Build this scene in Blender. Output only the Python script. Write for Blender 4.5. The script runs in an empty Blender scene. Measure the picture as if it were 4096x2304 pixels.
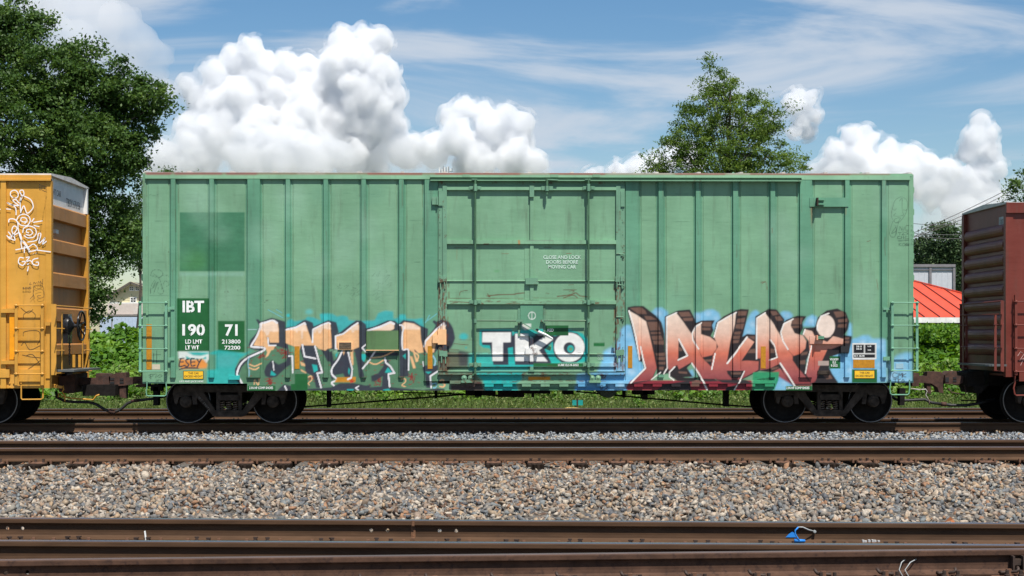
import bpy, bmesh, math, random
import numpy as np
from mathutils import Vector, Matrix
rnd = random.Random(7)
R = np.random.default_rng(11)
sc = bpy.context.scene
col = sc.collection

# ------------------------------------------------------------------ camera, sky, sun, exposure
F, UC, VH = 6107.0, 2048.0, 1345.0            # focal length, centre column, horizon row in photo pixels (4096 wide)
TH = math.atan(0.017)                          # the camera looks slightly to the right of square-on
CAM = (0.0, -31.0, 1.794)                      # metres; y=0 is the near side of the train, z=0 its railhead
cd = bpy.data.cameras.new('camera'); cam = bpy.data.objects.new('camera', cd); col.objects.link(cam)
cam.location = CAM; cam.rotation_euler = (math.radians(90), 0, -TH)
cd.sensor_width = 36.0; cd.lens = 36.0*F/4096.0
cd.shift_x = 0.0; cd.shift_y = (VH-1152.0)/4096.0
cd.clip_start = 0.1; cd.clip_end = 30000
sc.camera = cam
SUN = Vector((0.052, -0.135, 0.285)).normalized()   # direction towards the sun
sd = bpy.data.lights.new('sun', 'SUN'); so = bpy.data.objects.new('sun', sd); col.objects.link(so)
sd.energy = 5.0; sd.angle = math.radians(0.53); sd.color = (1.0, 0.95, 0.87)
so.rotation_euler = SUN.to_track_quat('Z', 'Y').to_euler()
sc.view_settings.view_transform = 'Standard'; sc.view_settings.look = 'None'
sc.view_settings.gamma = 1.0; sc.view_settings.exposure = 0.45
sc.view_settings.use_curve_mapping = False
sc.cycles.max_bounces = 24; sc.cycles.volume_bounces = 22; sc.cycles.diffuse_bounces = 4; sc.cycles.transparent_max_bounces = 24

def build_world():
    w = bpy.data.worlds.new('World'); sc.world = w; w.use_nodes = True
    nt = w.node_tree; nt.nodes.clear(); L = nt.links.new
    def N(t, **k):
        n = nt.nodes.new(t)
        for a, b in k.items(): setattr(n, a, b)
        return n
    out = N('ShaderNodeOutputWorld'); bg = N('ShaderNodeBackground')
    sky = N('ShaderNodeTexSky', sky_type='NISHITA'); sky.sun_disc = False
    sky.sun_elevation = math.asin(SUN.z); sky.sun_rotation = math.atan2(SUN.x, SUN.y)
    sky.air_density = 1.0; sky.dust_density = 0.55; sky.ozone_density = 1.0
    bg.inputs['Strength'].default_value = 0.068
    tc = N('ShaderNodeTexCoord')
    # high thin cloud: streaky sheets all round the sky
    mp = N('ShaderNodeMapping'); mp.inputs['Scale'].default_value = (2.4, 2.4, 13.0)
    mp.inputs['Rotation'].default_value = (0.0, math.radians(4), 0.0); mp.inputs['Location'].default_value = (CLX, 0.0, CLZ)
    L(tc.outputs['Generated'], mp.inputs['Vector'])
    n1 = N('ShaderNodeTexNoise'); n1.inputs['Scale'].default_value = 1.15; n1.inputs['Detail'].default_value = 9
    n1.inputs['Roughness'].default_value = 0.55; n1.inputs['Distortion'].default_value = 0.9
    L(mp.outputs[0], n1.inputs['Vector'])
    r1 = N('ShaderNodeMapRange', interpolation_type='SMOOTHERSTEP'); r1.inputs['From Min'].default_value = 0.45; r1.inputs['From Max'].default_value = 0.665
    L(n1.outputs['Fac'], r1.inputs['Value'])
    m1 = N('ShaderNodeMath', operation='MULTIPLY'); m1.inputs[1].default_value = 0.86; L(r1.outputs[0], m1.inputs[0])
    # veil of summer haze towards the horizon is part of the sky model (dust)
    mix = N('ShaderNodeMix', data_type='RGBA'); L(m1.outputs[0], mix.inputs['Factor'])
    gm = N('ShaderNodeHueSaturation'); gm.inputs['Saturation'].default_value = 1.32; gm.inputs['Value'].default_value = 1.2
    L(sky.outputs[0], gm.inputs['Color'])
    L(gm.outputs[0], mix.inputs['A']); mix.inputs['B'].default_value = (6.6, 7.3, 8.3, 1)
    L(mix.outputs['Result'], bg.inputs['Color']); L(bg.outputs[0], out.inputs[0])
CLX, CLZ = 2.7, 0.2
build_world()

# ------------------------------------------------------------------ photo pixels -> places
CT, ST = math.cos(TH), math.sin(TH)
def P(u, v, Y=0.0):
    a = (u-UC)/F; b = (VH-v)/F
    t = (Y-CAM[1])/(CT-a*ST)
    return Vector(((ST+a*CT)*t, Y, CAM[2]+b*t))
def X(u, Y=0.0): return P(u, VH, Y).x
def Z(v, u=2048.0, Y=0.0): return P(u, v, Y).z
def to_px(x, z, y=0.0):
    dy = y-CAM[1]
    d = CT*dy+ST*x
    return UC+F*(CT*x-ST*dy)/d, VH-F*(z-CAM[2])/d
PX = 31.0/F                                     # metres per photo pixel on the train's side

def srgb(r, g, b):
    def f(c):
        c = c/255.0
        return c/12.92 if c <= 0.04045 else ((c+0.055)/1.055)**2.4
    return (f(r), f(g), f(b))

# ------------------------------------------------------------------ objects
def tag(o, label, cat, group=None, kind=None):
    if label: o['label'] = label
    if cat: o['category'] = cat
    if group: o['group'] = group
    if kind: o['kind'] = kind
    return o
WLOC = {}
def root(name, loc, label, cat, group=None, kind=None):
    o = bpy.data.objects.new(name, None); col.objects.link(o); o.location = loc
    o.empty_display_size = 0.2; WLOC[o] = Vector(loc)
    return tag(o, label, cat, group, kind)
def link(name, me, parent=None):
    o = bpy.data.objects.new(name, me); col.objects.link(o)
    if parent is not None:
        o.parent = parent
        if parent in WLOC: o.location = -WLOC[parent]
    return o
def copy_tree(o, parent=None, move=None):
    c = o.copy(); col.objects.link(c)
    if parent is not None: c.parent = parent
    if move is not None: c.location = Vector(o.location)+Vector(move)
    for ch in o.children: copy_tree(ch, c)
    return c

PAINTED = set()
class MB:
    def __init__(s): s.v = []; s.f = []; s.m = []
    def face(s, pts, mi=0):
        i = len(s.v); s.v += [tuple(p) for p in pts]; s.f.append(tuple(range(i, i+len(pts)))); s.m.append(mi)
    def add(s, vs, fs, mi=0):
        i = len(s.v); s.v += [tuple(p) for p in vs]
        for f in fs: s.f.append(tuple(i+k for k in f)); s.m.append(mi)
        return s
    def box(s, x0, x1, y0, y1, z0, z1, mi=0):
        x0, x1 = min(x0, x1), max(x0, x1); y0, y1 = min(y0, y1), max(y0, y1); z0, z1 = min(z0, z1), max(z0, z1)
        return s.add([(x0,y0,z0),(x1,y0,z0),(x1,y1,z0),(x0,y1,z0),(x0,y0,z1),(x1,y0,z1),(x1,y1,z1),(x0,y1,z1)],
                     [(0,3,2,1),(4,5,6,7),(0,1,5,4),(1,2,6,5),(2,3,7,6),(3,0,4,7)], mi)
    def bar(s, p, q, w, h, up=(0,0,1), mi=0):
        p, q = Vector(p), Vector(q); d = (q-p).normalized(); up = Vector(up)
        a = d.cross(up)
        if a.length < 1e-4: a = d.cross(Vector((0,1,0)))
        a.normalize(); b = a.cross(d).normalized(); a = a*w/2; b = b*h/2
        vs = [p-a-b, p+a-b, p+a+b, p-a+b, q-a-b, q+a-b, q+a+b, q-a+b]
        return s.add(vs, [(0,1,2,3),(7,6,5,4),(0,4,5,1),(1,5,6,2),(2,6,7,3),(3,7,4,0)], mi)
    def tube(s, pts, r, n=8, mi=0):
        pts = [Vector(p) for p in pts]; rs = r if isinstance(r, (list, tuple)) else [r]*len(pts)
        ref = None; rings = []
        for i, p in enumerate(pts):
            d = (pts[min(i+1, len(pts)-1)]-pts[max(i-1, 0)]).normalized()
            if ref is None:
                ref = d.orthogonal().normalized()
            else:
                ref = (ref-d*ref.dot(d))
                ref = ref.normalized() if ref.length > 1e-6 else d.orthogonal().normalized()
            b = d.cross(ref)
            rings.append([p+(ref*math.cos(2*math.pi*k/n)+b*math.sin(2*math.pi*k/n))*rs[i] for k in range(n)])
        vs = [q for ring in rings for q in ring]; fs = []
        for i in range(len(pts)-1):
            for k in range(n):
                k2 = (k+1) % n; fs.append((i*n+k, i*n+k2, (i+1)*n+k2, (i+1)*n+k))
        fs.append(tuple(reversed(range(n)))); fs.append(tuple(range((len(pts)-1)*n, len(pts)*n)))
        return s.add(vs, fs, mi)
    def prism(s, poly, y0, y1, mi=0):           # polygon in x,z pushed along y
        n = len(poly)
        area = sum(poly[i][0]*poly[(i+1) % n][1]-poly[(i+1) % n][0]*poly[i][1] for i in range(n))
        if area < 0: poly = poly[::-1]
        vs = [(x, y0, z) for x, z in poly]+[(x, y1, z) for x, z in poly]
        fs = [tuple(range(n)), tuple(reversed(range(n, 2*n)))]
        fs += [(i, i+n, (i+1) % n+n, (i+1) % n) for i in range(n)]
        return s.add(vs, fs, mi)
    def lathe(s, c, axis, prof, n=20, mi=0, cap=True):    # prof: (radius, distance along axis)
        c, ax = Vector(c), Vector(axis).normalized(); a = ax.orthogonal().normalized(); b = ax.cross(a)
        vs = []; fs = []; m = len(prof)
        for r, t in prof:
            vs += [c+ax*t+(a*math.cos(2*math.pi*k/n)+b*math.sin(2*math.pi*k/n))*r for k in range(n)]
        for i in range(m-1):
            for k in range(n):
                k2 = (k+1) % n; fs.append((i*n+k, i*n+k2, (i+1)*n+k2, (i+1)*n+k))
        if cap and prof[0][0] > 1e-4: fs.append(tuple(reversed(range(n))))
        if cap and prof[-1][0] > 1e-4: fs.append(tuple(range((m-1)*n, m*n)))
        return s.add(vs, fs, mi)
    def mesh(s, name, mats, smooth=False):
        me = bpy.data.meshes.new(name); me.from_pydata(s.v, [], s.f)
        for m in (mats if isinstance(mats, (list, tuple)) else [mats]): me.materials.append(m)
        if len(me.materials) > 1: me.polygons.foreach_set('material_index', s.m)
        if smooth:
            me.polygons.foreach_set('use_smooth', [True]*len(me.polygons))
            if smooth == 'auto': me.set_sharp_from_angle(angle=math.radians(40))
        if any(m.name in PAINTED for m in me.materials):      # nothing sprayed on this piece
            at = me.attributes.new('paint', 'FLOAT_COLOR', 'POINT'); at.data.foreach_set('color', [0.0]*(4*len(me.vertices)))
        me.update(); return me
    def build(s, name, mats, parent=None, smooth=False):
        return link(name, s.mesh(name, mats, smooth), parent)

def np_mesh(name, V, Fc, mat, smooth=False, attrs=None):
    me = bpy.data.meshes.new(name)
    V = np.asarray(V, np.float32); Fc = np.asarray(Fc, np.int32); k = Fc.shape[1]
    me.vertices.add(len(V)); me.vertices.foreach_set('co', V.ravel())
    me.loops.add(Fc.size); me.loops.foreach_set('vertex_index', Fc.ravel())
    me.polygons.add(len(Fc)); me.polygons.foreach_set('loop_start', np.arange(len(Fc), dtype=np.int32)*k)
    if smooth: me.polygons.foreach_set('use_smooth', np.ones(len(Fc), bool))
    me.update(calc_edges=True)
    for an, (dom, arr) in (attrs or {}).items():
        if arr.ndim == 1:
            at = me.attributes.new(an, 'FLOAT', dom); at.data.foreach_set('value', arr.astype(np.float32))
        else:
            at = me.attributes.new(an, 'FLOAT_COLOR', dom); at.data.foreach_set('color', arr.astype(np.float32).ravel())
    me.materials.append(mat); return me

# ------------------------------------------------------------------ materials
MATS = {}
def nodes(name):
    m = bpy.data.materials.new(name); m.use_nodes = True
    nt = m.node_tree; bs = nt.nodes['Principled BSDF']
    return m, nt, bs
def mat(name, rgb, rough=0.6, metal=0.0, var=0.12, scale=3.0, bump=0.0, rust=0.0, stretch=(1,1,1), dark=None, spec=0.5, rustcol=None, rscale=6.0, rthr=0.62):
    """painted or bare surface with uneven tone, optional rust patches and fine relief, all in object space"""
    if name in MATS: return MATS[name]
    m, nt, bs = nodes(name); L = nt.links.new
    bs.inputs['Roughness'].default_value = rough; bs.inputs['Metallic'].default_value = metal
    bs.inputs['Specular IOR Level'].default_value = spec
    tc = nt.nodes.new('ShaderNodeTexCoord'); mp = nt.nodes.new('ShaderNodeMapping'); mp.inputs['Scale'].default_value = stretch
    L(tc.outputs['Object'], mp.inputs['Vector'])
    n = nt.nodes.new('ShaderNodeTexNoise'); n.inputs['Scale'].default_value = scale; n.inputs['Detail'].default_value = 7; n.inputs['Roughness'].default_value = 0.62
    L(mp.outputs[0], n.inputs['Vector'])
    rp = nt.nodes.new('ShaderNodeMapRange'); rp.inputs['From Min'].default_value = 0.3; rp.inputs['From Max'].default_value = 0.7
    L(n.outputs['Fac'], rp.inputs['Value'])
    mx = nt.nodes.new('ShaderNodeMix'); mx.data_type = 'RGBA'; L(rp.outputs[0], mx.inputs['Factor'])
    d = dark or tuple(c*(1-var*2) for c in rgb)
    mx.inputs['A'].default_value = (*d, 1); mx.inputs['B'].default_value = (*[min(1, c*(1+var)) for c in rgb], 1)
    outc = mx.outputs['Result']
    if rust > 0:
        n2 = nt.nodes.new('ShaderNodeTexNoise'); n2.inputs['Scale'].default_value = rscale; n2.inputs['Detail'].default_value = 9; n2.inputs['Roughness'].default_value = 0.75
        L(tc.outputs['Object'], n2.inputs['Vector'])
        r2 = nt.nodes.new('ShaderNodeMapRange'); r2.inputs['From Min'].default_value = rthr; r2.inputs['From Max'].default_value = rthr+0.08
        r2.inputs['To Max'].default_value = rust; L(n2.outputs['Fac'], r2.inputs['Value'])
        m2 = nt.nodes.new('ShaderNodeMix'); m2.data_type = 'RGBA'; L(r2.outputs[0], m2.inputs['Factor'])
        L(outc, m2.inputs['A']); m2.inputs['B'].default_value = (*(rustcol or (0.11, 0.045, 0.022)), 1)
        outc = m2.outputs['Result']
    L(outc, bs.inputs['Base Color'])
    if bump > 0:
        b = nt.nodes.new('ShaderNodeBump'); b.inputs['Strength'].default_value = bump; b.inputs['Distance'].default_value = 0.02
        L(n.outputs['Fac'], b.inputs['Height']); L(b.outputs[0], bs.inputs['Normal'])
    MATS[name] = m; return m

def paint_mat(name, rgb, rust=0.0, rthr=0.66, rough=0.5):
    """faded freight car paint: uneven fading, faint horizontal waviness of the sheet, sprayed paint from the attribute 'paint'"""
    if name in MATS: return MATS[name]
    m, nt, bs = nodes(name); L = nt.links.new; N = nt.nodes.new
    bs.inputs['Roughness'].default_value = rough; bs.inputs['Specular IOR Level'].default_value = 0.35
    tc = N('ShaderNodeTexCoord')
    def noise(scale, stretch, det, ro=0.6):
        mp = N('ShaderNodeMapping'); mp.inputs['Scale'].default_value = stretch; L(tc.outputs['Object'], mp.inputs['Vector'])
        n = N('ShaderNodeTexNoise'); n.inputs['Scale'].default_value = scale; n.inputs['Detail'].default_value = det; n.inputs['Roughness'].default_value = ro
        L(mp.outputs[0], n.inputs['Vector']); return n.outputs['Fac']
    def rng(s, a, b, to=1.0):
        r = N('ShaderNodeMapRange'); r.inputs['From Min'].default_value = a; r.inputs['From Max'].default_value = b; r.inputs['To Max'].default_value = to
        L(s, r.inputs['Value']); return r.outputs[0]
    def mix(f, a, b):
        x = N('ShaderNodeMix'); x.data_type = 'RGBA'
        if hasattr(f, 'is_linked'): L(f, x.inputs['Factor'])
        else: x.inputs['Factor'].default_value = f
        for s, q in ((a, 'A'), (b, 'B')):
            if hasattr(s, 'is_linked'): L(s, x.inputs[q])
            else: x.inputs[q].default_value = (*s, 1)
        return x.outputs['Result']
    fade = rng(noise(0.9, (1, 1, 0.8), 5), 0.32, 0.68)
    c = mix(fade, tuple(q*0.80 for q in rgb), tuple(min(1, q*1.08+0.012) for q in rgb))
    chalk = rng(noise(2.2, (1.3, 1, 0.25), 6), 0.52, 0.78, 0.40)          # chalky vertical wash marks
    c = mix(chalk, c, tuple(min(1, q*0.95+0.075) for q in rgb))
    scr = rng(noise(3.0, (0.35, 1, 9.0), 6, 0.7), 0.62, 0.70, 0.28)      # fine horizontal scuffs
    c = mix(scr, c, tuple(q*0.55 for q in rgb))
    grime = rng(noise(7.0, (1, 1, 0.12), 7, 0.65), 0.55, 0.76, 0.42)     # narrow dirty runs down the sheet
    c = mix(grime, c, (0.06, 0.055, 0.04))
    at = N('ShaderNodeAttribute'); at.attribute_name = 'paint'
    pn = rng(noise(6.0, (1, 1, 1), 6), 0.25, 0.8)
    pc = mix(pn, (0.70, 0.70, 0.70), (0.96, 0.96, 0.96))
    mul = N('ShaderNodeMix'); mul.data_type = 'RGBA'; mul.blend_type = 'MULTIPLY'; mul.inputs['Factor'].default_value = 1.0
    L(at.outputs['Color'], mul.inputs['A']); L(pc, mul.inputs['B'])
    c = mix(at.outputs['Alpha'], c, mul.outputs['Result'])
    if rust > 0:
        rs = rng(noise(5.0, (1, 1, 0.7), 10, 0.78), rthr, rthr+0.06, rust)
        c = mix(rs, c, (0.10, 0.04, 0.02))
    L(c, bs.inputs['Base Color'])
    b = N('ShaderNodeBump'); b.inputs['Strength'].default_value = 0.55; b.inputs['Distance'].default_value = 0.014
    L(noise(1.6, (0.6, 1, 2.2), 3), b.inputs['Height']); L(b.outputs[0], bs.inputs['Normal'])
    MATS[name] = m; PAINTED.add(m.name); return m

def leaf_mat(name, c0, c1, c2, trans=0.35):
    if name in MATS: return MATS[name]
    m, nt, bs = nodes(name); L = nt.links.new; N = nt.nodes.new
    out = nt.nodes['Material Output']
    at = N('ShaderNodeAttribute'); at.attribute_name = 'lv'
    cr = N('ShaderNodeValToRGB'); e = cr.color_ramp.elements
    e[0].position = 0.0; e[0].color = (*c0, 1); e[1].position = 1.0; e[1].color = (*c2, 1)
    k = e.new(0.55); k.color = (*c1, 1)
    L(at.outputs['Fac'], cr.inputs[0]); L(cr.outputs[0], bs.inputs['Base Color'])
    bs.inputs['Roughness'].default_value = 0.5; bs.inputs['Specular IOR Level'].default_value = 0.25
    tr = N('ShaderNodeBsdfTranslucent'); 
    hs = N('ShaderNodeHueSaturation'); hs.inputs['Hue'].default_value = 0.485; hs.inputs['Saturation'].default_value = 1.1; hs.inputs['Value'].default_value = 1.5
    L(cr.outputs[0], hs.inputs['Color']); L(hs.outputs[0], tr.inputs['Color'])
    ms = N('ShaderNodeMixShader'); ms.inputs[0].default_value = trans
    L(bs.outputs[0], ms.inputs[1]); L(tr.outputs[0], ms.inputs[2]); L(ms.outputs[0], out.inputs['Surface'])
    MATS[name] = m; return m
# ------------------------------------------------------------------ the paint sprayed on the green car's side, as coverage over the side in photo pixels
U0, V0, CW, CH = 560, 660, 3120, 930
CAN = np.zeros((CH, CW, 4), np.float32)
def catmull(pts, closed=True, k=5):
    pts = [np.array(p, float) for p in pts]; n = len(pts); out = []
    rngi = range(n) if closed else range(n-1)
    for i in rngi:
        p0 = pts[(i-1) % n] if closed or i > 0 else pts[i]
        p1 = pts[i]; p2 = pts[(i+1) % n]
        p3 = pts[(i+2) % n] if closed or i+2 < n else p2
        for t in np.linspace(0, 1, k, endpoint=False):
            out.append(0.5*((2*p1)+(-p0+p2)*t+(2*p0-5*p1+4*p2-p3)*t*t+(-p0+3*p1-3*p2+p3)*t**3))
    if not closed: out.append(pts[-1])
    return out
def blur(a, r):
    r = int(r)
    for ax in (0, 1):
        for _ in range(2):
            p = np.pad(a, [(r+1, r) if i == ax else (0, 0) for i in (0, 1)], mode='edge')
            c = np.cumsum(p, axis=ax); n = a.shape[ax]
            a = (np.take(c, range(2*r+1, 2*r+1+n), ax)-np.take(c, range(0, n), ax))/(2*r+1)
    return a
def comp(mask, x0, y0, rgb, alpha):
    h, w = mask.shape
    a0, b0 = max(0, -y0), max(0, -x0); a1, b1 = min(h, CH-y0), min(w, CW-x0)
    if a1 <= a0 or b1 <= b0: return
    m = (mask[a0:a1, b0:b1]*alpha)[..., None]
    reg = CAN[y0+a0:y0+a1, x0+b0:x0+b1]
    if callable(rgb):
        rows = np.arange(y0+a0, y0+a1)+V0; c = np.array([rgb(v) for v in rows], np.float32)[:, None, :]
    else: c = np.array(rgb, np.float32)
    ao = reg[..., 3:4]; na = m+ao*(1-m)
    reg[..., :3] = (c*m+reg[..., :3]*ao*(1-m))/np.maximum(na, 1e-5)
    reg[..., 3:4] = na
class Tr:                                        # a zoomed view of the photo: origin and scale of its own pixels
    def __init__(s, ou, ov, k): s.ou, s.ov, s.k = ou, ov, k
    def __call__(s, p): return (s.ou+p[0]/s.k-U0, s.ov+p[1]/s.k-V0)
    def uv(s, p): return (s.ou+p[0]/s.k, s.ov+p[1]/s.k)
def fill(tr, pts, rgb, soft=1, alpha=1.0, smooth=False):
    q = [tr(p) for p in pts]
    if smooth: q = catmull(q)
    q = np.array(q); pad = 3*soft+3
    x0 = int(np.floor(q[:, 0].min()))-pad; y0 = int(np.floor(q[:, 1].min()))-pad
    w = int(np.ceil(q[:, 0].max()))+pad-x0; h = int(np.ceil(q[:, 1].max()))+pad-y0
    m = np.zeros((h, w), np.float32); q = q-[x0, y0]; q2 = np.roll(q, -1, 0); xs = np.arange(w)+0.5
    for r in range(h):
        for sub in (0.25, 0.75):
            y = r+sub; c = (q[:, 1] <= y) != (q2[:, 1] <= y)
            if not c.any(): continue
            t = (y-q[c, 1])/(q2[c, 1]-q[c, 1]); xx = np.sort(q[c, 0]+t*(q2[c, 0]-q[c, 0]))
            for a, b in zip(xx[0::2], xx[1::2]): m[r] += 0.5*np.clip(np.minimum(xs+0.5, b)-np.maximum(xs-0.5, a), 0, 1)
    if soft > 0: m = blur(m, soft)
    comp(m, x0, y0, rgb, alpha)
def line(tr, pts, width, rgb, alpha=1.0, smooth=True, soft=1.2):
    q = [tr(p) for p in pts]; w = width/tr.k
    if smooth and len(q) > 2: q = catmull(q, False)
    q = np.array(q); pad = int(w+6)
    x0 = int(q[:, 0].min())-pad; y0 = int(q[:, 1].min())-pad
    W = int(q[:, 0].max())+pad-x0; H = int(q[:, 1].max())+pad-y0
    yy, xx = np.mgrid[0:H, 0:W]; q = q-[x0, y0]; d = np.full((H, W), 1e9)
    for a, b in zip(q[:-1], q[1:]):
        ab = b-a; t = np.clip(((xx-a[0])*ab[0]+(yy-a[1])*ab[1])/max(ab@ab, 1e-6), 0, 1)
        d = np.minimum(d, np.hypot(xx-a[0]-t*ab[0], yy-a[1]-t*ab[1]))
    comp(np.clip((w/2-d)/soft+0.5, 0, 1).astype(np.float32), x0, y0, rgb, alpha)
def oval(tr, cx, cy, rx, ry, rgb, soft=1, alpha=1.0):
    fill(tr, [(cx+rx*math.cos(t), cy+ry*math.sin(t)) for t in np.linspace(0, 2*math.pi, 28, endpoint=False)], rgb, soft, alpha)
def rect(tr, x0, y0, x1, y1, rgb, soft=0, alpha=1.0): fill(tr, [(x0, y0), (x1, y0), (x1, y1), (x0, y1)], rgb, soft, alpha)

K = Tr(540, 660, 2.414); K4 = Tr(540, 1150, 2.415); G1 = Tr(940, 1200, 2.8622); T1 = Tr(1680, 1100, 2.8622); T0 = Tr(1680, 660, 2.8622)
G2 = Tr(2460, 1200, 2.576); E3 = Tr(3000, 660, 2.414); E4 = Tr(3300, 1200, 2.634)
TEAL = srgb(40, 178, 172); CYAN = srgb(62, 176, 178); DARK = srgb(56, 60, 72); WHITE = srgb(238, 236, 238); PEACH = srgb(242, 190, 138); CREAM = srgb(248, 220, 196)
MOSS = srgb(86, 128, 98); REDR = srgb(140, 52, 48); ORANGE = srgb(206, 140, 34); SIGN = srgb(32, 100, 52); LBLUE = srgb(128, 190, 226); PBLUE = srgb(186, 218, 238)

def paint_car():
    # old painted-out panel and stencil grounds
    rect(K, 432, 456, 1060, 1026, srgb(62, 122, 90), 1, 0.95)
    oval(K, 560, 930, 150, 110, srgb(74, 138, 66), 22, 0.5); oval(K, 620, 560, 180, 70, srgb(84, 142, 108), 25, 0.35); oval(K, 900, 620, 110, 120, srgb(84, 142, 108), 25, 0.3)
    oval(K, 860, 960, 160, 70, srgb(70, 130, 92), 22, 0.35); rect(K, 690, 456, 775, 1026, srgb(44, 104, 74), 4, 0.35)
    rect(K, 430, 1034, 1060, 1072, srgb(150, 196, 180), 4, 0.4)
    rect(K4, 404, 104, 720, 618, SIGN, 1); rect(K4, 801, 322, 1060, 628, SIGN, 1)
    fill(K4, [(415,618),(718,618),(718,690),(690,730),(420,690)], srgb(226,234,228), 2)
    fill(K4, [(500,622),(718,625),(718,640),(640,660),(560,655)], TEAL, 3); fill(K4, [(490,660),(530,680),(640,690),(690,665),(690,690),(600,705),(500,700)], TEAL, 2)
    fill(K4, [(430,690),(540,700),(660,690),(700,740),(690,780),(450,790),(430,750)], srgb(232,150,70), 3)
    for p in ([(440,690),(425,760),(470,755)],[(430,720),(465,718)],[(435,685),(470,682)],[(520,690),(490,700),(500,725),(520,745),(500,765),(480,750)],[(570,685),(540,690),(545,755),(580,750)],[(545,720),(575,718)],[(600,690),(620,720),(640,690)],[(622,718),(600,770)],[(430,790),(500,775),(610,780)]):
        line(K4, p, 13, DARK, 0.95)
    # rust and dirt runs below seams and post edges, faint sheet scratches
    one = Tr(0, 0, 1); edges = [583,683,705,837,859,989,1043,1142,1163,1293,1315,1444,1466,1595,1617,1697,2556,2631,2655,2780,2803,2929,2953,3078,3101,3196,3248,3376,3398,3523,3544]
    for _ in range(150):
        u = rnd.choice(edges)+rnd.choice((-1, 1))*rnd.uniform(2, 9); v = rnd.choice((722, 722, rnd.uniform(740, 1380), rnd.uniform(740, 1380), 1480)); l = rnd.uniform(14, 110)
        line(one, [(u, v), (u+rnd.gauss(0, 1), v+l*0.5), (u+rnd.gauss(0, 1.5), v+l)], rnd.uniform(1.5, 4), srgb(96, 66, 44), rnd.uniform(0.12, 0.45), soft=2.5)
    for v0 in (778, 884, 1046, 1180):
        for a, b_ in zip(edges[:-1], edges[1:]):
            if b_-a > 60 and not 1690 < a < 2540 and rnd.random() < 0.75:
                x0 = rnd.uniform(a+8, (a+b_)/2); x1 = min(b_-6, x0+rnd.uniform(25, 110)); v = v0+rnd.gauss(0, 3); line(one, [(x0, v), ((x0+x1)/2, v+rnd.uniform(-2, 4)), (x1, v+rnd.uniform(-2, 3))], 1.6, srgb(70, 112, 90), rnd.uniform(0.3, 0.6), soft=1.2)
    for _ in range(26): oval(one, rnd.choice((rnd.uniform(600, 1690), rnd.uniform(2560, 3630))), rnd.uniform(760, 1250), rnd.uniform(25, 70), rnd.uniform(25, 90), rnd.choice((srgb(150, 190, 166), srgb(150, 190, 166), srgb(104, 158, 132))), 20, 0.28)
    # left piece: ground colours
    fill(K4, [(712,640),(790,604),(1060,634),(1140,606),(1010,690),(975,770),(1000,880),(1020,936),(700,932),(700,800),(780,792),(786,650)], TEAL, 3, 0.92)
    fill(K4, [(700,800),(860,800),(1000,820),(1010,930),(700,930)], srgb(60,186,178), 5, 0.6)
    fill(K4, [(780,660),(880,640),(1000,660),(960,760),(800,770)], srgb(82,176,172), 8, 0.7)
    fill(G1, [(590,320),(600,235),(640,215),(690,245),(800,225),(830,190),(900,200),(990,240),(968,160),(1110,155),(1170,190),(1230,175),(1290,190),(1300,230),(1400,240),(1480,240),(1600,232),(1640,150),(1720,122),(1810,130),(1815,215),(1870,205),(1895,168),(1950,168),(1960,215),(2060,220),(2150,205),(2165,310),(2200,330),(2050,300),(1880,300),(1700,300),(1480,340),(1200,390),(1140,330),(900,330),(780,290),(600,340)], CYAN, 3, 0.94)
    oval(G1, 613, 178, 20, 20, srgb(58,190,190), 2); oval(G1, 848, 136, 42, 30, srgb(104,190,184), 5, 0.9); rect(G1, 985, 160, 1075, 230, srgb(60,190,192), 4, 0.8); rect(G1, 1875, 175, 1945, 225, srgb(60,190,192), 4, 0.8)
    for a, b in (((380,112),(545,200)),((475,110),(535,145)),((2180,258),(2228,172)),((2205,235),(2312,155))): line(G1, [a, b], 14, srgb(116,192,196), 0.8)
    line(G1, [(150,338),(255,336)], 9, srgb(190,222,226), 0.9)
    fill(G1, [(60,760),(150,670),(320,600),(340,530),(590,520),(620,640),(760,560),(1050,560),(1150,620),(1450,560),(1500,620),(1870,600),(1990,560),(2160,600),(2300,600),(2320,1000),(1500,1035),(480,1035),(150,985),(90,960),(50,900)], MOSS, 4, 0.95)
    for _ in range(150):
        x = rnd.uniform(120, 2300); y = rnd.uniform(540, 1000); l = rnd.uniform(8, 34)
        line(G1, [(x, y), (x+l, y+rnd.uniform(-6, 6))], rnd.uniform(4, 12), REDR, rnd.uniform(0.5, 0.9))
    for x, y, n in ((580,600,16),(1225,740,16),(1430,670,12),(1640,930,12),(390,930,16),(880,890,10),(310,640,8),(2010,880,14),(520,560,8)):
        for _ in range(n): line(G1, [(x+rnd.gauss(0,20), y+rnd.gauss(0,28)), (x+rnd.gauss(0,26), y+rnd.gauss(0,30))], 9, REDR, 0.85)
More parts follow.
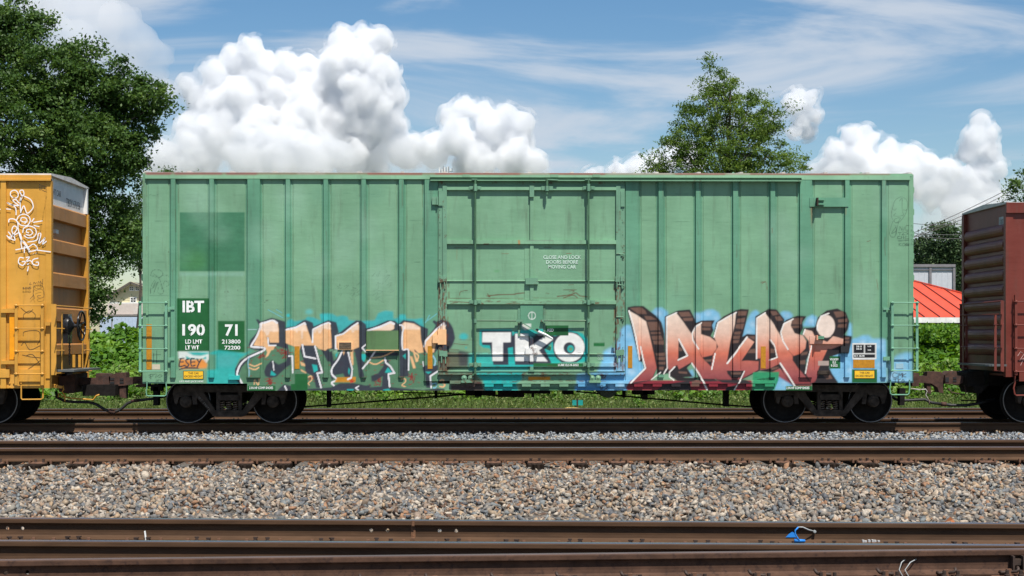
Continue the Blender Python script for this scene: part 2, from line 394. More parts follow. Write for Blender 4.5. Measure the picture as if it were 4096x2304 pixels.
    # dark letter bodies
    for p in ([(245,222),(270,222),(295,248),(420,205),(500,225),(575,248),(578,495),(612,500),(615,620),(640,625),(640,740),(590,770),(470,880),(400,890),(350,870),(335,820),(360,750),(420,690),(500,740),(590,700),(600,660),(600,560),(470,525),(330,530),(330,590),(150,690),(75,770),(45,850),(50,900),(90,975),(50,960),(0,890),(0,790),(60,690),(140,640),(290,575),(190,560),(158,520),(180,460),(250,380),(285,300)],
              [(575,320),(690,300),(780,235),(810,228),(890,260),(900,305),(980,270),(1070,232),(1160,255),(1188,370),(1150,400),(1140,570),(1075,560),(1108,690),(1140,720),(1060,700),(1020,620),(980,560),(925,530),(955,640),(1005,830),(965,850),(1005,1005),(930,1005),(900,870),(810,830),(795,720),(770,640),(745,560),(700,540),(600,500),(578,490)],
              [(1140,400),(1210,365),(1320,280),(1390,233),(1450,240),(1500,280),(1510,360),(1505,470),(1500,540),(1450,600),(1490,720),(1462,790),(1485,880),(1420,890),(1405,760),(1370,580),(1150,570),(1110,590),(1130,700),(1165,670),(1210,590),(1300,580),(1350,800),(1320,900),(1270,910),(1240,840),(1150,860),(1110,930),(1090,840),(1100,760),(1080,600),(1150,560)],
              [(1500,325),(1600,300),(1750,233),(1830,238),(1878,280),(1878,350),(1505,360)],
              [(1500,600),(1870,596),(1870,638),(1600,640),(1560,660),(1505,640)],
              [(1560,870),(1640,840),(1700,760),(1708,665),(1762,690),(1762,730),(1832,830),(1762,855),(1785,1000),(1680,1000),(1692,870),(1600,930),(1565,930)],
              [(1872,278),(1930,230),(2050,243),(2120,292),(2212,330),(2205,420),(2280,330),(2300,290),(2262,250),(2278,232),(2312,250),(2372,222),(2452,258),(2500,340),(2518,440),(2470,545),(2380,600),(2330,560),(2280,610),(2160,600),(2050,600),(1985,580),(1985,875),(1888,875),(1880,500)],
              [(2150,700),(2160,750),(2325,745),(2318,832),(2244,865),(2252,1005),(2190,1005),(2178,860),(2150,800)],
              [(480,1042),(560,965),(640,985),(800,1020),(960,1012),(1100,1000),(1200,955),(1350,952),(1500,980),(1560,970),(1540,1000),(1700,990),(1900,1010),(2150,1030),(2320,1010),(2400,1020),(2400,1050),(480,1050)]):
        fill(G1, p, DARK, 5, 0.30); fill(G1, p, DARK, 1, 0.96)
    # peach and cream faces
    for p in ([(300,280),(360,255),(450,240),(490,270),(500,330),(503,488),(400,488),(385,425),(365,425),(380,520),(460,520),(440,570),(415,575),(380,640),(345,665),(370,600),(350,550),(325,530),(215,520),(255,440)],
              [(580,338),(700,312),(800,258),(815,290),(885,490),(897,332),(990,284),(1065,258),(1090,272),(1105,440),(1108,550),(1060,560),(1040,580),(1000,570),(960,560),(920,520),(800,520),(760,508),(740,570),(700,545),(600,500),(580,490)],
              [(1150,415),(1230,392),(1340,302),(1405,260),(1418,290),(1420,540),(1370,560),(1340,575),(1160,560),(1150,500)],
              [(1520,352),(1650,312),(1760,257),(1822,265),(1822,330),(1780,352)],
              [(1905,290),(1940,252),(2050,272),(2120,312),(2130,450),(2150,540),(2160,600),(2100,610),(2050,560),(2070,640),(2102,700),(2070,712),(2040,600),(1990,570),(1920,560),(1925,400)],
              [(2160,540),(2200,430),(2320,322),(2390,262),(2410,290),(2412,470),(2380,505),(2300,500),(2280,600),(2200,610)],
              [(1230,575),(1262,575),(1245,635)], [(1320,575),(1350,560),(1357,740),(1340,752),(1325,660)], [(740,700),(800,730),(805,760),(760,750)], [(750,790),(820,830),(815,840),(760,815)], [(2000,640),(2030,650),(2070,780),(2040,785)]):
        fill(G1, p, PEACH, 1, 0.98)
    for p in ([(300,280),(360,255),(450,240),(490,270),(498,360),(440,365),(400,355),(385,400),(360,410),(345,370),(300,345)],
              [(585,345),(700,314),(800,262),(815,300),(830,362),(780,352),(775,440),(762,450),(755,350),(720,350),(712,382),(690,352),(600,345)],
              [(897,335),(990,288),(1070,262),(1090,285),(1098,342),(1010,326),(980,380),(960,380),(940,340),(920,380),(905,370)],
              [(1260,370),(1345,305),(1405,265),(1416,300),(1416,345),(1370,345),(1358,372),(1340,372),(1330,340)],
              [(1640,318),(1760,262),(1820,270),(1818,332),(1780,350),(1560,352)],
              [(1910,290),(1940,255),(2050,275),(2118,315),(2122,340),(1925,335)], [(2330,330),(2390,268),(2408,300),(2410,345),(2320,350)]):
        fill(G1, p, CREAM, 2, 0.95)
    for p, w in (([(480,262),(430,232),(350,255),(298,270),(290,320),(250,420),(195,510),(200,535),(325,545),(320,580),(140,665),(60,740),(25,830),(30,870),(60,915),(80,955)],22),([(375,430),(385,520),(465,520)],16),([(432,700),(445,800)],14),
                 ([(582,340),(700,310),(795,260),(805,278)],20),([(885,485),(893,335),(990,285),(1070,258),(1090,272)],18),([(770,510),(795,645),(920,668)],20),([(915,530),(960,700),(1000,830),(940,835),(985,1000)],20),([(620,640),(655,640),(660,830)],22),
                 ([(1172,560),(1150,555),(1148,412),(1240,385),(1345,300),(1405,262)],18),([(1225,585),(1180,680),(1110,780),(1110,850),(1165,910),(1105,945),(1130,975)],20),([(1295,595),(1310,680),(1340,790),(1330,890),(1290,905)],20),
                 ([(1525,350),(1660,305),(1780,252),(1820,272)],24),([(1510,500),(1455,545),(1505,598)],16),([(1605,580),(1530,700),(1465,780)],20),([(1715,665),(1725,715),(1780,760),(1825,835),(1755,845),(1770,990)],20),
                 ([(1885,285),(1910,290),(1930,320),(1915,400),(1920,560),(1985,575),(1985,800)],18),([(2165,530),(2180,470),(2300,340),(2390,262),(2408,290)],20),([(2320,815),(2235,870),(2245,1000)],20),([(1415,985),(1380,1005),(1410,1030)],14),([(570,985),(590,1030)],18),([(2150,705),(2155,755)],12)):
        line(G1, p, w, WHITE, 0.97, smooth=len(p) > 6)
    line(G1, [(2270,640),(2295,690),(2285,745)], 18, srgb(150,200,220)); line(G1, [(170,650),(150,720),(165,800),(165,870)], 12, srgb(150,200,220), 0.8)
    for p in ([(170,735),(230,755),(300,725)],[(170,775),(230,795),(275,770)],[(1555,660),(1690,645),(1820,582)],[(1540,712),(1610,735),(1695,690)],[(2060,600),(2100,640),(2080,700)]): line(G1, p, 16, PEACH, 0.9)
    fill(G1, [(1270,600),(1300,650),(1335,800),(1320,890),(1280,900),(1255,850),(1250,720)], DARK, 1)
    for p in ([(405,860),(415,805),(475,855),(450,868)],[(880,735),(940,745),(950,805),(905,830)],[(1300,770),(1318,800),(1310,860),(1295,830)],[(1450,620),(1490,615),(1510,640),(1480,710),(1455,680)],[(1715,830),(1750,770),(1800,825),(1750,835)],[(2178,820),(2256,820),(2215,846)],[(1145,630),(1180,590),(1165,660)],[(1920,640),(1955,610),(1955,680)],[(1280,1020),(1365,1020),(1350,1042),(1285,1042)],[(1700,1025),(1760,1015),(1790,1042),(1690,1042)]):
        fill(G1, p, TEAL, 1)
    fill(G1, [(1170,885),(1385,880),(1380,940),(1140,940)], ORANGE, 1, 0.95)
    for _ in range(8): line(G1, [(1330+rnd.gauss(0,14), 915+rnd.gauss(0,14)), (1345+rnd.gauss(0,14), 920+rnd.gauss(0,14))], 10, srgb(196,54,40), 0.8)
    line(G1, [(1290,905),(1330,890)], 20, WHITE)
    rect(G1, 685, 845, 830, 1035, SIGN, 0); fill(G1, [(640,960),(690,960),(690,1035),(640,1035)], SIGN, 0)
    rect(G1, 145, 980, 462, 1040, SIGN, 0)
    line(G1, [(220,965),(225,915),(265,970),(275,905)], 12, PEACH); line(G1, [(840,880),(870,870),(880,910),(840,950),(850,970)], 12, PEACH); line(G1, [(1905,905),(1945,900),(1950,935),(1910,975),(1950,990)], 12, PEACH)
    # door: dark end of the left piece, rust-red foot, block letters
    fill(T1, [(215,880),(330,870),(450,880),(560,890),(560,1050),(430,1060),(310,1090),(220,1080)], srgb(92,58,50), 6, 0.7)
    fill(T1, [(440,860),(560,885),(556,1042),(450,1042)], srgb(62,64,70), 4, 0.8)
    fill(T1, [(300,520),(350,560),(372,600),(385,660),(396,710),(380,790),(340,850),(310,860)], DARK, 3, 0.95)
    oval(T1, 500, 705, 50, 40, srgb(66,180,178), 4); oval(T1, 527, 832, 11, 10, TEAL, 2)
    fill(T1, [(560,900),(840,900),(1000,900),(1300,1000),(1250,1050),(1240,1095),(560,1095)], TEAL, 5, 0.85)
    fill(T1, [(680,625),(1050,622),(1062,652),(1140,630),(1440,618),(1700,622),(1860,668),(1922,740),(1932,880),(1905,985),(1860,1002),(1600,1002),(1500,1045),(840,1052),(826,900),(800,842),(725,832),(680,800)], TEAL, 2)
    fill(T1, [(1440,850),(1530,760),(1530,880),(1600,1000),(1490,1000)], srgb(60,180,150), 4, 0.8)
    fill(T1, [(704,640),(1050,640),(1060,700),(1085,668),(1430,668),(1545,700),(1580,690),(1640,660),(1720,650),(1800,668),(1870,740),(1892,850),(1850,960),(1790,1000),(1620,1000),(1550,940),(1480,1028),(1088,1028),(1080,905),(1012,905),(1012,1028),(840,1028),(815,890),(800,805),(712,800)], DARK, 1)
    fill(T1, [(1005,835),(1065,825),(1065,1000),(1020,1000)], TEAL, 1)
    fill(T1, [(1425,850),(1520,760),(1525,870),(1560,960),(1600,1000),(1500,1000)], TEAL, 1); fill(T1, [(1440,850),(1500,790),(1500,860)], srgb(120,170,110), 2)
    WT = srgb(240,240,236)
    fill(T1, [(715,655),(1040,655),(1038,770),(950,772),(950,985),(830,985),(825,770),(712,770)], WT, 1)
    fill(T1, [(1088,672),(1240,672),(1248,820),(1300,790),(1425,700),(1525,735),(1360,862),(1462,990),(1090,985)], WT, 1)
    oval(T1, 1708, 828, 174, 166, WT, 1); oval(T1, 1708, 836, 66, 66, DARK, 1); oval(T1, 1722, 845, 38, 42, TEAL, 1); oval(T1, 1724, 848, 20, 20, srgb(110,160,110), 2)
    rect(T1, 1433, 577, 1697, 693, SIGN, 0); rect(T1, 1545, 600, 1697, 693, srgb(20,76,40), 0, 0.6); rect(T1, 1295, 1008, 1892, 1048, SIGN, 0); rect(T1, 1985, 777, 2112, 815, srgb(34,112,58), 0)
    fill(T1, [(2100,870),(2200,820),(2290,720),(2300,610),(2380,570),(2400,600),(2450,760),(2520,1000),(2576,1080),(2430,1240),(2020,1120),(2090,960)], LBLUE, 5, 0.9)
    for _ in range(22): oval(T1, rnd.uniform(2120,2480), rnd.uniform(820,1180), rnd.uniform(15,50), rnd.uniform(12,40), PBLUE, 6, 0.45)
    fill(T1, [(620,1120),(1180,1112),(1160,1200),(1100,1245),(1130,1330),(740,1330),(716,1200)], TEAL, 3)
    fill(T1, [(1790,1135),(1940,1120),(2350,1118),(2345,1335),(1765,1330),(1790,1250)], srgb(104,174,218), 4, 0.95); fill(T1, [(1770,1280),(2400,1270),(2400,1335),(1765,1335)], srgb(64,136,192), 4, 0.9)
    fill(T1, [(345,1250),(520,1240),(700,1205),(745,1335),(345,1335)], srgb(64,38,42), 4, 0.95); fill(T1, [(200,1120),(620,1115),(690,1240),(360,1250),(210,1180)], srgb(96,72,62), 6, 0.55)
    fill(T1, [(1130,1280),(1770,1280),(1770,1335),(1130,1335)], srgb(46,96,70), 3, 0.8)
    line(T1, [(215,1235),(240,1200),(270,1205),(262,1235),(285,1255),(262,1280),(225,1272)], 18, PEACH); line(T1, [(140,1245),(185,1240),(180,1285),(150,1290)], 12, srgb(140,200,220))
    line(T1, [(2070,1300),(2060,1270),(2085,1262),(2090,1290),(2070,1310)], 9, DARK); line(T1, [(2110,1275),(2135,1265),(2145,1285),(2115,1310),(2150,1310)], 9, DARK); line(T1, [(2170,1268),(2160,1295),(2195,1290)], 9, DARK); line(T1, [(2190,1262),(2190,1312)], 9, DARK)
    rect(T1, 1238, 1164, 1492, 1200, srgb(206,136,26), 0)
    WS = srgb(214,226,216)
    line(T1, [(1238,465),(1250,435),(1278,422),(1308,435),(1320,465),(1308,495),(1278,508),(1250,495),(1238,465)], 12, WS, 0.9); line(T1, [(1277,430),(1277,500)], 14, WS, 0.9)
    fill(T1, [(1160,560),(1272,556),(1270,610),(1200,632),(1165,600)], srgb(222,226,220), 1, 0.9); oval(T1, 1270, 680, 50, 20, srgb(70,190,190), 6, 0.9)
    # scrapes and rust on the door
    for p, w in (([(770,240),(900,225),(1060,222),(1110,212),(1190,205)],12),([(760,235),(800,250),(770,215)],9),([(1570,245),(1720,225),(1780,205),(1830,238),(1940,250)],12),([(1640,262),(1750,230),(1800,262)],10),([(1700,112),(1752,110)],7),([(1640,170),(1790,168)],5),([(1705,185),(1760,180),(1740,200)],6),([(1440,208),(1475,212)],7),([(450,235),(465,190),(545,175)],7),([(390,785),(550,798)],8),([(450,742),(660,745)],5),([(345,850),(440,856)],8),([(345,265),(580,268)],5),([(650,268),(1180,262)],5),([(1370,262),(1880,264)],5),([(340,300),(600,320)],8),([(690,318),(720,330)],14),([(880,305),(915,300)],10),([(976,328),(1140,326)],6),([(1960,325),(2040,320)],16),([(1300,262),(1360,262)],6)):
        line(T1, p, w, srgb(104,62,40), 0.85, soft=2.0)
    for _ in range(260):
        x = rnd.choice((rnd.uniform(205,330), rnd.uniform(2210,2345))); y = rnd.uniform(20, 1080)**1.0; line(T1, [(x, y), (x+rnd.gauss(0,5), y+rnd.uniform(8,80))], rnd.uniform(5,16), srgb(110,60,36), rnd.uniform(0.4,0.85), soft=2.0)
    for _ in range(210):
        x = rnd.uniform(320, 2230); y = rnd.choice((rnd.gauss(1055,14), rnd.gauss(1130,10), rnd.gauss(1130,10), rnd.gauss(1212,9), rnd.gauss(1212,9), rnd.gauss(312,12), rnd.gauss(900,8))); line(T1, [(x, y), (x+rnd.uniform(8,60), y+rnd.gauss(0,2))], rnd.uniform(3,8), srgb(98,52,34), 0.7, soft=2.0)
    line(T0, [(1130,862),(1133,905)], 22, srgb(176,112,52), 0.8, soft=5.0); line(T0, [(730,906),(785,906)], 9, srgb(110,60,50)); line(T0, [(1220,866),(1520,866)], 7, srgb(120,90,110), 0.8)
    for x0, x1, y in ((390,470,942),(490,550,942),(930,1080,940),(1090,1170,942),(1420,1500,942),(650,1240,838),(1320,1840,838),(340,600,842)): line(T0, [(x0, y), (x1, y)], 6, srgb(96,60,44), 0.75, soft=2.0)
    line(T0, [(930,1012),(1010,1014)], 6, srgb(150,100,70), 0.8); line(T0, [(1675,1012),(1730,1013)], 6, srgb(150,100,70), 0.8); oval(T0, 878, 1216, 34, 8, srgb(80,160,90), 3, 0.7); line(T0, [(422,950),(420,1080)], 8, srgb(150,120,80), 0.4, soft=4.0)
    # right piece
    for p in ([(60,310),(110,262),(165,262),(185,310),(215,430),(250,600),(300,690),(240,780),(160,850),(100,930),(-60,930),(-60,840),(90,830),(98,500),(50,480)],
              [(370,130),(420,80),(480,78),(545,120),(545,220),(520,420),(480,260)],[(820,130),(880,130),(950,100),(1010,95),(1070,130),(1090,190),(1020,320),(880,240),(820,240)],[(1330,260),(1400,130),(1450,100),(1490,130),(1465,170),(1455,400),(1300,460),(1300,380)],
              [(1700,130),(1740,114),(1800,120),(1835,160),(1800,210),(1730,230)],[(1925,270),(1970,180),(2030,150),(2085,175),(2070,280)],[(2405,230),(2436,240),(2444,380),(2380,380)],
              [(2220,560),(2330,540),(2440,400),(2520,395),(2560,370),(2576,380),(2560,860),(2290,855),(2210,740)],[(740,740),(800,710),(820,780),(780,800)],[(1640,760),(1700,680),(1800,780),(1850,890),(1760,930),(1620,930)],[(1930,600),(1970,580),(1960,640)],[(900,870),(950,925),(860,930)]):
        fill(G2, p, LBLUE, 4, 0.93)
    for x, y, r in ((450,140,30),(440,230,22),(850,175,28),(960,140,30),(1040,190,24),(1420,250,34),(1380,330,26),(1770,160,22),(2020,220,34),(150,360,24),(170,480,26),(130,600,30),(170,740,40),(60,880,30),(2380,640,40),(2300,780,34),(2480,520,40),(2380,760,30),(1740,860,26)): oval(G2, x, y, r, r*0.8, PBLUE, 7, 0.7)
    fill(E4, [(150,560),(290,420),(390,375),(460,370),(500,410),(560,405),(640,420),(650,870),(130,870),(60,750),(150,720)], LBLUE, 5, 0.93); fill(E4, [(680,640),(760,580),(860,548),(915,560),(915,870),(670,870)], LBLUE, 6, 0.9)
    for _ in range(36): oval(E4, rnd.uniform(190,900), rnd.uniform(600,860), rnd.uniform(12,34), rnd.uniform(10,28), PBLUE, 6, 0.5)
    for _ in range(12): oval(E4, rnd.uniform(330,640), rnd.uniform(410,560), rnd.uniform(12,30), rnd.uniform(10,24), PBLUE, 6, 0.5)
    stops = [(1200, srgb(240,224,208)), (1262, srgb(240,216,198)), (1330, srgb(233,196,176)), (1375, srgb(228,162,138)), (1412, srgb(214,118,94)), (1450, srgb(190,104,92)), (1500, srgb(160,84,84)), (1545, srgb(130,46,52))]
    def grad(v):
        for (a, ca), (b, cb) in zip(stops[:-1], stops[1:]):
            if v <= b:
                t = min(1, max(0, (v-a)/(b-a))); return tuple(ca[i]+(cb[i]-ca[i])*t for i in range(3))
        return stops[-1][1]
    INK = srgb(44,38,40); BRN = srgb(116,86,74)
    fill(G2, [(160,826),(1400,826),(1420,935),(130,935),(110,900)], srgb(138,40,52), 2)
    fill(G2, [(1500,700),(1900,700),(2020,860),(2030,890),(1850,890),(1700,800)], grad, 3)
    for p in ([(128,75),(200,63),(292,63),(425,165),(475,230),(505,350),(512,550),(525,700),(500,765),(430,765),(430,700),(385,825),(150,870),(300,720),(290,640),(245,632),(180,330),(126,110)],
              [(512,170),(650,108),(772,98),(825,200),(832,300),(795,330),(860,500),(880,620),(960,760),(1055,835),(870,840),(800,640),(740,700),(800,790),(640,800),(540,755),(512,765)],
              [(785,340),(820,240),(890,212),(1028,208),(1000,260),(1014,312),(985,370),(1065,430),(1068,510),(1000,600),(1005,650),(990,730),(960,700),(890,610),(790,420)],
              [(1012,385),(1040,235),(1120,168),(1240,108),(1300,92),(1378,98),(1352,220),(1312,380),(1360,350),(1446,356),(1450,420),(1455,610),(1500,620),(1488,730),(1290,830),(1050,830),(970,720),(1005,560)],
              [(1445,170),(1540,118),(1580,92),(1664,98),(1745,200),(1740,230),(1765,205),(1880,162),(1966,168),(1925,230),(1932,292),(1900,350),(1990,430),(2000,470),(2030,470),(1965,620),(1955,760),(2030,870),(1830,880),(1740,760),(1700,700),(1600,745),(1485,730),(1490,630),(1445,610)],
              [(1925,360),(1940,290),(2060,280),(2090,180),(2180,108),(2290,88),(2372,128),(2408,220),(2394,300),(2355,362),(2440,374),(2434,440),(2402,552),(2340,545),(2290,560),(2225,580),(2205,700),(2235,760),(2300,855),(2020,870),(1950,760),(1990,560),(1985,420)]):
        fill(G2, p, INK, 5, 0.30); fill(G2, p, INK, 1)
    for p in ([(145,112),(240,165),(320,222),(360,380),(400,560),(430,700),(375,822),(158,852),(312,715),(300,640),(265,540),(255,620),(200,340)],
              [(527,178),(630,132),(700,222),(790,352),(850,500),(890,585),(1000,700),(1045,815),(890,810),(830,720),(790,640),(660,715),(640,680),(560,725),(540,695)],
              [(800,340),(830,262),(886,232),(886,352),(980,382),(1044,432),(1046,500),(1000,568),(900,592),(850,500)],
              [(1022,382),(1057,232),(1150,172),(1243,128),(1230,250),(1190,420),(1152,640),(1270,500),(1358,382),(1436,432),(1310,620),(1480,632),(1476,720),(1290,820),(1050,820),(985,720),(1012,562),(1062,482)],
              [(1458,182),(1545,132),(1620,232),(1690,342),(1778,512),(1830,572),(1830,622),(1900,722),(2020,862),(1835,866),(1745,762),(1702,652),(1600,705),(1495,722),(1500,602),(1458,602)],
              [(1707,340),(1732,252),(1828,197),(1810,262),(1850,342),(1930,365),(1966,422),(1956,500),(1900,556),(1840,576),(1775,508)],
              [(1947,302),(2030,322),(2070,392),(2180,432),(2240,372),(2348,402),(2338,462),(2190,522),(2150,652),(2060,842),(2022,858),(1962,762),(2004,562),(1992,422),(1932,352)]):
        fill(G2, p, grad, 1)
    oval(G2, 2175, 268, 102, 126, INK, 1); oval(G2, 2172, 270, 94, 118, srgb(240,220,206), 1)
    for p in ([(655,412),(748,577),(650,616)],[(1585,402),(1650,500),(1672,590),(1590,620)],[(1360,362),(1445,362),(1440,430),(1462,602),(1302,630),(1390,500),(1438,432)],[(1150,728),(1332,728),(1305,802),(1200,805),(1160,762)],[(570,720),(640,668),(652,700),(622,722),(640,770),(720,800),(860,800),(800,842),(640,832),(560,782)],[(1560,722),(1640,680),(1702,668),(1702,700),(1600,742)],[(2190,502),(2322,530),(2290,560),(2222,582),(2202,702),(2232,762),(2290,852),(2180,852),(2130,782),(2085,745),(2100,700)],[(1050,825),(1340,822),(1420,860),(1300,862),(1100,850)],[(500,870),(760,830),(790,935),(420,935)],[(1150,900),(1250,870),(1230,935),(1130,935)]):
        fill(G2, p, INK, 1)
    for p in ([(150,82),(270,74),(312,108),(330,146),(230,142)],[(300,162),(370,167),(432,202),(322,206)],[(330,226),(440,226),(462,310),(360,315)],[(365,330),(462,330),(472,350),(370,352)],[(375,370),(472,366),(492,410),(385,410)],[(390,420),(502,416),(506,460),(400,456)],[(415,550),(512,542),(516,576),(430,576)],[(430,590),(516,586),(516,620),(435,616)],[(440,640),(520,636),(520,665),(440,660)],[(452,688),(505,688),(495,722),(450,716)],
              [(650,126),(760,121),(792,170),(680,171)],[(695,186),(802,181),(802,215),(710,216)],[(655,480),(692,500),(692,526),(655,526)],[(895,226),(995,226),(990,275),(900,271)],[(895,286),(986,288),(982,312),(900,312)],[(915,615),(996,611),(990,634),(930,634)],[(1265,116),(1360,116),(1350,160),(1260,161)],[(1255,196),(1342,182),(1332,231),(1250,236)],[(1245,250),(1332,242),(1316,301),(1235,291)],[(1225,330),(1302,322),(1292,356),(1225,356)],[(1215,370),(1292,366),(1282,401),(1210,401)],[(1208,415),(1282,411),(1272,441),(1204,446)],
              [(1370,376),(1442,371),(1440,412)],[(1392,510),(1442,501),(1452,546),(1360,546)],[(1190,746),(1302,746),(1292,766),(1200,766)],[(1590,116),(1660,116),(1692,151),(1620,161)],[(1640,171),(1702,166),(1732,211),(1670,216)],[(1830,191),(1930,182),(1915,251),(1820,251)],[(1815,266),(1902,263),(1902,286),(1820,291)],[(1920,541),(1982,531),(1972,561),(1910,571)],[(1900,626),(1956,616),(1956,661),(1900,661)],[(2250,121),(2350,116),(2372,166),(2280,181)],[(2295,201),(2387,191),(2387,226),(2300,231)],[(2300,251),(2382,246),(2372,286),(2290,281)],[(2140,771),(2222,776),(2242,811),(2180,816)],[(2350,386),(2412,386),(2402,406),(2350,406)],[(2350,421),(2407,421),(2402,446),(2345,441)],[(650,735),(740,740),(745,760),(660,755)],[(1600,700),(1680,685),(1690,705),(1610,720)],[(1595,500),(1640,505),(1645,545),(1595,545)],[(790,835),(880,835),(870,890),(780,890)]):
        fill(G2, p, BRN, 1)
    W2 = srgb(240,236,230)
    for p, w in (([(140,110),(175,230),(210,380),(250,612)],16),([(262,480),(290,620),(312,702),(158,852)],16),([(465,745),(375,818)],12),([(632,130),(530,177),(530,500),(536,700),(500,760)],14),([(655,402),(746,572),(650,616)],16),([(790,652),(880,790),(950,928)],16),([(615,686),(560,742),(560,792),(602,822)],14),([(888,235),(830,270),(795,340),(800,410),(855,502)],14),([(1245,126),(1060,232),(1018,382)],14),([(1030,550),(995,712)],14),([(1358,382),(1270,500),(1155,652)],18),([(1330,735),(1290,820),(1225,930)],12),([(1545,131),(1460,186),(1456,604)],14),([(1595,410),(1640,470),(1670,590),(1590,616)],14),([(1700,650),(1780,770),(1850,885)],16),([(1832,196),(1740,242),(1706,332),(1730,422),(1780,506)],14),([(1952,302),(1932,352)],14),([(2200,136),(2120,166),(2082,262),(2086,312)],14),([(2020,470),(1985,600),(1955,752)],12),([(2440,640),(2440,640)],2)):
        line(G2, p, w, W2, 0.97, smooth=False)
    fill(G2, [(1422,745),(1690,740),(1682,826),(1640,930),(1410,932)], srgb(44,152,104), 1, 0.95)
    for _ in range(26): line(G2, [(rnd.uniform(1440,1640), rnd.gauss(812,8)), (rnd.uniform(1440,1640), rnd.gauss(816,8))], 4, srgb(30,70,50), 0.5)
    rect(G2, 1760, 888, 2030, 932, SIGN, 0); rect(G2, 2210, 580, 2320, 706, SIGN, 0); rect(G2, 2090, 628, 2203, 678, srgb(190,170,160), 0, 0.9)
    # stencil blocks near the right end
    rect(E4, 285, 455, 543, 622, srgb(232,232,228), 0); rect(E4, 300, 470, 410, 561, srgb(28,28,32), 0); rect(E4, 420, 470, 528, 561, srgb(28,28,32), 0); rect(E4, 300, 572, 528, 608, srgb(28,28,32), 0)
    rect(E4, 283, 731, 545, 872, SIGN, 0)
    for p in ([(760,772),(725,765),(708,790),(722,815),(760,810)],[(770,815),(776,770),(790,795),(806,772),(812,815)],[(815,770),(812,815)],[(850,775),(815,795),(850,812)],[(718,830),(760,828)],[(738,830),(735,870)],[(768,828),(766,870)],[(795,830),(768,850),(795,870)],[(820,835),(805,850),(815,868),(832,852),(820,835)]): line(E4, p, 8, srgb(60,44,50), 0.9)
    fill(Tr(0,0,1), [(580,686),(3560,692),(3560,701),(580,699)], srgb(140,84,78), 2, 0.6)
    # roof edge patches and small scribbles
    for x0, x1 in ((110,350),(385,840),(880,1180)): rect(K, x0, 66, x1, 97, srgb(136,84,80), 3, 0.85)
    for x0, x1 in ((1470,1690),(1740,2080),(2200,2420),(2700,2900),(3000,3400)): fill(Tr(0,0,1), [(x0,688),(x1,690),(x1,701),(x0,700)], srgb(140,80,72), 2, 0.8)
    for x0, x1 in ((1190,1300),(2090,2190),(2430,2690),(2910,3000)): fill(Tr(0,0,1), [(x0,688),(x1,690),(x1,699),(x0,698)], srgb(168,160,150), 3, 0.6)
    PEN = srgb(48,70,58)
    for p in ([(1455,305),(1400,340),(1370,430),(1365,500),(1395,550),(1440,550),(1500,470),(1522,390),(1505,330),(1455,305)],[(1440,350),(1462,320),(1470,345)],[(1465,330),(1470,440),(1480,480),(1440,492),(1385,488),(1405,465)],[(1382,428),(1398,435),(1410,420)],[(1480,430),(1498,440),(1510,425)],[(1390,545),(1400,520),(1450,508),(1430,545),(1405,560)],[(1375,545),(1345,665),(1395,692),(1430,560)],[(1385,580),(1408,590),(1365,660),(1405,640)],[(1410,600),(1408,670)],
              [(1440,630),(1445,590),(1465,630),(1470,590)],[(1485,600),(1482,630)],[(1530,585),(1500,590),(1500,630),(1530,625)],[(1430,650),(1465,648)],[(1448,648),(1445,672)],[(1470,645),(1488,650),(1465,672),(1490,672)],[(1525,642),(1500,650),(1528,662),(1500,672)],[(1450,685),(1425,690),(1425,710),(1450,710)],[(1460,685),(1460,712)],[(1480,685),(1480,712)],[(1460,698),(1480,698)],[(1525,685),(1500,688),(1500,712),(1528,710)],[(1425,728),(1530,728)],[(1430,735),(1530,722)],[(1435,750),(1435,782)],[(1460,752),(1438,765),(1462,782)],[(1480,752),(1468,768),(1482,782),(1495,765),(1480,752)],[(1500,780),(1515,750),(1530,780),(1498,762),(1535,762),(1500,780)]):
        line(E3, p, 5, PEN, 0.75)
    for y in (600, 645, 690, 735, 770): line(E3, [(1550, y), (1570, y+3), (1556, y-22), (1550, y)], 4, PEN, 0.6)
    for p in ([(150,1065),(165,1025),(205,1008),(250,1020),(268,1050),(240,1085),(190,1075),(150,1065)],[(180,1050),(230,1090),(250,1140),(262,1200)],[(240,1080),(280,1060),(325,1070)],[(150,1240),(155,1170),(190,1110)],[(180,1240),(200,1180),(225,1130)],[(225,1180),(220,1230),(255,1245),(275,1215),(250,1150)],[(160,1200),(200,1120),(175,1190),(215,1130),(185,1220)],[(270,1150),(290,1120),(320,1135),(325,1160),(300,1170)]): line(K, p, 4, PEN, 0.7)
    for p in ([(130,850),(160,835),(175,850),(140,865)],[(150,840),(145,875)],[(180,840),(205,835),(200,870)],[(215,860),(240,840),(260,855),(230,870)],[(145,885),(155,875)],[(205,890),(205,910),(225,890),(225,910)],[(240,890),(262,910)],[(180,635),(180,720)],[(210,610),(208,730)],[(170,650),(245,648)]): line(K4, p, 6, srgb(44,66,56), 0.75)
    for p in ([(2330,1085),(2375,1075)],[(2340,1080),(2345,1130)],[(2390,1080),(2370,1130),(2410,1135)],[(2420,1085),(2425,1135)]): pass
    for ox, oy in ((1480,1070),(1340,1130)):
        for _ in range(16):
            x = ox+rnd.uniform(0,90); y = oy+rnd.uniform(0,140 if ox > 1400 else 60); line(Tr(0,0,1), [(x, y), (x+rnd.uniform(4,24), y+rnd.uniform(-14,14)), (x+rnd.uniform(0,16), y+rnd.uniform(-16,16))], 1.6, PEN, 0.4)
    fill(E3, [(582,410),(600,410),(598,500),(592,640),(586,500)], srgb(150,96,56), 3, 0.8); line(E3, [(920,410),(918,480)], 8, srgb(150,110,70), 0.6, soft=4.0)
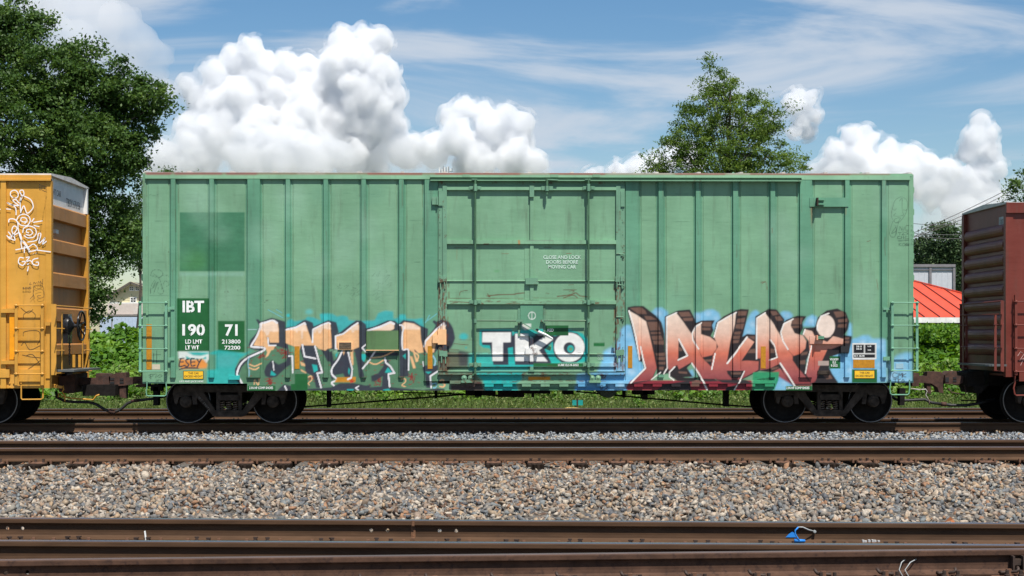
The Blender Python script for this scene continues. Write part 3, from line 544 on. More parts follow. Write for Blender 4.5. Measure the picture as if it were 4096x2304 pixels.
    for p, w in (([(105,1132),(150,1125)],8),([(115,1145),(150,1130),(165,1200)],6),([(1130,738),(1158,730)],7),([(205,610),(208,655)],8),([(1220,1100),(1235,1200)],6)): line(E3, p, w, srgb(120,70,50), 0.7)
    for x, y in ((870,1225),(895,1218),(900,1230),(992,1210),(1255,1325),(1268,1310),(1280,1308),(862,1440),(325,840)): oval(K, x, y, 5, 5, srgb(60,40,34), 0, 0.9)
paint_car()
_ALPHA = CAN[..., 3] > 0.004

def sample(x, z):
    u, v = to_px(x, z); fx = np.clip(u-U0-0.5, 0, CW-1.001); fy = np.clip(v-V0-0.5, 0, CH-1.001)
    ix = fx.astype(int); iy = fy.astype(int); tx = (fx-ix)[:, None]; ty = (fy-iy)[:, None]
    c = [np.concatenate([CAN[iy+b, ix+a, :3]*CAN[iy+b, ix+a, 3:4], CAN[iy+b, ix+a, 3:4]], 1) for b in (0, 1) for a in (0, 1)]
    r = (c[0]*(1-tx)+c[1]*tx)*(1-ty)+(c[2]*(1-tx)+c[3]*tx)*ty
    r[:, :3] /= np.maximum(r[:, 3:4], 1e-5)
    return r
FINE = 3.1*PX
def steps(a, b, fine):
    n = max(1, int(math.ceil(abs(b-a)/fine))); return [a+(b-a)*i/n for i in range(n+1)]
def zsteps(z0, z1, x0, x1):
    out = [z0]; z = z0
    while z < z1-1e-6:
        u0, v = to_px(x0, z); u1, _ = to_px(x1, z); v2 = v-14
        a, b = int(max(0, v2-V0)), int(min(CH, v-V0+3)); c, d = int(max(0, u0-U0-3)), int(min(CW, u1-U0+3))
        hit = a < b and c < d and _ALPHA[a:b, c:d].any()
        z = min(z1, z+(FINE if hit else 12*PX)); out.append(z)
    return out
def xsteps(x0, x1, z0, z1):
    out = [x0]; x = x0
    while x < x1-1e-6:
        _, va = to_px(x, z1); u, vb = to_px(x, z0)
        a, b = int(max(0, va-V0-3)), int(min(CH, vb-V0+3)); c, d = int(max(0, u-U0-3)), int(min(CW, u-U0+16))
        hit = a < b and c < d and _ALPHA[a:b, c:d].any()
        x = min(x1, x+(FINE if hit else 12*PX)); out.append(x)
    return out
def refine(prof, ax):
    out = [prof[0]]
    for p, q in zip(prof[:-1], prof[1:]):
        n = max(1, int(math.ceil(abs(q[ax]-p[ax])/FINE)))
        for i in range(1, n+1): out.append((p[0]+(q[0]-p[0])*i/n, p[1]+(q[1]-p[1])*i/n))
    return out
def sheet_z(name, prof, z0, z1, m, parent, cap=True):
    """profile in x,y drawn up from z0 to z1, painted"""
    xs = [p[0] for p in prof]; zs = zsteps(z0, z1, min(xs), max(xs)); pr = refine(prof, 0) if len(zs) > 3+abs(z1-z0)/(12*PX)*1.3 else list(prof)
    return _sheet(name, np.array([[(x, y, z) for x, y in pr] for z in zs]), m, parent, prof, 'z', cap, z0, z1)
def sheet_x(name, prof, x0, x1, m, parent, cap=True):
    """profile in y,z drawn along from x0 to x1, painted"""
    zs = [p[1] for p in prof]; xs = xsteps(x0, x1, min(zs), max(zs)); pr = refine(prof, 1) if len(xs) > 3+abs(x1-x0)/(12*PX)*1.3 else list(prof)
    return _sheet(name, np.array([[(x, y, z) for y, z in pr] for x in xs]), m, parent, prof, 'x', cap, x0, x1)
def _sheet(name, G, m, parent, prof, mode, cap, t0, t1):
    a, b = G.shape[:2]; V = G.reshape(-1, 3)
    i = np.arange(a-1)[:, None]*b+np.arange(b-1)[None, :]
    Fq = np.stack([i, i+1, i+1+b, i+b], -1).reshape(-1, 4)
    if mode == 'x': Fq = Fq[:, ::-1]
    if cap and len(prof) > 2:                    # close both ends
        n0 = len(V)
        extra = []; caps = []
        mid = (np.mean([p[0] for p in prof]), max(p[1] if mode == 'z' else p[0] for p in prof))
        for t in (t0, t1):
            ring = [(p[0], p[1], t) if mode == 'z' else (t, p[0], p[1]) for p in prof]
            k = n0+len(extra); extra += ring
            caps += [(k, k+j, k+j+1, k+j+1) for j in range(1, len(ring)-1)]
        V = np.vstack([V, np.array(extra)])
        tri = [(c[0], c[1], c[2]) for c in caps]
        me = bpy.data.meshes.new(name); me.from_pydata(V.tolist(), [], Fq.tolist()+tri)
        at = me.attributes.new('paint', 'FLOAT_COLOR', 'POINT'); at.data.foreach_set('color', sample(V[:, 0], V[:, 2]).astype(np.float32).ravel())
        me.materials.append(m); me.update()
    else:
        me = np_mesh(name, V, Fq, m, attrs={'paint': ('POINT', sample(V[:, 0], V[:, 2]))})
    return link(name, me, parent)
# ------------------------------------------------------------------ shared car pieces
GREEN = (0.165, 0.336, 0.202); GREEN2 = (0.104, 0.278, 0.172)
m_panel = paint_mat('faded_green_paint', GREEN)
m_post = paint_mat('green_post_paint', GREEN2)
m_door = paint_mat('scuffed_green_door_paint', GREEN, rust=0.85, rthr=0.67)
m_frame = paint_mat('rusty_green_door_gear', (0.135, 0.29, 0.185), rust=0.9, rthr=0.56)
m_rod = mat('green_rod_paint', (0.062, 0.150, 0.078), 0.5, var=0.2, rust=0.5, rthr=0.6)
m_white = mat('white_stencil_paint', (0.80, 0.82, 0.80), 0.7, var=0.08, scale=9)
m_fwhite = mat('worn_white_stencil_paint', (0.50, 0.66, 0.56), 0.7, var=0.15, scale=14)
m_black = mat('black_print', (0.015, 0.015, 0.017), 0.6)
m_pen = mat('black_marker', (0.05, 0.035, 0.02), 0.7)
m_yplate = mat('yellow_plate', (0.86, 0.50, 0.02), 0.45, var=0.05)
m_reflect = mat('amber_reflective_tape', (0.48, 0.21, 0.010), 0.4, var=0.12, scale=20)
m_grime = mat('oily_black_steel', (0.014, 0.012, 0.011), 0.8, var=0.3, scale=8, bump=0.3, spec=0.15)
m_truck = mat('dusty_brown_cast_steel', (0.058, 0.045, 0.036), 0.9, var=0.35, scale=7, bump=0.4, spec=0.15)
m_spring = mat('worn_spring_steel', (0.120, 0.085, 0.062), 0.6, var=0.3, scale=14)
m_rim = mat('bright_wheel_rim', (0.20, 0.19, 0.19), 0.35, 0.7, var=0.2)
m_coup = mat('rusty_coupler_steel', (0.072, 0.033, 0.023), 0.85, var=0.35, scale=7, bump=0.4, rust=0.7, rthr=0.55, rustcol=(0.035, 0.028, 0.026))
m_hose = mat('black_rubber', (0.018, 0.018, 0.019), 0.6)
m_galv = mat('chalky_roof_sheet', (0.62, 0.58, 0.54), 0.6, var=0.12)
m_wood = mat('weathered_board', (0.12, 0.085, 0.055), 0.9, var=0.5, scale=5, stretch=(1, 1, 8), bump=0.5)
m_tack = paint_mat('green_tack_board', srgb(84, 118, 74))

def text(parent, name, s, tr, x0, y0, x1, y1, m, y=-0.011, bold=0.012, align='CENTER', spacing=1.0):
    c = bpy.data.curves.new(name, 'FONT'); c.body = s; c.align_x = align; c.offset = bold; c.space_line = spacing; c.extrude = 0.0; c.resolution_u = 3
    t = bpy.data.objects.new(name, c); col.objects.link(t)
    dg = bpy.context.evaluated_depsgraph_get(); me = bpy.data.meshes.new_from_object(t.evaluated_get(dg))
    bpy.data.objects.remove(t); bpy.data.curves.remove(c)
    n = len(me.vertices); co = np.empty(n*3, np.float32); me.vertices.foreach_get('co', co); co = co.reshape(-1, 3)
    a = co.min(0); b = co.max(0); p = P(*tr.uv((x0, y1)), 0); q = P(*tr.uv((x1, y0)), 0)
    out = np.zeros_like(co); k = (31.0+y)/31.0
    out[:, 0] = (p.x+(co[:, 0]-a[0])/(b[0]-a[0])*(q.x-p.x)); out[:, 1] = y
    out[:, 2] = (p.z+(co[:, 1]-a[1])/(b[1]-a[1])*(q.z-p.z))
    me.vertices.foreach_set('co', out.ravel()); me.materials.clear(); me.materials.append(m); me.update()
    return link(name, me, parent)

def plate(parent, name, tr, x0, y0, x1, y1, m, yb, yf):
    p = P(*tr.uv((x0, y1)), 0); q = P(*tr.uv((x1, y0)), 0)
    return MB().box(p.x, q.x, yf, yb, p.z, q.z).build(name, m, parent)

def ladder(parent, u0, u1, vtop, vbot, rungs, y, m, w=10, sub=None):
    lad = MB(); 
    za, zb = Z(vtop, u0), Z(vbot, u0)
    h = MB()
    lad.box(X(u0), X(u0+w), y-0.008, y+0.008, zb, za).box(X(u0), X(u0)+0.008, y, y+0.05, zb, za)
    lo = lad.build('ladder', m, parent)
    MB().box(X(u1-w), X(u1), y-0.008, y+0.008, zb, za).box(X(u1)-0.008, X(u1), y, y+0.05, zb, za).build('ladder_rail', m, lo)
    for v in rungs:
        z = Z(v, (u0+u1)/2)
        b = MB().tube([(X(u0)-0.012, y-0.012, z), (X(u1)+0.012, y-0.012, z)], 0.0115, 8)
        for u in (u0+w/2, u1-w/2): b.lathe((X(u), y-0.012, z), (0, -1, 0), [(0.026, 0), (0.026, 0.012), (0.012, 0.022)], 8)
        b.build('rung', m, lo)
        MB().bar((X(u0+w/2), y, z), (X(u0+w/2), 0.0, z), 0.03, 0.03).bar((X(u1-w/2), y, z), (X(u1-w/2), 0.0, z), 0.03, 0.03).build('standoff', m, lo)
    return lo

def stirrup(parent, tr, pts, m, y=-0.03, r=0.013):
    return MB().tube([P(*tr.uv(p), y) for p in pts], r, 6).build('sill_step', m, parent)

# one truck (bogie), traced on the left one; the rest are copies set along the track
TRY = 0.34
def kq(x, y, Y=TRY):
    p = P(*K4.uv((x, y)), Y); return (p.x, p.z)
AX = [X(K4.uv((487, 0))[0], 0.3), X(K4.uv((1330, 0))[0], 0.3)]
TRC = (AX[0]+AX[1])/2
AX = [TRC-0.889, TRC+0.889]
def make_truck(parent, dx, name='truck', mirror=False):
    r = bpy.data.objects.new(name, None); col.objects.link(r); r.parent = parent; r.location = -Vector(parent.location)+Vector((dx, 0, 0))
    def part(n, mb, m, smooth=False):
        me = cache.get((n, id(mb))) or mb.mesh(n, m, smooth)
        o = bpy.data.objects.new(n, me); col.objects.link(o); o.parent = r; return o
    cache = {}
    if TRUCK: 
        for n, me in TRUCK:
            o = bpy.data.objects.new(n, me); col.objects.link(o); o.parent = r
        return r
    cx = TRC
    for side, ya, yb in ((0, 0.33, 0.50), (1, 2.35, 2.52)):
        fr = MB()
        T = lambda pts: [(kq(x, y)) for x, y in pts]
        fr.prism(T([(366,1000),(385,962),(440,944),(1390,944),(1445,962),(1466,1000),(1466,1030),(1440,1120),(1415,1130),(1395,1060),(1290,1045),(1262,1012),(570,1012),(540,1045),(425,1060),(405,1130),(385,1120),(366,1030)]), ya, yb)
        fr.prism(T([(548,1012),(660,1012),(770,1180),(780,1240),(745,1228),(700,1180)]), ya+0.004, yb-0.004)
        fr.prism(T([(1270,1012),(1160,1012),(1045,1180),(1038,1240),(1070,1228),(1115,1180)]), ya+0.004, yb-0.004)
        fr.prism(T([(742,1196),(775,1186),(1040,1186),(1072,1196),(1066,1240),(1030,1249),(785,1249),(750,1240)]), ya-0.004, yb+0.004)
        fr.prism(T([(785,1000),(826,1000),(815,1190),(785,1190)]), ya+0.01, yb-0.01); fr.prism(T([(1030,1000),(990,1000),(1000,1190),(1030,1190)]), ya+0.01, yb-0.01)
        fr.prism(T([(545,1012),(590,1012),(600,1130),(560,1130)]), ya+0.006, yb-0.01); fr.prism(T([(1275,1012),(1230,1012),(1220,1130),(1258,1130)]), ya+0.006, yb-0.01)
        TRUCK.append(('side_frame', fr.mesh('side_frame', m_truck)))
        bol = MB().prism(T([(810,1036),(1005,1036),(1015,1090),(800,1090)]), ya-0.03, yb)
        TRUCK.append(('bolster_end', bol.mesh('bolster_end', m_truck)))
        for x in (840, 905, 970):
            a = P(*K4.uv((x, 1190)), 0.4); b = P(*K4.uv((x, 1092)), 0.4); y = (ya+yb)/2; n = 46
            pts = [(a.x+0.052*math.cos(i*0.62), y+0.052*math.sin(i*0.62), a.z+(b.z-a.z)*i/n) for i in range(n+1)]
            TRUCK.append(('spring', MB().tube(pts, 0.0135, 6).mesh('spring', m_spring, True)))
        for ax in AX:
            y0 = ya if side == 0 else yb; d = -1 if side == 0 else 1; z = 0.457
            cap = MB().lathe((ax, y0, z), (0, d, 0), [(0.125, -0.09), (0.125, 0.0), (0.108, 0.025), (0.06, 0.03), (0.055, 0.042), (0.0, 0.042)], 20)
            for k in range(3): cap.lathe((ax+0.062*math.cos(k*2.09+0.5), y0+d*0.025, z+0.062*math.sin(k*2.09+0.5)), (0, d, 0), [(0.026, 0), (0.026, 0.022), (0, 0.022)], 6)
            TRUCK.append(('bearing_cap', cap.mesh('bearing_cap', m_truck, 'auto')))
    for ax in AX:
        for yo, d in ((0.600, 1), (2.25, -1)):
            w = MB().lathe((ax, yo, 0.457), (0, d, 0), [(0.10, -0.01), (0.11, 0.03), (0.20, 0.062), (0.37, 0.05), (0.405, 0.022), (0.410, 0.0), (0.450, 0.0), (0.457, 0.008), (0.457, 0.10), (0.466, 0.108), (0.482, 0.118), (0.482, 0.137), (0.46, 0.142), (0.40, 0.142), (0.38, 0.10), (0.2, 0.10), (0.1, 0.13)], 56)
            TRUCK.append(('wheel', w.mesh('wheel', m_grime, 'auto')))
            ri = MB().lathe((ax, yo-0.003*d, 0.457), (0, d, 0), [(0.438, 0.0), (0.447, -0.002), (0.456, 0.001)], 56, cap=False)
            TRUCK.append(('wheel_rim', ri.mesh('wheel_rim', m_rim, 'auto')))
        TRUCK.append(('axle', MB().tube([(ax, 0.5, 0.457), (ax, 2.35, 0.457)], 0.085, 12).mesh('axle', m_grime, True)))
    TRUCK.append(('bolster', MB().box(cx-0.2, cx+0.2, 0.45, 2.4, 0.42, 0.72).mesh('bolster', m_grime)))
    for o_ in (-0.48, 0.48): TRUCK.append(('brake_beam', MB().box(cx+o_-0.04, cx+o_+0.04, 0.62, 2.23, 0.40, 0.50).mesh('brake_beam', m_grime)))
    for n, me in TRUCK:
        o = bpy.data.objects.new(n, me); col.objects.link(o); o.parent = r
    return r
TRUCK = []
W = 2.85                                          # body width

# ------------------------------------------------------------------ the green boxcar
GX0, GX1 = X(571), X(3653)
car = root('boxcar', ((GX0+GX1)/2, W/2, 0.0), 'faded green boxcar with bright spray-painted letters along its lower side', 'boxcar', 'freight cars of the train')
ZT = Z(718, 900); ZR = Z(690, 900); ZC = Z(701, 900)
ZP = Z(1510, 900); ZS = Z(1479, 900); ZE = Z(1534, 780); ZB = Z(1562, 1500)
def green_car():
    posts = [(683,705),(837,859),(989,1043),(1142,1163),(1293,1315),(1444,1466),(1595,1617)]
    postr = [(2631,2655),(2780,2803),(2929,2953),(3078,3101),(3196,3248),(3376,3398),(3523,3544)]
    doorp = [(1697,1754),(2499,2556)]
    allp = posts+[doorp[0]]
    edges = [583]
    for a, b in allp: edges += [a, b]
    left = edges[:-1]
    D = 0.055
    def bay(u0, u1):
        a, b = X(u0)-0.002, X(u1)+0.002; e = min(0.05, (b-a)*0.12)
        sheet_z('side_panel', [(a, 0.0), (a+e, 0.0), (a+e+0.004, -0.007), (b-e-0.004, -0.007), (b-e, 0.0), (b, 0.0)], ZP-0.02, ZT+0.03, m_panel, car, cap=False)
    def post(u0, u1, z0=None):
        a, b = X(u0), X(u1); s = 0.012
        zb = ZP if z0 is None else z0
        o = sheet_z('side_post', [(a-0.03, -0.001), (a-0.03, -0.004), (a, -0.004), (a+s, -D), (b-s, -D), (b, -0.004), (b+0.03, -0.004), (b+0.03, -0.001)], zb, ZT, m_post, car)
    us = [583]+[q for p in posts for q in p]+[1697]
    for i in range(0, len(us), 2): bay(us[i], us[i+1])
    us = [2556]+[q for p in postr for q in p]+[3636]
    for i in range(0, len(us), 2): bay(us[i], us[i+1])
    for a, b in posts+postr: post(a, b)
    for a, b in doorp: post(a, b, Z(1524, a))
    # sill plates
    def sill(u0, u1, zb, zt=ZS, name='side_sill'):
        sheet_x(name, [(0.02, zt), (-0.009, zt), (-0.011, zb), (0.03, zb)], X(u0), X(u1), m_panel, car)
    sill(583, 989, ZE); sill(989, 1752, ZB); sill(2499, 3248, ZB); sill(3248, 3636, Z(1531, 3400))
    # corner posts and ladder skirts
    for a, b, zb in ((571, 584, ZE), (3635, 3653, Z(1531, 3640))):
        sheet_z('corner_post', [(X(a), 0.10), (X(a), -0.012), (X(b), -0.016), (X(b), 0.02)], zb, ZR-0.02, m_panel, car)
    # top chord, door hood and roof edge
    for a, b in ((583, 1723), (3201, 3637)):
        sheet_x('top_chord', [(0.0, ZC+0.003), (-0.045, ZC), (-0.056, ZT+0.012), (-0.05, ZT), (0.0, ZT-0.002)], X(a), X(b), m_panel, car)
    sheet_x('door_hood', [(0.0, Z(701, 2000)), (-0.135, Z(703, 2000)), (-0.142, Z(712, 2000)), (-0.085, Z(714, 2000)), (-0.085, Z(721, 2000)), (-0.145, Z(722, 2000)), (-0.145, Z(726, 2000)), (0.0, Z(726, 2000))], X(1722), X(3202), m_panel, car)
    for u in (1866, 2217, 2384):
        MB().box(X(u-15), X(u+15), -0.152, -0.10, Z(712, u), Z(701, u)).build('hood_joint', m_panel, car)
    sheet_x('roof_edge', [(0.06, ZR+0.004), (-0.012, ZR), (-0.018, ZC+0.002), (0.0, ZC-0.002)], X(578), X(3648), m_panel, car)
    # roof with cross seams
    zr = ZR; n = 18; rf = MB(); x0, x1 = X(572), X(3652)
    rf.add([(x0, 0.0, zr+0.004), (x1, 0.0, zr+0.004), (x1, W/2, zr+0.075), (x0, W/2, zr+0.075), (x0, W, zr+0.004), (x1, W, zr+0.004), (x0, 0, zr-0.03), (x1, 0, zr-0.03), (x1, W, zr-0.03), (x0, W, zr-0.03)],
           [(0, 1, 2, 3), (3, 2, 5, 4), (6, 0, 3, 4, 9), (7, 8, 5, 2, 1), (6, 7, 1, 0), (9, 4, 5, 8), (6, 9, 8, 7)])
    ro = rf.build('roof', m_galv, car)
    for i in range(n+1):
        x = x0+0.06+(x1-x0-0.12)*i/n
        MB().bar((x, 0.0, zr+0.014), (x, W/2, zr+0.086), 0.07, 0.03).bar((x, W/2, zr+0.086), (x, W, zr+0.014), 0.07, 0.03).build('roof_seam', m_galv, ro)
    for u in (2620, 2930, 3440): 
        p = X(u, 0.6); MB().prism([(p-0.06, zr+0.03), (p+0.06, zr+0.03), (p, zr+0.085)], 0.5, 0.62).build('roof_bracket', m_frame, ro)
    # far side, ends, floor, centre sill
    MB().box(x0, x1, W-0.02, W, ZB, ZR).build('far_side', m_panel, car)
    for xx, d in ((x0, -1), (x1, 1)):
        e = MB().box(xx, xx-d*0.03, 0.10, W-0.03, ZE+0.05, ZR-0.02)
        eo = e.build('end_wall', m_panel, car)
        for k in range(9):
            z = ZE+0.35+k*0.45
            MB().prism([(xx-d*0.002, z-0.12), (xx+d*0.06, z-0.05), (xx+d*0.06, z+0.05), (xx-d*0.002, z+0.12)], 0.12, W-0.12).build('end_rib', m_panel, eo)
    MB().box(x0+0.05, x1-0.05, 0.06, W-0.06, Z(1500, 2000), Z(1490, 2000)).build('floor', m_grime, car)
    MB().box(x0+0.05, x1-0.05, W/2-0.22, W/2+0.22, 0.74, 1.02).build('centre_sill', m_grime, car)
    for i in range(9):
        x = x0+2.9+i*1.25; MB().box(x-0.04, x+0.04, 0.05, W-0.05, 0.78, 1.05).build('cross_bearer', m_grime, car)
    # ledge with hanging tabs under door and right half
    zl0, zl1 = Z(1534, 2450), Z(1522, 2450)
    sheet_x('sill_ledge', [(0.0, zl1+0.004), (-0.062, zl1), (-0.066, zl0), (-0.010, zl0-0.002)], X(1800), X(3100), m_panel, car)
    u = 1826.0
    while u < 3085:
        a, b = X(u+38), X(u+74)
        sheet_x('sill_tab', [(-0.02, zl0+0.004), (-0.060, zl0+0.003), (-0.060, Z(1546, 2450)), (-0.02, Z(1546, 2450))], a, b, m_panel, car)
        u += 74.6
    # door opening: threshold, sill face, frame
    sheet_x('side_sill', [(0.02, Z(1532, 2100)), (-0.008, Z(1532, 2100)), (-0.010, ZB), (0.03, ZB)], X(1752)+0.001, X(2499)-0.001, m_panel, car)
    sheet_x('door_track', [(0.0, Z(1490, 2100)), (-0.10, Z(1490, 2100)), (-0.10, Z(1498, 2100)), (-0.035, Z(1499, 2100)), (-0.035, Z(1524, 2100)), (0.0, Z(1524, 2100))], X(1752), X(2499), m_frame, car)
    MB().box(X(1754), X(2499), -0.028, 0.02, Z(1490, 2100), Z(726, 2100)).build('door_backing', m_frame, car)
    sheet_z('door_jamb', [(X(1754), 0.0), (X(1754), -0.075), (X(1771), -0.075), (X(1771), -0.02)], Z(1484, 1760), Z(745, 1760), m_frame, car)
    sheet_z('door_jamb', [(X(2480), -0.02), (X(2480), -0.075), (X(2498), -0.075), (X(2498), 0.0)], Z(1484, 2490), Z(745, 2490), m_frame, car)
    for u, a, b in ((1763, 765, 824), (2489, 767, 828)): MB().box(X(u-8), X(u+8), -0.10, -0.06, Z(b, u), Z(a, u)).build('jamb_block', m_frame, car)
    for uu in (1760, 2490):
        for v in range(790, 1460, 50): MB().lathe((X(uu), -0.0755, Z(v, uu)), (0, -1, 0), [(0.009, 0), (0.009, 0.008), (0.0, 0.010)], 6).build('rivet', m_rod, car)
green_car()

def green_door():
    c = W/2
    d = bpy.data.objects.new('door', None); col.objects.link(d); d.parent = car; d.location = -WLOC[car]; WLOC[d] = Vector((0, 0, 0))
    def dl(o): return o
    PY = -0.046
    # sheet panels between the ribs
    bands = [(745, 962), (976, 1126), (1122, 1203), (1215, 1418), (1414, 1453), (1464, 1486)]
    for i, (a, b) in enumerate(bands):
        lip = -0.006 if i in (1, 3) else 0.0
        for u0, u1 in ((1786, 2127), (2127, 2465)):
            o = sheet_z('door_panel', [(X(u0), PY+lip), (X(u1), PY+lip)], Z(b, 2100), Z(a, 2100), m_door, d, cap=False)
    def rib(a, b, u0=1788, u1=2463, y=-0.100, name='door_rib'):
        sheet_x(name, [(PY+0.004, Z(a, 2100)), (y, Z(a, 2100)-0.004), (y-0.004, Z(b, 2100)), (PY+0.004, Z(b, 2100))], X(u0), X(u1), m_door, d)
    rib(749, 762, name='door_top_rail'); rib(961, 977); rib(1201, 1217); rib(1451, 1466); rib(1121, 1125, y=-0.066); rib(1413, 1417, y=-0.068); rib(1478, 1486, y=-0.085, name='door_bottom_rail')
    for u0, u1 in ((1771, 1788), (2463, 2480)):
        sheet_z('door_stile', [(X(u0), -0.03), (X(u0), -0.098), (X(u1), -0.098), (X(u1), -0.03)], Z(1484, u0), Z(745, u0), m_frame, d)
    for a, b in ((762, 961), (977, 1200)):
        sheet_z('door_mullion', [(X(2120), PY), (X(2120), -0.085), (X(2134), -0.085), (X(2134), PY)], Z(b, 2120), Z(a, 2120), m_door, d)
    sheet_z('door_backing_strip', [(X(2098), PY), (X(2098), -0.060), (X(2154), -0.060), (X(2154), PY)], Z(1200, 2120), Z(977, 2120), m_door, d)
    sheet_z('clamp_bracket', [(X(2102), -0.05), (X(2102), -0.12), (X(2151), -0.12), (X(2151), -0.05)], Z(1138, 2120), Z(1112, 2120), m_frame, d)
    sheet_z('clamp_bracket', [(X(2101), -0.05), (X(2101), -0.12), (X(2150), -0.12), (X(2150), -0.05)], Z(1417, 2120), Z(1393, 2120), m_frame, d)
    sheet_z('lock_bar', [(X(2119), -0.05), (X(2119), -0.11), (X(2133), -0.11), (X(2133), -0.05)], Z(1484, 2120), Z(1345, 2120), m_frame, d)
    MB().box(X(2113), X(2137), -0.12, -0.05, Z(1486, 2120), Z(1481, 2120)).build('lock_foot', m_frame, d)
    MB().box(X(2118), X(2136), -0.12, -0.085, Z(790, 2120), Z(745, 2120)).build('top_latch', m_frame, d)
    # centre lock box and handle
    sheet_z('lock_box', [(X(2081), PY), (X(2081), -0.088), (X(2172), -0.088), (X(2172), PY)], Z(1344, 2120), Z(1220, 2120), m_post, d)
    for u in (2076, 2177): MB().box(X(u-4), X(u+4), -0.075, PY, Z(1344, u), Z(1234, u)).build('box_flange', m_frame, d)
    h = MB().bar(P(2087, 1290, -0.15), P(2150, 1327, -0.15), 0.02, 0.06, up=(0, -1, 0)).build('lock_handle', m_frame, d)
    MB().tube([P(2150, 1325, -0.15), P(2185, 1340, -0.155), P(2210, 1355, -0.15)], [0.026, 0.024, 0.018], 8).build('handle_grip', m_white, h)
    MB().lathe(P(2148, 1321, -0.14), (0, -1, 0), [(0.034, 0), (0.034, 0.035), (0.018, 0.035), (0.018, 0.02), (0, 0.02)], 12).build('handle_pivot', m_hose, h)
    for x0, x1 in ((1907, 2078), (2176, 2344)):
        MB().tube([P(x0, 1282, -0.145), P(x1, 1283, -0.135)], 0.017, 8).build('operating_rod', m_rod, d)
        e = x1 if x1 < 2100 else x0
        MB().box(X(e-14), X(e+14), -0.155, -0.11, Z(1287, e), Z(1278, e)).build('rod_clevis', m_frame, d)
    for u in (1901, 2354):
        lr = MB().tube([P(u, 716, -0.165), P(u, 760, -0.165), P(u, 1200, -0.165), P(u, 1480, -0.165), P(u-1, 1494, -0.165), P(u-10 if u < 2000 else u+8, 1502, -0.15)], 0.0215, 10).build('lock_rod', m_rod, d)
        MB().tube([P(u, 736, -0.165), P(u, 764, -0.165)], 0.036, 10).build('rod_collar', m_frame, lr)
        MB().tube([P(u, 1275, -0.165), P(u, 1292, -0.165)], 0.034, 10).build('rod_collar', m_frame, lr)
        for v in (755, 1209, 1459):
            for dx in (-15, 15):
                MB().box(X(u+dx-9), X(u+dx+9), -0.125, -0.09, Z(v+8, u), Z(v-8, u)).box(X(u+dx-5), X(u+dx+5), -0.135, -0.12, Z(v+5, u), Z(v-5, u)).build('rod_bearing', m_frame, lr)
            MB().tube([P(u, v-10, -0.165), P(u, v+10, -0.165)], 0.034, 10).build('rod_collar', m_frame, lr)
        MB().bar(P(u-14, 717, -0.165), P(u+8, 717, -0.165), 0.03, 0.02).build('rod_crank', m_frame, lr)
    pn = MB().tube([P(2188, 716, -0.165), P(2188, 778, -0.165)], [0.026, 0.021], 10).build('guide_pin', m_rod, d)
    MB().tube([P(2188, 744, -0.165), P(2188, 764, -0.165)], 0.036, 10).build('pin_collar', m_frame, pn)
    for dx in (-15, 15): MB().box(X(2188+dx-8), X(2188+dx+8), -0.125, -0.09, Z(763, 2188), Z(747, 2188)).build('pin_bearing', m_frame, pn)
    MB().bar(P(2184, 717, -0.165), P(2232, 720, -0.165), 0.03, 0.022).build('pin_crank', m_frame, pn)
    # rollers and hinged clips
    for u0, u1, mm in ((1844, 1895, m_frame), (2354, 2403, m_panel)):
        for u in (u0+13, u1-12): MB().lathe((X(u), -0.10, Z(1511, u)), (0, -1, 0), [(0.055, 0), (0.055, 0.03), (0.03, 0.036), (0.012, 0.045), (0, 0.045)], 16).build('roller', mm, d)
        MB().prism([(X(u0), Z(1522, u0)), (X(u0+16), Z(1518, u0)), (X(u1-14), Z(1518, u0)), (X(u1), Z(1522, u0)), (X(u1-2), Z(1530, u0)), (X(u0+2), Z(1530, u0))], -0.13, -0.07).build('roller_bracket', mm, d)
    for u, v in ((1762, 1118), (1778, 1115), (2468, 1116), (2488, 1114), (1766, 1412), (1782, 1414), (2470, 1410), (2486, 1408)):
        MB().box(X(u-8), X(u+8), -0.125, -0.07, Z(v+12, u), Z(v-10, u)).tube([P(u, v+10, -0.11), P(u, v+40, -0.11)], 0.014, 6).build('clip', m_frame, d)
    for v, u0, u1 in ((1015, 2466, 2496), (1140, 2466, 2496), (1268, 2466, 2496)): MB().tube([P(u0, v, -0.105), P(u1-4, v, -0.105), P(u1, v+6, -0.10), P(u1-6, v+16, -0.09)], 0.012, 6).build('door_hook', m_frame, d)
    # pull clip by the jamb, ring plate
    MB().box(X(1729), X(1748), -0.11, -0.05, Z(820, 1740), Z(789, 1740)).box(X(1748), X(1753), -0.13, -0.05, Z(822, 1740), Z(788, 1740)).build('jamb_catch', m_frame, car)
    MB().box(X(1731), X(1752), -0.11, -0.055, Z(1372, 1740), Z(1340, 1740)).box(X(1752), X(1786), -0.104, -0.07, Z(1378, 1770), Z(1318, 1770)).build('jamb_catch', mat('peach_paint', PEACH, 0.6, rust=0.4), car)
    for x, y in ((327, 785), (2217, 803)):
        p = P(*T1.uv((x, y)), -0.105); MB().prism([(p.x-0.03, p.z-0.05), (p.x+0.03, p.z-0.05), (p.x+0.026, p.z+0.05), (p.x-0.02, p.z+0.05)], -0.112, -0.098).build('ring_plate', m_hose if x < 1000 else m_frame, d)
    YT = PY-0.012
    text(d, 'lettering', 'CLOSE AND LOCK\nDOORS BEFORE\nMOVING CAR', T0, 1410, 1036, 1842, 1188, m_fwhite, y=YT, bold=0.03)
    text(d, 'lettering', 'ASD', T1, 1450, 614, 1530, 648, m_white, y=YT, bold=0.02)
    text(d, 'lettering', 'LUBE ELS 8-2022', T1, 1578, 1016, 1812, 1042, m_white, y=-0.1065, bold=0.02)
    text(d, 'lettering', 'UNLAT\nCLOSE', T1, 2030, 905, 2100, 970, m_fwhite, y=YT-0.001, bold=0.0)
green_door()

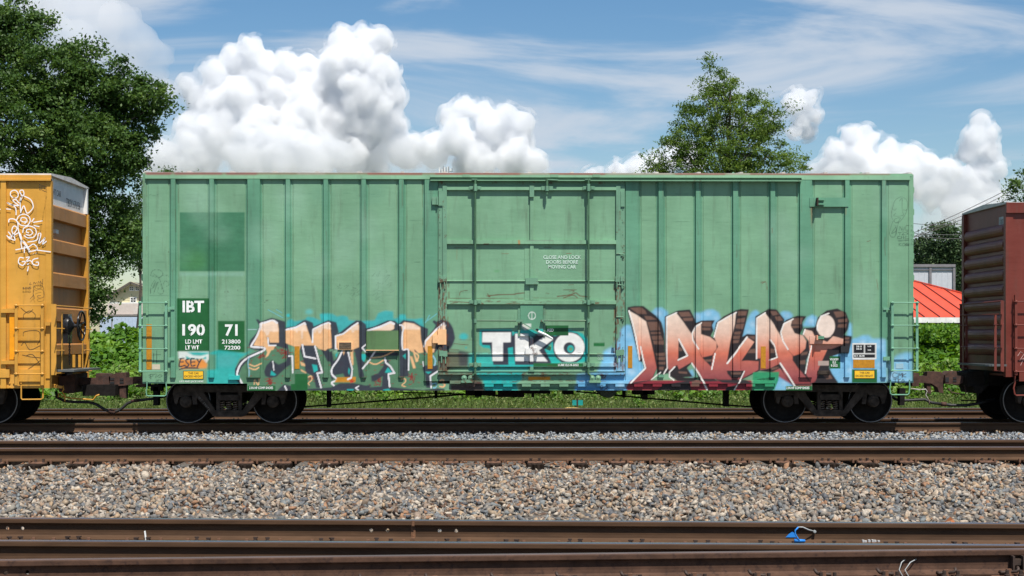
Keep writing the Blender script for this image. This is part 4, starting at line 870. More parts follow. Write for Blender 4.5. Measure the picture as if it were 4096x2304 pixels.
def green_fittings():
    # lettering of the side
    t = lambda s, tr, a, b, c, d, m=m_white, y=-0.0115, bold=0.02, al='CENTER': text(car, 'lettering', s, tr, a, b, c, d, m, y, bold, al)
    t('IBT', K4, 460, 128, 668, 240, bold=0.03); t('190', K4, 458, 353, 676, 467, bold=0.03); t('71', K4, 870, 356, 992, 469, bold=0.03)
    t('LD LMT', K4, 487, 502, 650, 542); t('LT WT', K4, 488, 560, 620, 600); t('213800', K4, 840, 502, 1020, 542); t('72200', K4, 865, 562, 1018, 600)
    t('LIFT AND JACK HERE', K4, 430, 899, 662, 920, y=-0.0145, bold=0.01); t('2 IN HF COMP SHOES', K4, 1105, 957, 1334, 981, y=-0.0145)
    t('2 IN HF COMP SHOES', G2, 1764, 893, 2002, 918, y=-0.0145); t('VULKEM\nELS\n8-2022', G2, 2212, 600, 2302, 686, y=-0.0125)
    t('DB-10\nDB-20', E4, 329, 480, 386, 524); t('LUB\n\nNO', E4, 448, 480, 486, 535); t('ELT- 08-98', E4, 308, 580, 414, 599)
    m_gap = mat('sign_green', SIGN, 0.6)
    for x, y0, y1 in ((536, 395, 412), (536, 440, 458), (636, 350, 372), (636, 448, 470), (537, 126, 142), (537, 228, 242)): 
        plate(car, 'stencil_gap', K4, x-4, y0, x+4, y1, m_gap, -0.011, -0.0128)
    # height warning plates
    for tr, a, b, c, d, tx in ((K4, 467, 805, 663, 886, ((516, 818, 618, 838), (480, 848, 654, 868))), (E4, 306, 740, 522, 828, ((361, 756, 469, 776), (321, 788, 504, 810)))):
        pl = plate(car, 'warning_plate', tr, a, b, c, d, m_black, 0.0, -0.016)
        plate(pl, 'plate_face', tr, a+5, b+5, c-5, d-5, m_yplate, -0.015, -0.018)
        for s, q in zip(('THIS CAR', 'EXCESS HEIGHT'), tx): text(pl, 'lettering', s, tr, *q, m_black, y=-0.0195, bold=0.012)
    for tr, a, b, c, d, y in ((K4, 112, 355, 163, 792, -0.013), (G1, 683, 530, 739, 788, -0.013), (G1, 2207, 527, 2262, 787, -0.060), (T1, 2377, 812, 2428, 1065, -0.060), (G2, 1503, 478, 1552, 705, -0.013), (E4, 295, 628, 522, 715, -0.013)):
        plate(car, 'reflector', tr, a, b, c, d, m_reflect, -0.002, y)
    plate(car, 'blank_plate', K4, 167, 742, 243, 792, mat('cream_plate', (0.55, 0.48, 0.36), 0.6), -0.004, -0.012)
    plate(car, 'blank_plate', E4, 745, 668, 825, 722, mat('pale_blue_plate', (0.32, 0.50, 0.60), 0.6), -0.004, -0.012)
    # boards and straps
    bd = plate(car, 'placard_holder', G1, 1178, 480, 1348, 568, mat('peach_paint', PEACH, 0.6, rust=0.4), 0.0, -0.03)
    plate(bd, 'placard_board', G1, 1195, 486, 1332, 552, m_wood, -0.02, -0.042)
    p0 = P(*G1.uv((1508, 572)), 0); p1 = P(*G1.uv((1872, 330)), 0)
    tb = sheet_z('tack_board', [(p0.x, 0.0), (p0.x, -0.085), (p1.x, -0.085), (p1.x, 0.0)], p0.z, p1.z, m_tack, car)
    at = tb.data.attributes['paint']; n = len(tb.data.vertices); cc = np.empty(n*4, np.float32); at.data.foreach_get('color', cc); cc = cc.reshape(-1, 4)
    co = np.empty(n*3, np.float32); tb.data.vertices.foreach_get('co', co); co = co.reshape(-1, 3)
    v = to_px(co[:, 0], co[:, 2])[1]; cc[:, 3] *= np.clip((1200+352/2.8622-v)/6+0.5, 0, 1); at.data.foreach_set('color', cc.ravel())
    MB().box(p0.x-0.01, p1.x+0.01, -0.092, -0.02, p0.z-0.012, p0.z+0.004).build('board_ledge', mat('peach_paint', PEACH, 0.6), tb)
    for tr, a, b, c, d, bx in ((E3, 570, 318, 945, 405, (630, 322, 706, 398)), (G2, 2000, 370, 2345, 452, (2060, 362, 2140, 412))):
        q0 = P(*tr.uv((a, d)), 0); q1 = P(*tr.uv((c, b)), 0)
        st = sheet_z('strap_plate', [(q0.x, -0.05), (q0.x, -0.068), (q1.x, -0.068), (q1.x, -0.05)], q0.z, q1.z, m_post, car)
        plate(st, 'door_stop', tr, bx[0], bx[1], bx[0]+14, bx[3], m_truck if tr is E3 else mat('salmon_paint', srgb(214, 150, 120), 0.6), -0.06, -0.17)
        plate(st, 'stop_bracket', tr, bx[0]+14, bx[1]+10, bx[2], bx[1]+24, m_post, -0.06, -0.13)
        plate(st, 'stop_bracket', tr, bx[0]+14, bx[3]-24, bx[2], bx[3]-10, m_post, -0.06, -0.13)
    plate(car, 'bump_block', G2, 2316, 476, 2398, 540, m_black, 0.0, -0.10); plate(car, 'hinge_plate', G2, 2086, 728, 2205, 765, m_truck, 0.0, -0.05)
    plate(car, 'jacking_pad', K4, 905, 850, 1015, 890, mat('teal_paint', TEAL, 0.6), 0.0, -0.045)
    # ladders, brackets, steps
    m_lad = mat('green_ladder_paint', (0.155, 0.36, 0.235), 0.55, var=0.12, rust=0.6, rthr=0.68)
    ladder(car, 561, 674, 1205, 1490, (1211, 1303, 1395, 1485), -0.115, m_lad)
    ladder(car, 3559, 3667, 1208, 1485, (1211, 1302, 1393, 1482), -0.115, m_lad)
    for tr, q in ((K4, ((320, 186, 388, 214), (320, 676, 388, 704))), (E4, ((605, 80, 690, 105), (605, 596, 690, 636)))):
        for a, b, c, d in q: plate(car, 'ladder_bracket', tr, a, b, c, d, m_lad, -0.05, -0.075); 
    stirrup(car, K4, [(115, 905), (115, 960), (108, 1000), (112, 1042), (128, 1048), (285, 1048), (300, 1040), (306, 1000), (300, 930), (300, 905)], m_lad)
    stirrup(car, E4, [(690, 840), (690, 890), (682, 930), (690, 985), (705, 998), (870, 998), (884, 985), (892, 930), (890, 870), (890, 840)], m_lad)
    # couplers and buffers
    def cq(u, v, Y=1.3): p = P(u, v, Y); return (p.x, p.z)
    z2 = Tr(0, 1150, 2.415)
    C = MB()
    C.prism([cq(*z2.uv(p)) for p in ((1385, 862), (1300, 862), (1222, 870), (1222, 822), (1130, 824), (1065, 850), (1055, 870), (1060, 930), (1090, 955), (1222, 945), (1300, 930), (1385, 932))], 1.27, 1.58)
    C.prism([cq(*z2.uv(p)) for p in ((1155, 940), (1218, 940), (1215, 1070), (1155, 1060))], 1.3, 1.5)
    C.prism([cq(*z2.uv(p)) for p in ((1380, 820), (1420, 820), (1420, 960), (1325, 960), (1325, 940), (1380, 930))], 1.15, 1.7)
    C.build('coupler', m_coup, car)
    for a, b in (((1068, 874), (1108, 894)), ((1160, 876), (1198, 896)), ((1068, 908), (1108, 930)), ((1160, 906), (1198, 926))):
        q0 = cq(*z2.uv((a[0], b[1]))); q1 = cq(*z2.uv((b[0], a[1]))); MB().box(q0[0], q1[0], 1.262, 1.28, q0[1], q1[1]).build('coupler_pocket', m_black, car)
    C = MB()
    C.prism([cq(*E4.uv(p)) for p in ((905, 800), (960, 800), (1070, 800), (1075, 755), (1215, 755), (1250, 790), (1255, 850), (1240, 930), (1245, 980), (1200, 975), (1180, 920), (1120, 880), (960, 870), (905, 870))], 1.27, 1.58)
    C.prism([cq(*E4.uv(p)) for p in ((900, 768), (970, 768), (970, 906), (900, 906))], 1.15, 1.7)
    C.prism([cq(*E4.uv(p)) for p in ((1065, 870), (1110, 880), (1120, 990), (1085, 985))], 1.3, 1.5)
    C.build('coupler', m_coup, car)
    # hoses, brake pipe, levers
    MB().tube([P(*z2.uv(p), 1.2) for p in ((1085, 1203), (1130, 1195), (1175, 1170), (1230, 1120), (1290, 1095), (1380, 1085), (1470, 1075), (1600, 1050), (1640, 1000))], 0.030, 8).build('air_hose', m_hose, car, True)
    MB().tube([P(*z2.uv(p), 1.2) for p in ((1270, 1098), (1350, 1088))], 0.034, 8).build('hose_clamp', m_coup, car, True)
    MB().tube([P(*E4.uv(p), 1.2) for p in ((690, 1005), (740, 1045), (800, 1060), (900, 1055), (1050, 1048), (1120, 1080), (1240, 1098))], 0.030, 8).build('air_hose', m_hose, car, True)
    MB().tube([P(*E4.uv(p), 1.0) for p in ((905, 935), (1000, 945), (1060, 940), (1075, 960), (1060, 1000), (1085, 1040), (1098, 1060), (1100, 1105))], 0.014, 6).build('uncoupling_lever', mat('pale_lever', (0.45, 0.43, 0.40), 0.5, rust=0.8, rthr=0.5), car, True)
    for tr, x0, y0, x1, y1 in ((K4, 150, 935, 260, 1000), (K4, 175, 960, 225, 1140), (E4, 785, 930, 850, 1010), (E4, 790, 1000, 840, 1110)):
        a = P(*tr.uv((x0, y1)), 0.9); b = P(*tr.uv((x1, y0)), 0.9); MB().box(a.x, b.x, 0.9, 1.1, a.z, b.z).build('angle_cock', m_grime, car)
    # underframe gear between the trucks
    zA = Tr(1200, 1530, 2.1467); zB = Tr(2200, 1540, 2.862)
    MB().tube([P(*zA.uv(p), 1.3) for p in ((-120, 220), (245, 193), (1165, 122), (1480, 95))], 0.018, 6).build('brake_rod', m_grime, car)
    MB().tube([P(*zA.uv(p), 1.5) for p in ((830, 83), (1450, 100))], 0.014, 6).build('brake_rod', m_grime, car)
    MB().tube([P(*zA.uv(p), 1.3) for p in ((1480, 95), (1700, 112))], 0.02, 6).build('brake_rod', m_grime, car)
    MB().tube([P(*zB.uv(p), 1.3) for p in ((300, 75), (560, 98), (1090, 150), (2020, 230), (2500, 262))], 0.018, 6).build('brake_rod', m_grime, car)
    for tr, x0, x1, y1 in ((zA, 228, 260, 212), (zA, 1155, 1177, 137), (zA, 1990, 2012, 128), (zB, 836, 868, 146), (zB, 1998, 2050, 248)):
        a = P(*tr.uv((x0, y1)), 1.2); b = P(*tr.uv((x1, y1)), 1.2); MB().box(a.x, b.x, 1.2, 1.45, a.z, 0.80).build('rod_hanger', m_grime, car)
    for tr, x0, y0, x1, y1 in ((zA, 1700, 80, 1926, 126), (zA, 1926, 80, 2150, 96), (zA, 1500, 80, 1560, 124), (zA, 1420, 88, 1680, 112), (zA, 2260, 80, 2350, 102), (zB, 960, 70, 1200, 110), (zB, 1065, 70, 1120, 168)):
        a = P(*tr.uv((x0, y1)), 1.0); b = P(*tr.uv((x1, y0)), 1.0); MB().box(a.x, b.x, 1.0, 1.5, a.z, b.z+0.05).build('brake_gear', m_grime, car)
    rc = P(2432, 1552, 0.25)
    MB().lathe((rc.x, 0.25, rc.z), (0, 1, 0), [(0.0, -0.06), (0.12, -0.045), (0.19, 0.0), (0.205, 0.05), (0.205, 0.9), (0.15, 0.97), (0, 0.98)], 28).build('air_reservoir', mat('dark_green_tank', (0.025, 0.045, 0.028), 0.6), car, 'auto')
    make_truck(car, 0.0); make_truck(car, X(3324, 0.3)-TRC)
    tt = text(car, 'lettering', 'IBT 19071', K4, 0, 0, 100, 24, mat('faint_stencil', (0.16, 0.14, 0.12), 0.8), y=0.325, bold=0.01)
    me = tt.data; n = len(me.vertices); co = np.empty(n*3, np.float32); me.vertices.foreach_get('co', co); co = co.reshape(-1, 3)
    a0 = co.min(0); a1 = co.max(0); s = (co[:, 0]-a0[0])/(a1[0]-a0[0]); h = (co[:, 2]-a0[2])/(a1[2]-a0[2])
    p = P(*K4.uv((608, 1062)), 0.325); q = P(*K4.uv((710, 1185)), 0.325); dv = (q-p); nn = Vector((-dv.z, 0, dv.x)).normalized()*0.07
    for i in range(n):
        w_ = p+dv*float(s[i])+nn*(float(h[i])*0.6); co[i] = (w_.x, 0.325, w_.z)
    me.vertices.foreach_set('co', co.ravel()); me.update()
green_fittings()
# ------------------------------------------------------------------ yellow boxcar at the left
def yellow_car():
    m_y = paint_mat('mustard_yellow_paint', srgb(204, 149, 54)); m_w = mat('white_end_panel', (0.68, 0.68, 0.66), 0.5, var=0.08)
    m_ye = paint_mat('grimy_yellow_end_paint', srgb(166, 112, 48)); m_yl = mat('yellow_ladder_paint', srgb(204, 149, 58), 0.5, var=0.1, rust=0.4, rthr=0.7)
    xe = X(207); L = 15.6; x0 = xe-L; c = root('boxcar', (xe-L/2, W/2, 0), 'mustard yellow boxcar at the left with white scrawled tags and a black brake wheel', 'boxcar', 'freight cars of the train')
    zt = Z(694, 100); zc = Z(724, 100); zb = Z(1553, 100)
    bx = MB().box(x0, xe, 0.0, 0.03, zb, zc+0.02); bx.build('side_sheet', m_y, c)
    MB().box(x0, xe, W-0.03, W, zb, zt).build('far_side', m_y, c)
    MB().box(x0, xe, -0.055, 0.0, zc, zt-0.035).box(x0, xe, -0.075, 0.0, zc, zc+0.035).build('top_chord', m_y, c)
    MB().add([(x0, -0.03, zt), (xe, -0.03, zt), (xe, W/2, zt+0.07), (x0, W/2, zt+0.07), (x0, W+0.03, zt), (xe, W+0.03, zt), (x0, -0.03, zt-0.04), (xe, -0.03, zt-0.04), (xe, W+0.03, zt-0.04), (x0, W+0.03, zt-0.04)],
             [(0, 1, 2, 3), (3, 2, 5, 4), (6, 0, 3, 4, 9), (7, 8, 5, 2, 1), (6, 7, 1, 0), (9, 4, 5, 8), (6, 9, 8, 7)]).build('roof', m_galv, c)
    MB().box(X(184), xe, -0.02, 0.10, zb+0.2, zc).build('corner_post', m_y, c)
    for k in range(18):
        a = X(6)-k*0.80; MB().prism([(a, zb), (a+0.105, zb), (a+0.105, zc), (a, zc)], -0.055, 0.0).build('side_post', m_y, c)
    # the end: white top panel and broad ribs, a flange at the far edge
    def ez(v): return Z(v, 208)
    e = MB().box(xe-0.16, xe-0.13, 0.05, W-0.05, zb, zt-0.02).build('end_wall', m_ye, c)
    MB().box(xe-0.13, xe-0.08, 0.06, W-0.12, ez(813), zt+0.01).build('end_top_panel', m_w, e)
    MB().box(xe-0.13, xe-0.0, W-0.12, W, ez(813), zt-0.02).build('end_top_post', m_w, e)
    MB().box(xe-0.13, xe+0.02, W-0.10, W, zb+0.1, ez(815)).build('end_flange', m_y, e)
    for va, vb in ((815, 872), (952, 1006), (1086, 1142), (1228, 1284), (1375, 1420)):
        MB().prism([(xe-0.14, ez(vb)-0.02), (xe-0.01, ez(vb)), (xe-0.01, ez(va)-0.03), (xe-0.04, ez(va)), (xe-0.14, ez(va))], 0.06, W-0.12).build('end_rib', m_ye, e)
    MB().prism([(xe-0.14, ez(910)), (xe-0.07, ez(910)), (xe-0.07, ez(926)), (xe-0.14, ez(926))], 0.55, 0.75).build('vent_cap', m_w, e)
    def etext(s, y0, y1, za, zb_, mm, xo):
        t = text(c, 'lettering', s, K4, 0, 0, 100, 20, mm, bold=0.0); me = t.data; n = len(me.vertices); co = np.empty(n*3, np.float32); me.vertices.foreach_get('co', co); co = co.reshape(-1, 3)
        a = co.min(0); b = co.max(0); s_ = (co[:, 0]-a[0])/(b[0]-a[0]); h = (co[:, 2]-a[2])/(b[2]-a[2])
        out = np.stack([np.full(n, xo), y0+s_*(y1-y0), za+h*(zb_-za)], 1); me.vertices.foreach_set('co', out.astype(np.float32).ravel()); me.update()
    zq = ez(745)
    etext('TBOX 676156', 1.35, 2.45, ez(800), ez(768), m_black, xe-0.077); etext('EXCESS HEIGHT CAR', -0.6, 0.95, ez(772), ez(748), m_black, xe-0.077)
    for y0, y1, va, vb, s in ((1.2, 1.75, 995, 965, 'A CAR\nEND\nSTENCIL'), (1.1, 1.7, 1122, 1096, 'NO SHOVING\nSTEPS')): pass
    # side: ladder, reflector, steps, tags
    ladder(c, 66, 182, 1214, 1540, (1222, 1314, 1405, 1495), -0.115, m_yl, w=12)
    yz = Tr(0, 1150, 2.415); y1z = Tr(0, 600, 2.414)
    plate(c, 'reflector', yz, 100, 255, 156, 695, mat('bright_amber_tape', srgb(240, 156, 12), 0.4), 0.0, -0.06)
    for a, b, cc, d in ((25, 205, 155, 245), (25, 705, 155, 740), (450, 335, 530, 368)): plate(c, 'ladder_bracket', yz, a, b, cc, d, m_yl, -0.03, -0.10)
    plate(c, 'bolster_cover', yz, 0, 790, 100, 870, m_y, 0.0, -0.07); plate(c, 'skirt_plate', yz, 190, 790, 415, 908, m_y, 0.0, -0.03)
    for x in (95, 135, 205, 412):
        for y in (925, 965): MB().lathe(P(*yz.uv((x, y)), -0.001), (0, -1, 0), [(0.018, 0), (0.018, 0.016), (0, 0.02)], 6).build('bolt', m_yl, c)
    stirrup(c, yz, [(205, 940), (205, 1000), (205, 1070), (215, 1082), (400, 1080), (415, 1068), (415, 1000), (412, 940)], m_yl, r=0.015)
    def tagline(pts, w, m, y=-0.032, tr=y1z):
        q = [tr.uv(p) for p in pts]; q = catmull(q, False, 6) if len(q) > 2 else q
        pw = [P(a, b, 0) for a, b in q]; v = []; f = []
        for i, p in enumerate(pw):
            dd = (pw[min(i+1, len(pw)-1)]-pw[max(i-1, 0)]); dd.normalize(); nn = Vector((-dd.z, 0, dd.x))*w/tr.k*PX/2
            v += [(p.x+nn.x, y, p.z+nn.z), (p.x-nn.x, y, p.z-nn.z)]
            if i: f.append((2*i-2, 2*i-1, 2*i+1, 2*i))
        return v, f
    WT = mat('white_spray_paint', (0.85, 0.85, 0.87), 0.6, var=0.06); tg = MB()
    for k, pts in enumerate(([(160,630),(155,560),(110,525),(75,510),(110,530),(180,540)],[(150,470),(110,445),(110,405),(150,390),(180,420),(170,460),(130,465)],[(190,540),(130,490),(160,480),(190,510),(215,450),(195,400),(225,390),(235,430),(200,480),(205,610)],[(235,445),(300,480),(325,540),(310,580),(265,610),(235,540),(205,600)],[(0,575),(60,570),(110,575)],[(30,610),(60,575),(25,540)],[(165,680),(185,640),(235,620),(285,645),(295,690),(265,730),(205,725),(170,690)],[(255,690),(230,695),(205,680),(215,655),(255,660),(265,690),(240,710)],[(90,700),(95,670),(140,668),(175,700),(180,760),(195,830),(215,880)],[(325,700),(415,685)],[(310,695),(335,660)],[(330,730),(385,740)],[(225,800),(235,755),(285,735),(340,755),(355,800),(330,840),(275,850),(235,825)],[(285,800),(262,795),(265,770),(300,770),(320,800),(290,825),(255,815)],[(85,790),(120,840),(80,840),(150,870),(120,780),(140,735),(170,760),(130,830),(190,800),(215,860)],[(70,825),(100,860)],[(215,950),(210,880),(250,900),(300,990),(215,870)],[(155,965),(270,940),(330,910),(365,960),(280,985)],[(270,890),(360,870),(375,810),(400,815),(380,900),(420,870),(440,850),(415,910),(455,880)],[(350,965),(420,975),(495,985)],[(240,995),(240,930)],[(235,1045),(195,1040),(185,1090),(225,1115),(250,1080),(215,1080)],[(255,1040),(290,1035),(260,1075),(300,1070),(330,1110)],[(375,1045),(325,1060),(320,1100),(370,1115),(375,1085),(350,1085)],[(285,1100),(265,1105)],[(280,1125),(270,1172)],[(325,1005),(327,1006)],[(352,998),(354,1000)])):
        v, f = tagline(pts, 9.5 if k < 26 else 14, WT, y=-0.0320-0.0002*k); tg.add(v, f)
    tg.build('spray_tag', WT, c)
    pen = MB()
    for k, pts in enumerate(([(340,1440),(325,1380),(335,1320),(370,1305),(415,1315),(430,1370),(425,1420),(380,1430),(365,1410),(400,1405)],[(345,1360),(380,1345),(405,1345)],[(330,1400),(295,1440)],[(300,1280),(290,1300),(310,1300)],[(325,1300),(335,1275),(345,1295),(358,1275)],[(370,1295),(375,1270),(390,1290)],[(400,1300),(395,1265),(412,1295),(418,1245)])):
        v, f = tagline(pts, 4.0, m_pen, y=-0.032-0.0002*k); pen.add(v, f)
    for k, pts in enumerate(([(230,300),(230,260),(290,225),(340,260),(335,300)],[(200,195),(270,245),(320,210)],[(225,470),(240,425),(370,420),(385,500),(360,550)],[(205,560),(240,530),(290,600),(390,560)],[(215,650),(300,670),(400,690),(270,790)],[(250,660),(320,650),(405,770)])):
        v, f = tagline(pts, 4.0, m_pen, y=-0.004-0.0002*k, tr=yz); pen.add(v, f)
    pen.build('marker_drawing', m_pen, c)
    text(c, 'lettering', 'B-END', y1z, 225, 1325, 303, 1347, m_black, y=-0.033, bold=0.02)
    # end ladder, rail and hand brake
    def ep(x, y, off=0.25):                          # a point of the end plane seen at zoom pixel x,y
        u, v = yz.uv((x, y)); xx = xe+off; a = (u-UC)/F; t = (xx-CAM[0])/(ST+a*CT); return Vector((xx, CAM[1]+(CT-a*ST)*t, CAM[2]+(VH-v)/F*t))
    MB().bar(ep(520, 160, 0.12), ep(520, 845, 0.12), 0.03, 0.10, up=(1, 0, 0)).build('end_post', m_yl, c)
    MB().tube([ep(540, 175, 0.22), ep(720, 188, 0.22), ep(885, 203, 0.22)], 0.013, 6).build('end_rail', m_yl, c)
    el = MB().bar(ep(600, 240, 0.2), ep(600, 830, 0.2), 0.06, 0.012, up=(1, 0, 0)).build('end_ladder', m_yl, c)
    MB().bar(ep(860, 205, 0.2), ep(860, 770, 0.2), 0.10, 0.012, up=(1, 0, 0)).build('ladder_rail', m_yl, el); MB().bar(ep(800, 400, 0.2), ep(800, 800, 0.2), 0.08, 0.012, up=(1, 0, 0)).build('ladder_rail', m_yl, el)
    for a, b in (((540, 395), (620, 398)), ((540, 608), (620, 608)), ((540, 828), (620, 826)), ((815, 402), (885, 406)), ((815, 605), (885, 606)), ((790, 810), (885, 805))):
        MB().tube([ep(*a, 0.23), ep(*b, 0.23)], 0.012, 6).build('rung', m_yl, el)
    m_bk = mat('glossy_black_enamel', (0.012, 0.012, 0.014), 0.25)
    cw = ep(768, 370, 0.42); y_ = cw.y
    hb = MB().lathe((cw.x-0.18, y_-0.10, cw.z), (1, 0, 0), [(0.0, -0.12), (0.20, -0.12), (0.22, -0.08), (0.20, 0.02), (0.10, 0.06), (0.04, 0.10), (0.03, 0.22)], 24)
    b = hb.box(cw.x-0.30, cw.x-0.17, y_-0.24, y_+0.06, cw.z-0.36, cw.z+0.24).build('brake_housing', m_bk, c, 'auto')
    wh = MB(); rr = 0.30; n = 40
    ring = [(cw.x+0.04, y_+rr*math.cos(2*math.pi*k/n), cw.z+rr*math.sin(2*math.pi*k/n)) for k in range(n+1)]
    wh.tube(ring, 0.020, 8)
    for k in range(6):
        t = k*math.pi/3+0.3; wh.tube([(cw.x-0.02, y_, cw.z), (cw.x+0.04, y_+rr*math.cos(t), cw.z+rr*math.sin(t))], 0.016, 6)
    wh.lathe((cw.x-0.06, y_, cw.z), (1, 0, 0), [(0.05, 0), (0.06, 0.05), (0.03, 0.09), (0, 0.09)], 12)
    wh.build('brake_wheel', m_bk, c, True)
    for i in range(15):
        p = ep(672, 480+i*18, 0.34); o = MB(); t = i % 2
        o.tube([(p.x+(0.016*math.cos(a) if t else 0), p.y+(0 if t else 0.016*math.cos(a)), p.z+0.032*math.sin(a)) for a in np.linspace(0, 2*math.pi, 10)], 0.007, 5); o.build('chain_link', m_grime, c)
    pl = ep(740, 790, 0.30)
    MB().box(xe+0.1, xe+0.5, ep(620, 790, 0.3).y, ep(880, 790, 0.3).y, pl.z-0.03, pl.z+0.01).build('brake_platform', mat('grey_step_grating', (0.10, 0.11, 0.11), 0.6), c)
    for x in (715, 770): MB().bar(ep(x, 650, 0.15), ep(x, 770, 0.15), 0.05, 0.05, up=(1, 0, 0)).build('platform_bracket', m_yl, c)
    # striker, coupler, hose, lever
    def cq(x, y, Y=1.3): p = P(*yz.uv((x, y)), Y); return (p.x, p.z)
    MB().prism([cq(*p) for p in ((620, 860), (770, 830), (770, 1010), (700, 1020), (620, 1000))], 0.9, 1.95).build('striker', m_coup, c)
    MB().prism([cq(*p) for p in ((765, 872), (925, 875), (930, 828), (1055, 832), (1070, 870), (1060, 940), (1070, 1035), (1030, 1030), (1015, 960), (940, 940), (765, 945))], 1.27, 1.58).build('coupler', m_coup, c)
    MB().box(x0, xe-0.02, W/2-0.22, W/2+0.22, 0.72, 1.02).build('centre_sill', m_grime, c); MB().box(x0, xe-0.03, 0.05, W-0.05, 1.02, 1.07).build('floor', m_grime, c)
    MB().prism([cq(*p, 0.2) for p in ((450, 920), (600, 955), (590, 975), (450, 965))], 0.2, 0.3).build('cut_lever_bracket', m_yl, c)
    MB().tube([P(*yz.uv(p), 0.6) for p in ((600, 960), (610, 950), (615, 990), (600, 1005), (628, 1045), (625, 1100))], 0.014, 6).build('uncoupling_lever', m_yl, c, True)
    MB().tube([P(*yz.uv(p), 0.9) for p in ((560, 1060), (570, 1020), (600, 1050), (700, 1070), (900, 1085), (930, 1045), (960, 1035))], 0.015, 6).build('lever_rod', m_yl, c, True)
    MB().tube([P(*yz.uv(p), 1.2) for p in ((540, 1000), (550, 1060), (620, 1095), (700, 1105), (860, 1108), (930, 1128), (1000, 1172), (1060, 1200), (1090, 1203))], 0.030, 8).build('air_hose', m_hose, c, True)
    MB().tube([P(*yz.uv(p), 1.19) for p in ((1055, 1192), (1110, 1210))], 0.045, 8).build('glad_hand', m_coup, c, True)
    MB().box(X(330, 1.0), X(500, 1.0)-0.2, 1.0, 1.6, 0.55, 0.78).build('draft_gear', m_grime, c)
    make_truck(c, X(-213, 0.3)-TRC)
yellow_car()

